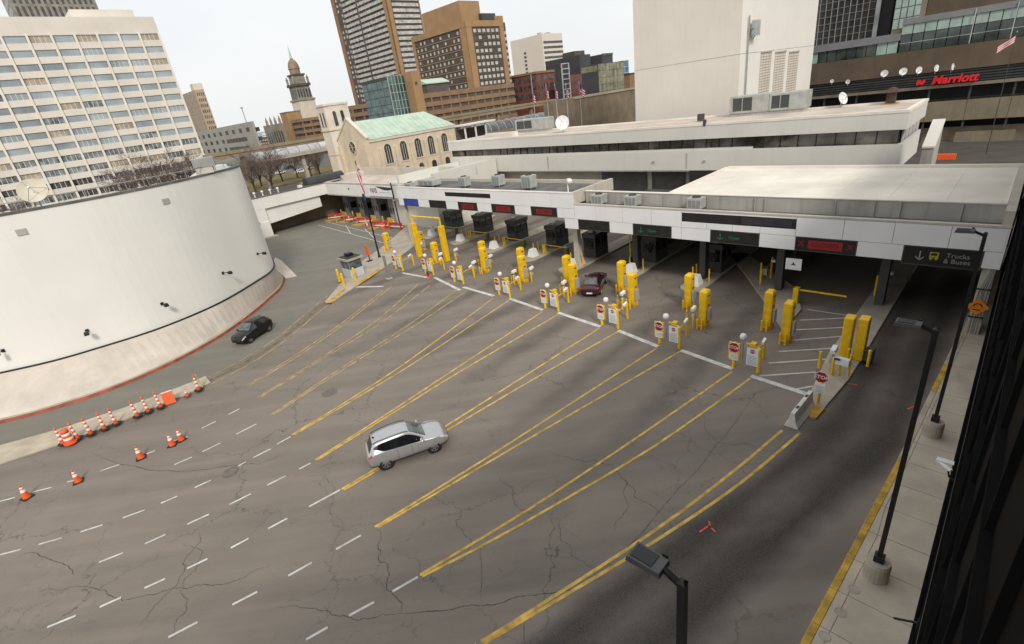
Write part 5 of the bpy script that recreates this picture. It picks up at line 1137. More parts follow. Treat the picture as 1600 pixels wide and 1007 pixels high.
mk('charcoal', (.055, .055, .058), .6, .15, .2); mk('gold_glass', (.22, .21, .12), .15, .4, .3, spec=.8); mk('blue_glass', (.10, .22, .35), .1, .5, .2); mk('guideway', (.27, .215, .14), .85, .12, .2); mk('tube_grey', (.16, .165, .17), .35, .3, .5, metal=.3); mk('tube_pale', (.46, .47, .48), .4, .2, .4)
def town(name, label, w, s, cat='building', group=None): return gthing(name, label, cat, w, s, 0, group), (w, s, 0)
class Bx:                                                # box building: corner (w, s) nearest; L along S, R along W
    def __init__(self, name, label, w, s, R, L, h, m, cat='building', z0=0):
        self.t, self.o = town(name, label, w, s, cat); self.w, self.s, self.R, self.L, self.h = w, s, R, L, h
        MB(self.o).box(w, w + R, s, s + L, z0, h).build('wall', M[m], self.t)
    def box(self, name, m, *q): return MB(self.o).box(*q).build(name, M[m], self.t)
    def fl(self, name, m, s0, s1, z0, z1, d=.25, par=None): return MB(self.o).box(self.w - d, self.w - .001, s0, s1, z0, z1).build(name, M[m], par or self.t)
    def fr(self, name, m, w0, w1, z0, z1, d=.25, par=None): return MB(self.o).box(w0, w1, self.s - d, self.s - .001, z0, z1).build(name, M[m], par or self.t)
    def wins(self, side, a0, a1, na, z0, z1, nz, fa, fz, m, skip=0.0, name='windows', d=.06, rnd=None):
        b = MB(self.o); da = (a1 - a0) / na; dz = (z1 - z0) / nz; rg = random.Random(int(a0 * 7 + z0 * 3 + na))
        for i in range(na):
            for j in range(nz):
                if rg.random() < skip: continue
                a = a0 + da * (i + .5); z = z0 + dz * (j + .5); ha = da * fa / 2; hz = dz * fz / 2
                if side == 'L': b.poly((self.w - d, a - ha, z - hz), (self.w - d, a + ha, z - hz), (self.w - d, a + ha, z + hz), (self.w - d, a - ha, z + hz))
                else: b.poly((a - ha, self.s - d, z - hz), (a + ha, self.s - d, z - hz), (a + ha, self.s - d, z + hz), (a - ha, self.s - d, z + hz))
        return tag(b.build(name, M[m], self.t, fix=False), kind='stuff')

# ---------------------------------------------------------------- marble office block on the left
ow_, os_, oz = atdist(246, 53, 235)
t, O5 = town('office_block', 'tall pale marble office block with rows of bluish windows behind the drum', -70, os_)
def ob(): return MB(O5)
WR = ow_ + .6; ZTOP = oz + 5.2; PITCH = 3.86
ob().box(-75, WR - .3, os_ + .5, os_ + 26, 0, ZTOP - .2).build('core', M['marble'], t)
ob().box(-75, WR, os_, os_ + .5, oz + .1, ZTOP).build('parapet_wall', M['marble'], t)
ob().box(WR - 22, WR - 4, os_ + 6, os_ + 18, ZTOP, ZTOP + 3.2).build('penthouse', M['marble'], t); ob().box(-75, WR - 48, os_ + 6, os_ + 18, ZTOP, ZTOP + 3.4).build('penthouse', M['marble'], t)
BAY = 6.02; nb = 14
for r in range(14):
    zt = oz - r * PITCH; zb = zt - 1.95
    sp = ob().box(-75, WR, os_, os_ + .5, zb - (PITCH - 1.95) + .02, zb).build('spandrel', M['marble'], t)
    for k in range(nb):
        w1 = WR - .75 - k * BAY; w0 = w1 - BAY + .8
        q = random.random(); m = 'office_glass' if r < 9 else 'office_mix'
        if r in (0, 3, 9, 10) and q < .3: m = 'office_blind'
        elif q < .06: m = 'office_blind'
        elif q < .16: m = 'office_mix'
        if r > 10: m = 'office_dark' if q < .75 else 'office_mix'
        wn = ob().box(w0, w1, os_ + .30, os_ + .36, zb + .02, zt + .08).build('window', M[m], t)
        if r >= 9 or q < .3:
            for j in range(1, 4): ob().box(w0 + (w1 - w0) * j / 4 - .06, w0 + (w1 - w0) * j / 4 + .06, os_ + .24, os_ + .299, zb + .03, zt + .07).build('mullion', M['marble_pale'], wn)
for k in range(nb + 1):
    w1 = WR - .02 - k * BAY; ob().box(w1 - .62, w1, os_ - .45, os_ - .002, 0, ZTOP - 4.8).build('pier', M['marble_pale'], t)
for k in range(0): pass
# dark tower behind it, tan tower, grey garage
w_, s_, z_ = atdist(17, 10, 420); b = Bx('dark_tower', 'dark stone tower top just behind the marble office block', w_, s_, 40, 30, z_ + 22, 'county_stone'); b.wins('L', s_ + 1, s_ + 29, 8, 90, z_ + 20, 6, .5, .75, 'office_dark'); b.wins('R', w_ + 1, w_ + 39, 14, 90, z_ + 18, 3, .5, .85, 'office_dark')
mk('tan_pale', (.46, .36, .25), .85, .08, .2)
w_, s_, z_ = atdist(303, 141, 420); L_ = onw(283, 142, w_)[0] - s_; R_w = ons(318, 148, s_)[0] - w_
b = Bx('tan_tower', 'slim tan apartment tower peeking out right of the marble office block', w_, s_, max(6, R_w), max(8, L_ + 4), z_, 'tan_pale'); b.box('penthouse', 'cream_tower', w_ + 1, w_ + 7, s_ + 3, s_ + 9, z_, z_ + 4); b.wins('L', s_ + 1, s_ + b.L, 4, 8, z_ - 1, 11, .5, .5, 'office_dark'); b.wins('R', w_ + .5, w_ + b.R - .5, 4, 8, z_ - 1, 11, .5, .55, 'office_dark')
w_, s_, z_ = atdist(392, 190, 300); L_ = onw(308, 200, w_)[0] - s_; R_w = ons(410, 232, s_)[0] - w_
mk('garage_grey', (.36, .35, .31), .85, .08, .2)
b = Bx('grey_office', 'low grey concrete building with small square windows and two long slots', w_, s_, R_w, L_ + 6, z_, 'garage_grey')
gp_ = L_ / 8.3
for k in range(9): b.fl('window', 'office_dark', s_ + (k + .5) * gp_, s_ + (k + .88) * gp_, z_ - 4.4, z_ - 2.4, .12)
for k in range(5):
    for zz in (8.6, 13.0): b.fl('window', 'office_dark', s_ + (4.5 + k) * gp_, s_ + (4.88 + k) * gp_, z_ - zz, z_ - zz + 2.0, .12)
for zz in (8.6, 13.0): b.fl('window_slot', 'office_dark', s_ + 1.2 * gp_, s_ + 4.1 * gp_, z_ - zz - .2, z_ - zz + 1.8, .12)
for zz in (3, 7.5, 12): b.fr('window', 'office_dark', w_ + 1, w_ + max(3, R_w - 1), z_ - zz - 2, z_ - zz, .12)
t = gthing('roof_mast', 'thin mast on the roof of the grey concrete building', 'mast', w_ + 4, s_ + 18, z_); MB().tube((0, 0, 0), (0, 0, 7.5), .2, n=6).build('pole', M['grey_metal'], t); MB().box(-.3, .3, -1.4, 1.4, 7.2, 7.6).build('crossarm', M['grey_metal'], t)

# ---------------------------------------------------------------- old county building with its tower
cw_, cs_, _ = atdist(474, 160, 400)
t, O6 = town('county_building', 'old stone county building with a tiered domed tower and spire', cw_, cs_)
def kb(): return MB((cw_, cs_, 0))
def sq(h): return [(cw_ - h, cs_ - h), (cw_ + h, cs_ - h), (cw_ + h, cs_ + h), (cw_ - h, cs_ + h)]
def tier(name, h0, h1, z0, z1, m='county_stone'): return kb().prism(sq(h0), z0, z1, sq(h1)).build(name, M[m], t)
zt = lambda x, y: atdist(x, y, 400)[2]
mk('county_dark', (.10, .10, .085), .9, .2, .3); mk('dome_tan', (.27, .20, .125), .7, .15, .3)
tier('shaft', 6.2, 5.8, 0, 32.5, 'limestone_pale'); tier('cornice', 6.4, 6.4, 32.5, 33.6); tier('belfry', 5.2, 5.0, 33.6, 41.5)
for k in range(5):
    q = -4.6 + 2.3 * k
    kb().box(cw_ - 5.35, cw_ - 5.1, cs_ + q * .85 - .5, cs_ + q * .85 + .5, 34.5, 39.6).build('belfry_opening', M['office_dark'], t); kb().box(cw_ + q * .85 - .5, cw_ + q * .85 + .5, cs_ - 5.35, cs_ - 5.1, 34.5, 39.6).build('belfry_opening', M['office_dark'], t)
tier('cornice', 5.9, 5.9, 41.5, 43.0, 'county_dark'); tier('upper_stage', 4.0, 3.8, 43.0, 48.0); tier('cornice', 4.4, 4.4, 48, 49.0, 'county_dark')
for a in (-1, 1):
    for c_ in (-1, 1): kb().lathe([(.8, 0), (.8, 3), (1.0, 3.2), (.1, 5)], (cw_ + a * 5, cs_ + c_ * 5, 43), 8).build('corner_turret', M['county_stone'], t)
kb().lathe([(3.4, 0), (3.4, 3.0), (3.8, 3.2), (3.7, 3.6), (3.5, 5), (3.0, 6.8), (2.1, 8.2), (1.2, 9.0), (1.0, 9.4), (.7, 10)], (cw_, cs_, 49.0), 14).build('dome', M['dome_tan'], t, smooth=False)
kb().lathe([(.9, 0), (.7, 2), (.35, 5), (.05, 8.4)], (cw_, cs_, 58.6), 8).build('spire', M['copper'], t)
kb().box(cw_ - 22, cw_ + 30, cs_ - 6, cs_ + 26, 0, 20.5).build('wing', M['county_stone'], t)
for k in range(7): kb().box(cw_ - 22.2, cw_ - 22.0, cs_ - 4 + k * 4.1, cs_ - 2.2 + k * 4.1, 6, 16).build('window', M['office_dark'], t)
for k in range(4): kb().lathe([(.9, 0), (.9, 2.4), (.1, 5.2)], (cw_ - 21.2, cs_ - 3 + k * 7.5, 20.5), 6).build('pinnacle', M['county_stone'], t)
# brown parking decks left and right of the church
def deck(name, label, px, dist, pxL, pxR, levels, m='brown_brick', gapm='office_dark', lh=3.1, extra=0):
    w_, s_, z_ = atdist(px[0], px[1], dist); L_ = max(3, onw(pxL[0], pxL[1], w_)[0] - s_) if pxL else 10; Rr = max(3, ons(pxR[0], pxR[1], s_)[0] - w_)
    b = Bx(name, label, w_ , s_, Rr, L_, z_, gapm)
    for k in range(levels):
        zt_ = z_ - k * lh; b.box('deck_band', m, w_ - .45, w_ + Rr, s_ - .45, s_ - .002, zt_ - lh * .52, zt_ + .05); b.box('deck_band', m, w_ - .45, w_ - .002, s_ - .002, s_ + L_, zt_ - lh * .52, zt_ + .05)
        for q in range(int(Rr / 5)): b.box('deck_column', m, w_ + q * 5, w_ + q * 5 + .7, s_ - .3, s_ - .004, zt_ - lh + .0, zt_ - lh * .53)
    b.box('deck_roof', 'concrete', w_ - .4, w_ + Rr, s_ - .4, s_ + L_, z_ + .06, z_ + .1)
    return b
deck('parking_deck', 'brown parking deck with open levels before the county building', (470, 186), 330, (455, 190), (505, 178), 5)
w_, s_, z_ = atdist(447, 178, 345); b = Bx('tan_stair_tower', 'blank tan block at the left end of the brown parking deck', w_, s_, 9, 9, z_ + .5, 'tan_brick'); b.box('coping', 'brown_brick', w_ - .2, w_ + 9.2, s_ - .2, s_ + 9.2, z_ + .5, z_ + 1.0)
deck('parking_deck', 'brown parking deck between the church tower and the green glass hall', (548, 166), 250, (538, 168), (592, 158), 5)
# far low red and pale houses at the horizon
for x, y, dist, dw, ds, m, lab in ((418, 214, 520, 16, 22, 'red_brick', 'small red brick house far away left of the county building'), (432, 217, 480, 18, 14, 'brown_brick', 'small brown house far away at the foot of the county building'), (405, 207, 900, 60, 60, 'tube_pale', 'hazy pale block on the horizon left of the county building')):
    w_, s_, z_ = atdist(x, y, dist); b = Bx('distant_house', lab, w_, s_, dw, ds, max(z_, 6), m); b.wins('L', s_ + 1, s_ + ds - 1, 5, 3, b.h - 1, 3, .45, .5, 'sign_white'); b.wins('R', w_ + 1, w_ + dw - 1, 5, 3, b.h - 1, 3, .45, .5, 'sign_white')

# ---------------------------------------------------------------- the church
Wc_, Sc_, ZE = atdist(572, 219, 135)
t, O7 = town('stone_church', 'cream stone church with square tower, rose window and green copper roof', Wc_, Sc_)
def hb(): return MB((Wc_, Sc_, 0))
LEN = 28.5; WID = 13.6; ZR = 15.6
hb().box(Wc_ + .01, Wc_ + LEN, Sc_, Sc_ + WID, 0, ZE - .1).build('nave_wall', M['limestone'], t)
mid = Sc_ + WID / 2
hb().extr([(Wc_ - .35, Sc_ - .5, 0), (Wc_ - .35, Sc_ + WID + .4, 0), (Wc_ - .35, Sc_ + WID + .4, ZE + .3), (Wc_ - .35, mid, ZR + .8), (Wc_ - .35, Sc_ - .5, ZE + .3)], (.7, 0, 0)).build('gable_front', M['limestone'], t)
hb().extr([(Wc_ - .5, Sc_ - .75, ZE + .25), (Wc_ - .5, mid, ZR + .78), (Wc_ - .5, Sc_ + WID + .65, ZE + .25), (Wc_ - .5, Sc_ + WID + .65, ZE + .65), (Wc_ - .5, mid, ZR + 1.2), (Wc_ - .5, Sc_ - .75, ZE + .65)], (1.0, 0, 0)).build('gable_coping', M['limestone_pale'], t)
r = hb(); r.poly((Wc_ + .36, Sc_ - .35, ZE - .1), (Wc_ + LEN + .4, Sc_ - .35, ZE - .1), (Wc_ + LEN - 4.5, mid, ZR), (Wc_ + .36, mid, ZR)); r.poly((Wc_ + .36, Sc_ + WID + .35, ZE - .1), (Wc_ + .36, mid, ZR), (Wc_ + LEN - 4.5, mid, ZR), (Wc_ + LEN + .4, Sc_ + WID + .35, ZE - .1)); r.poly((Wc_ + LEN + .4, Sc_ - .35, ZE - .1), (Wc_ + LEN + .4, Sc_ + WID + .35, ZE - .1), (Wc_ + LEN - 4.5, mid, ZR))
rf_ = r.build('roof', M['copper'], t)
for k in range(17): 
    q = Wc_ + 1.2 + k * 1.6; f = min(1, max(0, (Wc_ + LEN + .4 - q) / 4.9)); 
    MB((Wc_, Sc_, 0)).hexa([(q, Sc_ - .33, ZE - .07), (q + .08, Sc_ - .33, ZE - .07), (q + .08, Sc_ - .35 + (mid - Sc_ + .35) * f, ZE - .1 + (ZR - ZE + .1) * f), (q, Sc_ - .35 + (mid - Sc_ + .35) * f, ZE - .1 + (ZR - ZE + .1) * f)], [(q, Sc_ - .33, ZE + .0), (q + .08, Sc_ - .33, ZE + .0), (q + .08, Sc_ - .35 + (mid - Sc_ + .35) * f, ZE - .03 + (ZR - ZE + .1) * f), (q, Sc_ - .35 + (mid - Sc_ + .35) * f, ZE - .03 + (ZR - ZE + .1) * f)]).build('roof_seam', M['copper'], rf_)
hb().box(Wc_ + .4, Wc_ + LEN + .3, Sc_ - .25, Sc_ - .001, ZE - .75, ZE - .12).build('cornice', M['limestone_pale'], t)
mk('church_glass', (.075, .08, .08), .2, .4, 1.5)
def arch(w0, w1, z0, z1, n=8): # outline in (w, z)
    r_ = (w1 - w0) / 2; c_ = (w0 + w1) / 2; return [(w0, z0), (w1, z0)] + [(c_ + r_ * math.cos(math.pi * k / n), z1 - r_ + r_ * math.sin(math.pi * k / n)) for k in range(n + 1)]
for (x, y) in ((605, 232), (629, 226), (651, 219), (671, 214), (692, 208)):
    wv = ons(x, y, Sc_)[0]; o_ = arch(wv - 1.35, wv + 1.35, 4.3, 9.75)
    fr = hb().extr([(a, Sc_ - .16, z) for a, z in o_], (0, .15, 0)).build('window_surround', M['limestone_pale'], t)
    i_ = arch(wv - 1.0, wv + 1.0, 4.65, 9.4); hb().extr([(a, Sc_ - .20, z) for a, z in i_], (0, .03, 0)).build('window_glass', M['church_glass'], fr)
    for q in (-.33, .33): hb().box(wv + q - .05, wv + q + .05, Sc_ - .26, Sc_ - .205, 4.7, 8.8).build('tracery', M['limestone'], fr)
    lo = arch(wv - .8, wv + .8, .5, 3.1); hb().extr([(a, Sc_ - .08, z) for a, z in lo], (0, .06, 0)).build('lower_window', M['office_dark'], t)
for k in range(6):
    q = Wc_ + 3.2 + k * 4.7; hb().box(q - .45, q + .45, Sc_ - .55, Sc_ - .005, 0, 8.6).build('buttress', M['limestone'], t)
# rose window and door on the gable
def disc(s, z, rad, w, d, nm, m, par): return hb().extr([(w, s + rad * math.cos(2 * math.pi * k / 20), z + rad * math.sin(2 * math.pi * k / 20)) for k in range(20)], (d, 0, 0)).build(nm, M[m], par)
rs = disc(mid, 9.6, 1.75, Wc_ - .50, .14, 'rose_window', 'limestone_pale', t); disc(mid, 9.6, 1.45, Wc_ - .53, .02, 'rose_glass', 'church_glass', rs)
for k in range(6):
    a = 2 * math.pi * k / 6; MB((Wc_, Sc_, 0)).tube((Wc_ - .56, mid, 9.6), (Wc_ - .56, mid + 1.4 * math.cos(a), 9.6 + 1.4 * math.sin(a)), .07, n=5).build('rose_spoke', M['limestone'], rs)
hb().extr([(Wc_ - .46, a, z) for a, z in arch(mid - 1.5, mid + 1.5, 0, 5.3)], (.1, 0, 0)).build('portal', M['limestone_pale'], t); hb().extr([(Wc_ - .50, a, z) for a, z in arch(mid - 1.0, mid + 1.0, 0, 4.5)], (.03, 0, 0)).build('door', M['dark_brown'], t)
for q in (-.3, WID - 1.0): hb().box(Wc_ - 1.0, Wc_ - .352, Sc_ + q, Sc_ + q + 1.2, 0, 10.2).build('gable_buttress', M['limestone'], t)
# tower
TS0 = Sc_ + WID + .6; TS1 = TS0 + 6.2; TW0 = Wc_ - 1.2; TW1 = TW0 + 6.4; ZTW = 20.2; ch = .9
def twp(e, c_): return [(TW0 - e + c_, TS0 - e), (TW1 + e, TS0 - e), (TW1 + e, TS1 + e), (TW0 - e + c_, TS1 + e), (TW0 - e, TS1 + e - c_), (TW0 - e, TS0 - e + c_)]
hb().prism(twp(0, ch), 0, ZTW).build('tower', M['limestone_pale'], t); hb().prism(twp(.25, ch), 14.2, 14.55).build('string_course', M['limestone'], t); hb().prism(twp(.2, ch), ZTW, ZTW + .5).build('tower_coping', M['limestone_pale'], t); hb().prism(twp(.12, ch), 8.0, 8.2).build('string_course', M['limestone'], t)
for q in (2.0, 4.2): hb().extr([(a, TS0 - .10, z) for a, z in arch(TW0 + q - .45, TW0 + q + .45, 15.2, 18.8)], (0, .09, 0)).build('belfry_louvre', M['office_dark'], t)
for q in (2.2, 3.8): hb().extr([(TW0 - .10, a, z) for a, z in arch(TS0 + q - .3, TS0 + q + .3, 15.2, 18.8)], (.09, 0, 0)).build('belfry_louvre', M['office_dark'], t)

# ---------------------------------------------------------------- apartment high-rise, hotel, glass hall
w_, s_, z_ = atdist(604, 5, 340); L_ = onw(519, 8, w_)[0] - s_; Rr = ons(654, 2, s_)[0] - w_; HT = z_ + 25
b = Bx('apartment_tower', 'tall apartment tower with stacked white balconies and brown edges', w_, s_, Rr, L_, HT, 'slab_dark')
b.fl('corner_pier', 'tan_brick', s_ - .6, s_ + 3.2, 0, HT, .6); b.fr('corner_pier', 'tan_brick', w_ - .6, w_ + 2.6, 0, HT, .6); b.fl('edge_pier', 'brown_brick', s_ + L_ - 3.6, s_ + L_, 0, HT, .6); b.fr('edge_pier', 'brown_brick', w_ + Rr - .8, w_ + Rr, 0, HT, .5)
nf = int(HT / 2.9)
for k in range(7, nf):
    z = k * 2.9
    for a0, a1 in ((3.4, .42), (.47, .78)): pass
    b.fl('balcony_band', 'balcony_white', s_ + 3.6, s_ + L_ * .50, z + .15, z + 1.75, .55); b.fl('balcony_band', 'balcony_white', s_ + L_ * .54, s_ + L_ * .80, z + .15, z + 1.75, .55)
    b.fr('balcony_band', 'balcony_white', w_ + 3.2, w_ + Rr - 1.0, z + .15, z + 1.85, .45)
b.wins('L', s_ + L_ * .81, s_ + L_ - 3.7, 2, 20, HT, nf - 7, .45, .5, 'balcony_white', .2); b.wins('L', s_ + 3.6, s_ + L_ * .8, 11, 21.8, HT, nf - 7, .3, .28, 'office_dark', .35, 'balcony_openings', .58); b.wins('R', w_ + 3.2, w_ + Rr - 1, 7, 21.8, HT, nf - 7, .3, .28, 'office_dark', .4, 'balcony_openings', .48)
w_, s_, z_ = atdist(726, 36, 260); L_ = onw(645, 72, w_)[0] - s_; Rr = ons(789, 36, s_)[0] - w_
b = Bx('hotel_tower', 'stepped brown hotel tower with a grid of small windows', w_, s_, Rr, L_, z_, 'dark_brown')
b.fl('corner_pier', 'tan_brick', s_ - .3, s_ + 4.0, 0, z_ + .1, .3); b.fr('corner_pier', 'tan_brick', w_ - .3, w_ + 3.6, 0, z_ + .1, .3); b.fl('edge_pier', 'tan_brick', s_ + L_ - 2, s_ + L_, 0, z_ + 1, .3); b.fr('edge_pier', 'tan_brick', w_ + Rr - 4.4, w_ + Rr - 1.6, 0, z_ + 2, .3)
b.fl('cornice', 'tan_brick', s_, s_ + L_, z_ - 1.6, z_ + .9, .4); b.fr('cornice', 'tan_brick', w_, w_ + Rr - 2, z_ - 1.6, z_ + .9, .4)
b.wins('L', s_ + 4.2, s_ + L_ - 2.2, 11, 14, z_ - 1.8, 12, .38, .46, 'balcony_white', .22, d=.1); b.wins('R', w_ + 4.0, w_ + Rr - 4.8, 6, 14, z_ - 1.8, 12, .62, .5, 'balcony_white', .08, d=.1); b.wins('R', w_ + Rr - 1.5, w_ + Rr, 1, 14, z_ - 3, 12, .8, .5, 'balcony_white', d=.1)
for k in range(12): b.fl('floor_line', 'tan_brick', s_ + 4, s_ + L_ - 2, 14 + k * (z_ - 15.8) / 12 - .12, 14 + k * (z_ - 15.8) / 12 + .18, .16); b.fr('floor_line', 'slab_dark', w_ + 3.7, w_ + Rr - 4.5, 14 + k * (z_ - 15.8) / 12 - .12, 14 + k * (z_ - 15.8) / 12 + .3, .16)
pw = w_ + 1; b.box('penthouse', 'tan_brick', w_ + 2, w_ + Rr * .55, s_ + 4, s_ + L_ * .78, z_ + .9, z_ + 9.5); b.box('plant_room', 'charcoal', w_ + Rr * .5, w_ + Rr * .85, s_ + 2, s_ + 7, z_, z_ + 4.2); b.box('step', 'tan_brick', w_ + Rr * .8, w_ + Rr, s_ + 1, s_ + 6, z_, z_ + 3)
w_, s_, z_ = atdist(604, 120, 215); L_ = onw(572, 136, w_)[0] - s_; Rr = ons(640, 115, s_)[0] - w_
b = Bx('glass_hall', 'green glass hall with a pale lattice frame below the apartment tower', w_, s_, Rr, L_ + 3, z_, 'charcoal')
for k in range(5):
    for j in range(6): b.fl('glass_pane', 'teal_glass', s_ + .15 + k * (L_ + 3) / 5, s_ + (k + 1) * (L_ + 3) / 5 - .1, z_ - 3.8 - j * 2.9, z_ - 1.1 - j * 2.9, .15)
for k in range(7):
    for j in range(6): b.fr('glass_pane', 'teal_glass', w_ + .12 + k * Rr / 7, w_ + (k + 1) * Rr / 7 - .1, z_ - 2.9 - j * 2.9, z_ - .2 - j * 2.9, .15)
    b.fr('frame_post', 'teal_frame', w_ + k * Rr / 7 - .12, w_ + k * Rr / 7 + .12, 0, z_ + .2, .4)
for j in range(7): b.fr('frame_rail', 'teal_frame', w_, w_ + Rr, z_ - j * 2.9 - .1, z_ - j * 2.9 + .1, .34)
b.fl('top_band', 'charcoal', s_, s_ + L_ + 3, z_ - 1.0, z_, .3)
w2, s2, z2 = atdist(642, 115, 214); Rr2 = max(3, ons(655, 112, s2)[0] - w2); Bx('tan_pier_tower', 'slim tan brick tower at the right end of the green glass hall', w2, s2, Rr2, 5, z2 + .8, 'tan_brick').fr('vent', 'charcoal', w2 + 1, w2 + 2, z2 - 4, z2 - 3, .1)
deck('hotel_podium', 'brown banded parking podium below the hotel tower', (656, 148), 225, None, (802, 133), 6, 'brown_brick', 'slab_dark', 3.3)
w_, s_, z_ = atdist(665, 128, 236); b = Bx('green_roof_hall', 'low hall with a pale green sloped roof beside the hotel', w_, s_, 12, 4, z_ - 1, 'slab_dark'); MB(b.o).hexa([(w_ - .5, s_ - .6, z_ - 1), (w_ + 12.5, s_ - .6, z_ - 1), (w_ + 12.5, s_ + 4, z_ - .9), (w_ - .5, s_ + 4, z_ - .9)], [(w_ - .5, s_ - .6, z_ - .6), (w_ + 12.5, s_ - .6, z_ - .6), (w_ + 12.5, s_ + 4, z_ + 1.2), (w_ - .5, s_ + 4, z_ + 1.2)]).build('roof', M['copper'], b.t)

# ---------------------------------------------------------------- right-hand far row
w_, s_, z_ = atdist(846, 53, 520); L_ = onw(797, 64, w_)[0] - s_; Rr = ons(878, 53, s_)[0] - w_
b = Bx('cream_tower', 'cream office tower with striped right side in the distance', w_, s_, Rr, L_, z_, 'cream_tower')
for k in range(9): b.fr('window_band', 'office_dark', w_ + 1.5, w_ + Rr - .3, z_ - 8 - k * 4.2, z_ - 6 - k * 4.2, .2)
b.wins('L', s_ + L_ * .52, s_ + L_ * .60, 1, 10, z_ - 11, 13, .9, .55, 'office_dark', d=.2)
for k in (2.5, 8): b.box('roof_unit', 'tube_pale', w_ + k * 2, w_ + k * 2 + 4, s_ + 6, s_ + 10, z_, z_ + 2)
w_, s_, z_ = atdist(837, 113, 270); L_ = onw(799, 121, w_)[0] - s_; Rr = ons(875, 112, s_)[0] - w_
b = Bx('brick_warehouse', 'red brick warehouse with dark square windows left of the flags', w_, s_, Rr, L_, z_, 'red_brick')
for k in range(4):
    for j in range(3): b.fr('window', 'office_dark', w_ + .9 + k * (Rr - 1) / 4, w_ + (k + .72) * (Rr - 1) / 4 + .9, z_ - 4.0 - j * 3.7, z_ - 1.7 - j * 3.7, .08)
for k in range(5):
    for j in range(3): b.fl('window', 'office_dark', s_ + .8 + k * (L_ - 1) / 5, s_ + (k + .7) * (L_ - 1) / 5 + .8, z_ - 4.0 - j * 3.7, z_ - 1.7 - j * 3.7, .08)
b.fr('cornice', 'brown_brick', w_ - .3, w_ + Rr, z_ - .7, z_ + .3, .4); b.fl('cornice', 'brown_brick', s_ - .0, s_ + L_, z_ - .7, z_ + .3, .4)
w_, s_, z_ = atdist(876, 100, 262); Rr = ons(888, 97, s_)[0] - w_; b = Bx('stair_tower', 'narrow pale framed stair tower between the brick buildings', w_, s_, Rr, 4, z_, 'charcoal')
for k in range(9): b.fr('landing', 'tube_pale', w_, w_ + Rr, z_ - .3 - k * 2.2, z_ - k * 2.2 + .1, .3)
for q in (0, Rr - .5): b.fr('frame_post', 'tube_pale', w_ + q, w_ + q + .5, 0, z_ + .1, .35)
w_, s_, z_ = atdist(890, 118, 275); Rr = ons(917, 115, s_)[0] - w_; b = Bx('red_brick_house', 'small red brick building right of the pale stair tower', w_, s_, Rr, 8, z_, 'red_brick'); 
for k in range(3):
    for j in range(3): b.fr('window', 'office_dark', w_ + 1 + k * 3.4, w_ + 2.5 + k * 3.4, z_ - 3.5 - j * 3.6, z_ - 1.5 - j * 3.6, .08)
w_, s_, z_ = atdist(905, 86, 330); L_ = onw(852, 97, w_)[0] - s_; Rr = ons(922, 84, s_)[0] - w_; b = Bx('charcoal_block', 'charcoal flat-roofed block above the brick warehouse', w_, s_, Rr, L_, z_, 'charcoal'); b.box('plant_room', 'dark_brown', w_ + 1, w_ + Rr, s_ + 4, s_ + L_ * .5, z_, z_ + 2.5)
w_, s_, z_ = atdist(940, 85, 345); L_ = onw(917, 92, w_)[0] - s_; Rr = ons(957, 83, s_)[0] - w_; Bx('charcoal_annex', 'charcoal block rising behind the gold glass building', w_, s_, Rr, L_, z_, 'charcoal').fr('cornice', 'slab_dark', w_, w_ + Rr, z_ - 1, z_ + .3, .3)
w_, s_, z_ = atdist(934, 100, 255); L_ = onw(908, 106, w_)[0] - s_; Rr = ons(974, 96, s_)[0] - w_; b = Bx('gold_glass_building', 'low building with a golden glass curtain wall', w_, s_, Rr, L_, z_, 'charcoal')
for k in range(7):
    for j in range(5): b.fr('glass_pane', 'gold_glass', w_ + .1 + k * Rr / 7, w_ + (k + 1) * Rr / 7 - .1, z_ - 2.9 - j * 2.9, z_ - .15 - j * 2.9, .1)
b.fl('top_band', 'gold_glass', s_ + .5, s_ + L_, z_ - 3, z_ - .5, .1)
w_, s_, z_ = atdist(974, 95, 330); Rr = ons(982, 95, s_)[0] - w_; b = Bx('blue_tower', 'slim blue glass tower just left of the big white block', w_, s_, Rr, 6, z_, 'blue_glass'); 
for k in range(8): b.fr('floor_line', 'tube_pale', w_, w_ + Rr, z_ - k * 3.2 - .2, z_ - k * 3.2 + .1, .1)
w_, s_, z_ = atdist(984, 117, 300); b = Bx('brown_house', 'small brown brick building beside the big white block', w_, s_, 14, 10, z_, 'brown_brick'); b.box('roof_rim', 'charcoal', w_ - .2, w_ + 14.2, s_ - .2, s_ + 10, z_, z_ + .8)
w_, s_, z_ = atdist(898, 156, 130); Rr = ons(996, 140, s_)[0] - w_ + 6; b = Bx('blank_wall_building', 'blank brown concrete wall left of the big white block', w_, s_, Rr, 10, z_ + .4, 'concrete_brown'); b.fr('coping', 'concrete', w_, w_ + Rr, z_ + .1, z_ + .5, .2); b.fr('slot', 'dark', w_ + Rr * .80, w_ + Rr * .82, z_ - 6, z_ - .8, .02)

# ---------------------------------------------------------------- elevated guideway and glazed tubes
gw, gs, gz = atdist(420, 230, 180)
gt, _ = town('elevated_guideway', 'brown concrete elevated railway beam on piers crossing behind the church', gw, gs, 'railway')
gs0 = gs
za = ons(340, 243, gs0); zb_ = ons(520, 213, gs0); zc = ons(700, 187, gs0); zd = ons(985, 147, gs0)
def gp(w, z): return (w, z)
b = MB((gw, gs, 0)); zz = (za[1] + zb_[1]) / 2
gw0, gw1 = za[0] - 3, zd[0] + 80
b.box(gw0, gw1, gs0, gs0 + 3.4, zz - 1.5, zz).build('beam', M['guideway'], gt); MB((gw, gs, 0)).box(gw0, gw1, gs0 - .25, gs0, zz - .3, zz + .55).build('edge_wall', M['guideway'], gt); MB((gw, gs, 0)).box(gw0, gw1, gs0 + 3.4, gs0 + 3.65, zz - .3, zz + .55).build('edge_wall', M['guideway'], gt)
q = gw0 + 10
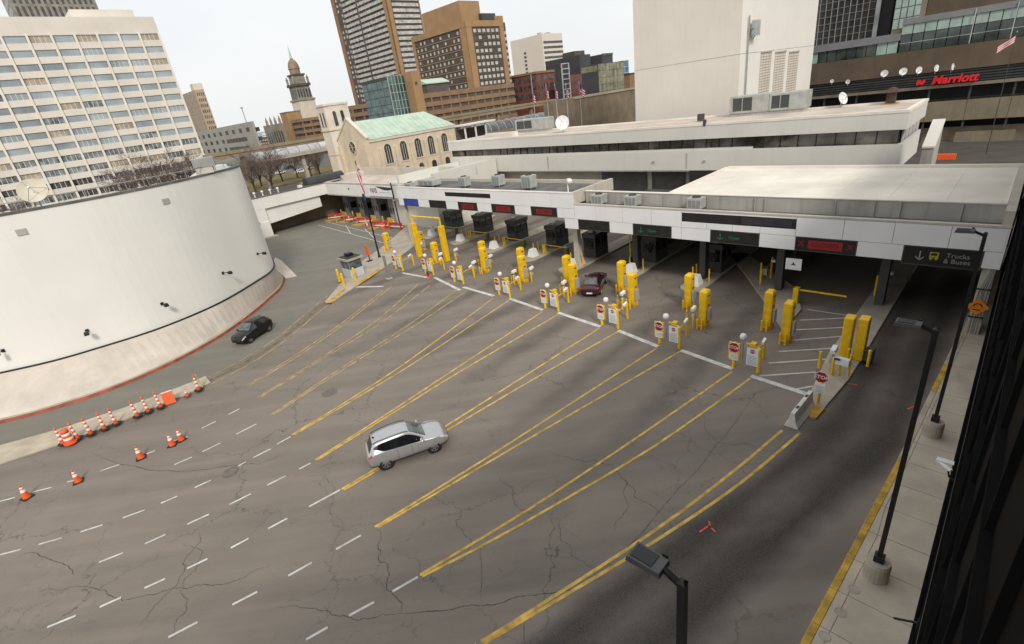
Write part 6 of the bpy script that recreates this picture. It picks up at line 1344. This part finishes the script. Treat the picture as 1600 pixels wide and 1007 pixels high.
while q < gw1: MB((gw, gs, 0)).prism([(q - .6, gs0 + 1), (q + .6, gs0 + 1), (q + .6, gs0 + 2.4), (q - .6, gs0 + 2.4)], 0, zz - 1.5).build('pier', M['guideway'], gt); q += 22
def vault(name, label, x0, y0, x1, y1, dist, rad, m, cat='walkway', zfix=None):
    w0, s0, z0 = atdist(x0, y0, dist); w1, z1 = ons(x1, y1, s0)
    t, o = town(name, label, w0, s0, cat); L_ = w1 - w0; zb = zfix if zfix is not None else z0 - rad
    pr = [(w0, s0 + rad - rad * math.cos(a), zb + rad * math.sin(a)) for a in [math.pi * k / 14 for k in range(15)]]
    MB(o).extr(pr, (L_, 0, 0)).build('vault', M[m], t)
    n = max(4, int(L_ / 3))
    for k in range(n + 1):
        q = w0 + L_ * k / n; MB(o).path([(q, p[1] + (p[1] - s0 - rad) * .012, p[2] + .03) for p in pr], .08, 5).build('rib', M['tube_pale'] if m != 'tube_pale' else M['tube_grey'], t)
    MB(o).box(w0, w1, s0, s0 + 2 * rad, zb - 1.0, zb - .01).build('deck', M['guideway'] if m == 'tube_grey' else M['concrete'], t)
    q = w0 + 2
    while q < w1: MB(o).box(q, q + .9, s0 + rad - .5, s0 + rad + .5, 0, zb - 1.0).build('pier', M['concrete'], t); q += 12
    return t
vault('glazed_walkway', 'dark barrel-vaulted walkway behind the customs building roof', 742, 196, 898, 168, 150, 2.6, 'tube_grey')
vault('pale_walkway', 'pale barrel-vaulted corridor left of the church', 395, 240, 530, 222, 165, 1.8, 'tube_pale')
# structure of dark steel behind the customs roof
w_, s_, z_ = atdist(725, 195, 120); t = gthing('steel_frame', 'white steel posts and canopy beside the church roof', 'canopy', w_, s_, 0)
for k in range(3): MB().box(k * 3.2, k * 3.2 + .3, 0, .3, 0, z_ - .3).build('post', M['white_paint'], t)
MB().box(-.6, 9.4, -.6, 3, z_ - .3, z_).build('roof', M['white_paint'], t); MB().box(-.2, 9, 2.9, 3, 0, z_ - 1).build('back_panel', M['slab_dark'], t)
# ================================================================ big white block behind the customs building
bw, bs, _ = atdist(1155, 100, 72); bL = onw(991.5, 100, bw)[0] - bs; bR = ons(1271, 74, bs)[0] - bw
b = Bx('white_block', 'huge blank white block rising behind the customs building', bw, bs, bR, bL, 46, 'white_render'); 
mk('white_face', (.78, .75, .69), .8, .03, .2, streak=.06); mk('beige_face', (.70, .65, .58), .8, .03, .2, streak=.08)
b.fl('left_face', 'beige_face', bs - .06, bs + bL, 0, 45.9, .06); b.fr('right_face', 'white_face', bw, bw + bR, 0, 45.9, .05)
zj = onw(994, 110.5, bw)[1]; b.fl('panel_joint', 'parapet_grey', bs - .09, bs + bL, zj - .03, zj + .03, .075); b.fr('panel_joint', 'parapet_grey', bw - .07, bw + bR, zj - .03, zj + .03, .065)
for x0, x1 in ((1188, 1205.5), (1210.5, 1227.5), (1232, 1248)):
    w0, z1 = ons(x0, 83, bs); w1 = ons(x1, 81, bs)[0]
    f = b.fr('louvre_recess', 'parapet_grey', w0, w1, 9, z1, .055)
    b.fr('lintel', 'concrete_pale', w0 - .05, w1 + .05, z1, z1 + .18, .14)
    for k in range(26): b.fr('louvre_block', 'limestone_pale', w0 + .1, w1 - .1, z1 - .45 - k * .32, z1 - .24 - k * .32, .09, f)
    for k in range(3): b.fr('louvre_mullion', 'parapet_grey', w0 + (w1 - w0) * (k + 1) / 4 - .04, w0 + (w1 - w0) * (k + 1) / 4 + .04, 9, z1 - .2, .10, f)
w0 = ons(1168, 30, bs)[0]; zt_ = ons(1168, 25, bs)[1]
t = gthing('antenna_mast', 'grey pipe mast with a small box antenna on the white block', 'antenna', w0, bs - .25, 0); MB().tube((0, 0, 8), (0, 0, zt_), .09, n=8).build('pole', M['grey_metal'], t)
zc_ = ons(1180, 45, bs)[1]; MB().box(.5, 1.6, -.7, -.1, zc_ - .8, zc_ + .8).build('antenna_box', M['tube_pale'], t); MB().tube((0, 0, zc_), (.6, -.4, zc_), .06, n=6).build('bracket', M['grey_metal'], t); MB().tube((.2, 0, zc_ - 1.8), (1.2, -.3, zc_ - .8), .05, n=6).build('strut', M['grey_metal'], t)

# ---------------------------------------------------------------- customs roof equipment
ZRF = 10.64
def roofbox(x0, x1, y, label, h, dp, m='duct_metal'):
    w0, s0 = atg(x0, y, ZRF); w1, s1 = atg(x1, y, ZRF); w_ = min(max(w0, 19.5), 25.5); s_ = (s0 + s1) / 2; L_ = abs(s0 - s1) * .92
    t = gthing('rooftop_unit', label, 'air conditioner', w_, s_, ZRF, 'rooftop air units')
    MB().box(0, dp, -L_/2, L_/2, .3, h).build('housing', M[m], t, bevel=.03); MB().box(.1, dp - .1, -L_/2 + .1, L_/2 - .1, 0, .3).build('curb', M['parapet_grey'], t)
    for k in range(2): MB().box(-.02, .001, L_/2 - .3 - (k + 1) * L_ * .25, L_/2 - .3 - k * L_ * .25 - .1, .55, h - .2).build('grille', M['booth_dark'], t)
    MB().box(-.015, .001, -L_/2 + .1, -L_*.08, .45, h - .1).build('access_panel', M['duct_metal'], t)
    return t
roofbox(1182, 1230, 170, 'large pale green air handler with dark grilles at the foot of the white block', 2.1, 2.0)
roofbox(1236, 1282, 166, 'long pale green duct housing right of the grilled air handler', 2.0, 2.2)
roofbox(812, 846, 207, 'pale green air unit with two dark grilles at the left of the customs roof', 1.9, 2.0)
def roofpt(x, y): w_, s_ = atg(x, y, ZRF); return g2w(min(max(w_, 19.2), 26.6), s_, ZRF)
dish(0, 0, 0, .95, 'large white satellite dish standing on the left half of the customs roof', R_(-105), R_(18), loc=roofpt(880, 207), post=.35)
dish(0, 0, 0, .6, 'small white satellite dish on the customs roof right of the air handlers', R_(-70), R_(20), loc=roofpt(1315, 168), post=.3)
p = roofpt(1391, 163); t = thing('roof_chimney', 'rusty roof chimney with a pointed cap near the customs building corner', 'chimney', p, GRID); mk('rust', (.085, .05, .035), .85, .3, 2)
MB().box(-.35, .35, -.35, .35, 0, 1.0).build('stack', M['rust'], t); MB().prism([(-.7, -.7), (.7, -.7), (.7, .7), (-.7, .7)], 1.05, 1.5, [(-.1, -.1), (.1, -.1), (.1, .1), (-.1, .1)]).build('cap', M['rust'], t); MB().box(-.25, .25, -.25, .25, .98, 1.1).build('neck', M['rust'], t); MB().box(-.6, .6, -.6, .6, 0, .08).build('curb', mat('rust_stain', (.40, .25, .12), .9, .2), t)
for x, y, lab in ((1095, 190, 'dark'), (805, 215, 'left')):
    t = thing('roof_box', 'small %s box on the edge of the customs roof' % lab, 'roof box', roofpt(x, y), GRID); MB().box(-.3, .3, -.3, .3, .1, .8).build('housing', M['booth_dark'] if lab == 'dark' else M['white_paint'], t); MB().box(-.2, .2, -.2, .2, 0, .1).build('foot', M['parapet_grey'], t)
# ramp and stair block at the prow of the customs building
t = gthing('stair_ramp', 'stepped grey stair enclosure at the right end of the customs building', 'stair', 28.2, 6.6)
MB().hexa([(0, 0, 0), (3.6, 0, 0), (3.6, .9, 0), (0, .9, 0)], [(0, 0, 6.2), (3.6, 0, 8.2), (3.6, .9, 8.2), (0, .9, 6.2)]).build('enclosure', M['parapet_grey'], t); MB().hexa([(-.1, -.05, 6.22), (3.7, -.05, 8.25), (3.7, .95, 8.25), (-.1, .95, 6.22)], [(-.1, -.05, 6.4), (3.7, -.05, 8.43), (3.7, .95, 8.43), (-.1, .95, 6.4)]).build('roof', M['customs_wall'], t)

# ================================================================ dark hotel podium and tower on the right
WP_ = 74.0
t, O8 = town('hotel_podium_tower', 'dark concrete hotel podium with a glass terrace and a red lettered sign', WP_, -20)
def pb(): return MB(O8)
zp = lambda x, y: onw(x, y, WP_)[1]; sp = lambda x, y: onw(x, y, WP_)[0]
SE = sp(1262, 120) + 12; SX = -30
z_t0, z_t1 = zp(1600, 183), zp(1600, 150)                # tan band
z_s0, z_s1 = zp(1600, 120), zp(1600, 98)                 # sign band bottom, brown band bottom
z_b1 = zp(1600, 57)
mk('podium_brown', (.115, .084, .055), .85, .15, .25, streak=.25); mk('podium_tan', (.21, .175, .12), .85, .12, .3, streak=.3); mk('steel_dark', (.05, .052, .055), .5, .2, .5)
pb().box(WP_ + 6, WP_ + 30, SX, SE, 0, z_b1).build('core', M['dark'], t)
s_ = SE
while s_ > SX + 1:
    pb().box(WP_ + .3, WP_ + 1.0, s_ - 4.95, s_, z_t0, z_t1).build('tan_panel', M['podium_tan'], t)
    pb().box(WP_ - .05, WP_ + .6, s_ - 5.97, s_, z_s1, z_b1).build('brown_panel', M['podium_brown'], t) if int(s_) % 1 == 0 else None
    pb().box(WP_ + .6, WP_ + 1.1, s_ - .14, s_ + .14, 0, z_s1).build('column', M['steel_dark'], t)
    s_ -= 5.0
s_ = SE
while s_ > SX: pb().box(WP_ - .06, WP_ + .6, s_ - 5.97, s_, z_s1, z_b1).build('brown_panel', M['podium_brown'], t); s_ -= 6.0
pb().box(WP_ + 1.0, WP_ + 6, SX, SE, z_t1 - .3, z_t1 - .1).build('floor', M['concrete_brown'], t)
pb().box(WP_ + 1.0, WP_ + 6, SX, SE, z_t0, z_t0 + .2).build('floor', M['concrete_brown'], t)
for k in range(5): z = z_s0 + (z_s1 - z_s0) * k / 5; pb().box(WP_ + .2, WP_ + .35, SX, SE, z + .05, z + .22).build('slat', M['steel_dark'], t)
pb().box(WP_ + .36, WP_ + .5, SX, SE, z_s0, z_s1).build('sign_backing', M['dark'], t); pb().box(WP_ + .1, WP_ + .7, SX, SE, z_s0 - .55, z_s0 - .1).build('beam', M['podium_tan'], t)
pb().box(WP_ + 2, WP_ + 2.4, SX, SE, .0, z_t0 - 1.2).build('lower_wall', M['concrete_brown'], t)
pb().box(WP_ + .5, WP_ + .9, 2, 9, .0, 1.5).build('planter', M['podium_tan'], t)
# glass terrace, two heights
sA = sp(1407, 50); z_l1 = zp(1405, 52); z_h1 = zp(1600, 0)
mk('terrace_glass', (.045, .06, .055), .06, .5, .4, spec=.8); mk('frosted', (.34, .44, .40), .25, .15, .6); mk('terrace_grey', (.20, .205, .215), .5, .1, .4)
pb().box(WP_ + 1.5, WP_ + 28, SX, sA, z_b1, z_h1 - .6).build('terrace_core', M['dark'], t); pb().box(WP_ + 1.5, WP_ + 28, sA, SE, z_b1, z_l1 - .5).build('terrace_core', M['dark'], t)
pb().box(WP_ + .7, WP_ + 28, sA + .002, SE, z_l1 - 1.1, z_l1).build('terrace_roof', M['terrace_grey'], t); pb().box(WP_ + .7, WP_ + 28, SX, sA, z_h1 - .75, z_h1 + .1).build('terrace_roof', M['terrace_grey'], t)
s_ = sA; k = 0
while s_ > SX:
    pb().box(WP_ + 1.0, WP_ + 1.06, s_ - 1.42, s_ - .05, z_b1 + .02, z_b1 + 2.5).build('glass_panel', M['terrace_glass'], t)
    pb().box(WP_ + .9, WP_ + .96, s_ - 1.42, s_ - .05, z_b1 + 2.55, z_h1 - .78).build('frosted_panel', M['frosted'], t)
    if k % 4 == 1: pb().box(WP_ + 1.07, WP_ + 1.4, s_ - .9, s_ - .3, z_b1, z_h1 - .8).build('inner_column', M['podium_tan'], t)
    s_ -= 1.48; k += 1
s_ = SE; k = 0
while s_ > sA + 1:
    m = 'frosted' if 6 <= k % 9 <= 8 else 'terrace_glass'; pb().box(WP_ + 1.0, WP_ + 1.06, s_ - 1.4, s_ - .05, z_b1 + .02, z_l1 - 1.12).build('glass_panel', M[m], t); s_ -= 1.45; k += 1
pb().box(WP_ + .6, WP_ + .66, SX, sA, z_b1 + 1.25, z_b1 + 1.31).build('handrail', M['tube_pale'], t)
for q in (sp(1515, 60), sp(1578, 60)): pb().tube((WP_ + .62, q, z_b1), (WP_ + .62, q, z_b1 + 4.6), .06, n=6).build('rail_post', M['tube_pale'], t)
# curtain wall tower
sB = sp(1405, 30); sC = sp(1368, 30); sD_ = sp(1438, 20)
pb().box(WP_ + 12, WP_ + 40, sC, SE + 4, z_b1, 60).build('tower', M['dark'], t)
mk('tower_glass', (.045, .042, .04), .12, .5, .4, spec=.7)
WT = WP_ + 12; st_ = onw(1272, 30, WT)[0] + 3; se_ = onw(1366, 30, WT)[0]
n = 13; 
for i in range(n):
    for j in range(13):
        a = st_ - (st_ - se_) * i / n; c_ = st_ - (st_ - se_) * (i + 1) / n
        pb().box(WT - .12, WT - .002, c_ + .06, a - .06, z_l1 - 1 + j * 1.15, z_l1 + .05 + j * 1.15).build('tower_pane', M['tower_glass'], t)
    b_ = MB(O8).box(WT - .35, WT - .13, a - .05, a + .05, z_b1 + 1, 40).build('tower_mullion', M['grey_metal'], t)
for j in range(13): pb().box(WT - .28, WT - .13, se_, st_, z_l1 + .07 + j * 1.15, z_l1 + .13 + j * 1.15).build('tower_rail', M['grey_metal'], t)
pb().box(WT - .6, WT - .1, se_ - .8, se_ - .1, z_b1, 40).build('tower_column', M['tube_pale'], t)
WT2 = WP_ + 9; a0 = onw(1398, 15, WT2)[0]; a1 = onw(1440, 10, WT2)[0]; pb().box(WT2, WT2 + 20, a1, a0, z_b1, 60).build('corner_tower', M['podium_tan'], t)
for i in range(4):
    for j in range(6): pb().box(WT2 - .1, WT2 - .002, a1 + (a0 - a1) * i / 4 + .08, a1 + (a0 - a1) * (i + 1) / 4 - .08, z_h1 - 1 + j * 1.6, z_h1 + .45 + j * 1.6).build('tower_pane', M['frosted'], t)
pb().box(WP_ + 14, WP_ + 40, SX, a1 - .1, z_b1, 60).build('rear_tower', M['podium_brown'], t)
# the red letters and emblem
mk('marriott_red', (.50, .008, .012), .4, .05, 3, emit=((1, .02, .03), .12))
SG = gthing('hotel_sign', 'red letters Marriott with a red emblem on the dark podium', 'sign', WP_, sp(1490, 124), zp(1490, 124))
ch_ = (sp(1460, 124) - sp(1533, 118))
me = text_mesh('Marriott', ch_ * .29, .12, M['marriott_red'], .045, shear=.18); put(me, 'lettering', SG, -.25, -.1, .05)
b = MB(); q = ch_ * .72
b.extr([(-.35, q + x * .55, z * .5) for x, z in ((1.0, .4), (.7, .9), (.1, .7), (-.1, .2), (-.5, .8), (-1.0, .6), (-.9, -.3), (-.3, -.7), (.2, -.5), (.8, -.9), (1.1, -.3))], (.2, 0, 0)); b.build('emblem', M['marriott_red'], SG)
# round white dishes along the podium
for k, (x, y, rd, az) in enumerate(((1325, 128, .35, 0), (1382, 115, .52, 10), (1411, 112, .55, 20), (1435, 110, .5, 45), (1462, 107, .5, 62), (1487, 105, .5, 76), (1300, 127, .3, 10))):
    s_, z_ = onw(x, y, WP_ - 1.2); dish(0, 0, 0, rd, 'white round dish before the dark podium, %s' % ('second from the left', 'third from the left, full face', 'fourth from the left, largest', 'fifth from the left', 'sixth from the left, nearly edge-on', 'rightmost, edge-on', 'leftmost, small')[k], GRID + math.pi + R_(az), R_(5), loc=g2w(WP_ - 1.2, s_, z_ - rd * .9 - .3), post=.3, group='white dishes along the podium')
# flag on the right and orange barrier on the ramp
def flying_flag(t, z, wdt, hgt, dirv, m0=0):
    for k in range(7):
        b = MB(); rows = []
        for j in range(11):
            u = j / 10; x = u * wdt * .8; zz = z - u * wdt * .55; wv = .14 * math.sin(u * 7)
            rows.append([(x * dirv[0] - wv * dirv[1], x * dirv[1] + wv * dirv[0], zz - hgt * q / 7) for q in (k, k + 1)])
        b.grid(rows); b.build('stripe', M['flag_red'] if k % 2 == 0 else M['sign_white'], t, smooth=True)
    b = MB(); rows = []
    for j in range(5):
        u = j / 10; x = u * wdt * .8; zz = z - u * wdt * .55; wv = .14 * math.sin(u * 7) - .03
        rows.append([(x * dirv[0] - wv * dirv[1], x * dirv[1] + wv * dirv[0], zz - hgt * q) for q in (0, .54)])
    b.grid(rows); b.build('canton', M['flag_blue'], t, smooth=True)
s_, z_ = onw(1588, 55, 62); t = gthing('flagpole', 'flagpole with a striped flag before the podium at the right edge', 'flagpole', 62, s_); MB().tube((0, 0, 0), (0, 0, z_ + .3), .06, .03, n=8).build('pole', M['steel_dark'], t); MB().lathe([(.02, -.1), (.1, 0), (.02, .1)], (0, 0, z_ + .35), 8).build('finial', M['galv'], t); flying_flag(t, z_, 1.9, .9, (-.2, .97))
for k, (x, y, yb, lab) in enumerate(((836, 150, 205, 'leftmost of five'), (857, 143, 205, 'second of five'), (871, 143, 205, 'middle of five'), (888, 142, 205, 'fourth of five'), (909, 139, 205, 'rightmost of five'))):
    w_, s_, z_ = atdist(x - 4, y - 8, 100); t = gthing('flagpole', 'slim flagpole with a drooping striped flag behind the customs roof, ' + lab, 'flagpole', w_, s_, 0, 'flags behind the customs building'); MB().tube((0, 0, 0), (0, 0, z_ + (2.6 if k == 0 else .3)), .08, .05, n=6).build('pole', M['tube_pale'], t); MB().lathe([(.02, -.08), (.08, 0), (.02, .08)], (0, 0, z_ + (2.65 if k == 0 else .35)), 6).build('finial', M['tube_pale'], t)
    flying_flag(t, z_, 1.5 + .5 * (k == 4), 1.5, (-.3, -.6 - .3 * (k == 4)))
p = at(1468, 250, 0); t = thing('orange_barrier', 'orange plastic barrier on the ramp below the dark podium', 'barrier', p, GRID + math.pi / 2)
MB().box(-1.7, 1.7, -.25, .25, 0, .8).build('body', M['orange'], t, bevel=.05); 
for q in (-1.0, 0, 1.0): MB().box(q - .2, q + .2, -.27, -.251, .3, .6).build('recess', M['barrier_red'], t)
yd = MB().poly(*[g2w(w, s, .02) for w, s in ((28, -30), (28, 7), (74, 22), (74, -30))]).build('podium_yard', mat('yard_paving', (.075, .066, .056), .9, .2, .3)); tag(yd, kind='structure')

# ================================================================ bare trees
mk('bark', (.075, .055, .045), .9, .25, 3); mk('twig', (.16, .115, .10), .9, .2, 3)
def bare_tree(seed, h=8.0, spread=1.0):
    rg = random.Random(seed); tr = MB(); tw = MB()
    def limb(p, d, L, r, lev):
        q = p; n = 3 if lev < 3 else 2
        for k in range(n):
            d2 = (d + Vector((rg.uniform(-.22, .22), rg.uniform(-.22, .22), rg.uniform(-.06, .16)))).normalized(); e = q + d2 * L / n
            (tr if lev < 2 else tw).tube(q, e, r * (1 - .25 * k), r * (.75 - .25 * k) if k < 2 else r * .3, n=6 if lev < 2 else 3, cap=False); q = e; d = d2
            if lev < 4:
                for _ in range((0, 1, 1, 2)[lev] + (1 if lev and rg.random() < .5 else 0) + (2 if k == n - 1 else 0)):
                    a = rg.uniform(0, 6.283); up = rg.uniform(-.1, .55); ax = Vector((math.cos(a), math.sin(a), up)).normalized()
                    limb(q, (d * .7 + ax * .95 * spread).normalized(), L * rg.uniform(.45, .68), r * .48, lev + 1)
    p = Vector((0, 0, 0)); top = Vector((rg.uniform(-.1, .1), rg.uniform(-.1, .1), h * .26)); tr.tube(p, top, h * .026, h * .02, 8, False)
    for k in range(6):
        a = 6.283 * k / 6 + rg.uniform(-.4, .4); t_ = rg.uniform(.7, 1.7); limb(top + Vector((0, 0, -h * .04 * (k % 3))), Vector((math.cos(a), math.sin(a), t_)).normalized(), h * rg.uniform(.36, .46), h * .012, 1)
    limb(top, Vector((0, 0, 1)), h * .5, h * .016, 1)
    return tr.mesh('trunk', M['bark'], True, False), tw.mesh('crown', M['twig'], False, False)
kinds = [bare_tree(3), bare_tree(11, 8, 1.2), bare_tree(23, 8, .9)]
def plant_tree(x, y, z, sc, k, label, dist=None, loc=None):
    p = loc or at(x, y, z); t = thing('bare_tree', label, 'tree', p, random.uniform(0, 6), 'bare winter trees'); t.scale = (sc,) * 3
    link('trunk', kinds[k][0], t); link('crown', kinds[k][1], t); return t
def pd(x, y, dist): w_, s_, z_ = atdist(x, y, dist); return g2w(w_, s_, 0)
for i_, (x, dist, sc, lab) in enumerate(((400, 163, 1.5, 'leftmost on the lawn beside the drum building'), (428, 160, 1.6, 'second on the lawn left of the church'), (447, 195, 1.4, 'third, behind the lawn trees left of the church'), (472, 200, 1.3, 'fourth, left of the church tower'), (494, 190, 1.35, 'fifth, close to the church tower'), (412, 190, 1.4, 'behind the first lawn tree'), (508, 185, 1.3, 'just left of the church tower foot'), (305, 200, 1.75, 'before the right edge of the marble office block'), (275, 195, 1.7, 'before the marble office block, second from its right edge'), (240, 190, 1.75, 'before the marble office block, third from its right edge'), (205, 185, 1.6, 'before the marble office block, fourth from its right edge'), (6, 165, 1.25, 'at the left edge behind the drum roof'))):
    plant_tree(0, 0, 0, sc, i_ % 3, 'bare tree, ' + lab, loc=pd(x, 300, dist))
# parked cars far off by the lawn
for k, (x, y, m, lab) in enumerate(((470, 268, 'white_paint', 'white'), (486, 262, 'tube_pale', 'grey'), (452, 262, 'charcoal', 'dark'), (438, 270, 'white_paint', 'white, left of the others'))):
    p = at(x, y, .6); t = thing('parked_car', 'small parked car far off beyond the lawn, ' + lab, 'car', (p.x, p.y, .02), GRID + R_(8 * k), 'cars parked beyond the lawn')
    pr = [(-2.1, .3), (2.1, .3), (2.15, .75), (1.2, .9), (.6, 1.42), (-1.2, 1.45), (-1.9, .95), (-2.15, .85)]
    MB().extr([(x_, -.85, z) for x_, z in pr], (0, 1.7, 0)).build('body', M[m], t, bevel=.08)
    for a in (-1.3, 1.3):
        for c_ in (-.86, .86): MB().tube((a, c_ - .08, .32), (a, c_ + .08, .32), .32, n=12).build('wheel', M['tyre'], t)
    for c_ in (-.86, .86): MB().extr([(x_, c_ - .005, z) for x_, z in ((-1.3, .95), (.75, .95), (.5, 1.36), (-1.1, 1.38))], (0, .01, 0)).build('side_window', M['car_glass'], t)
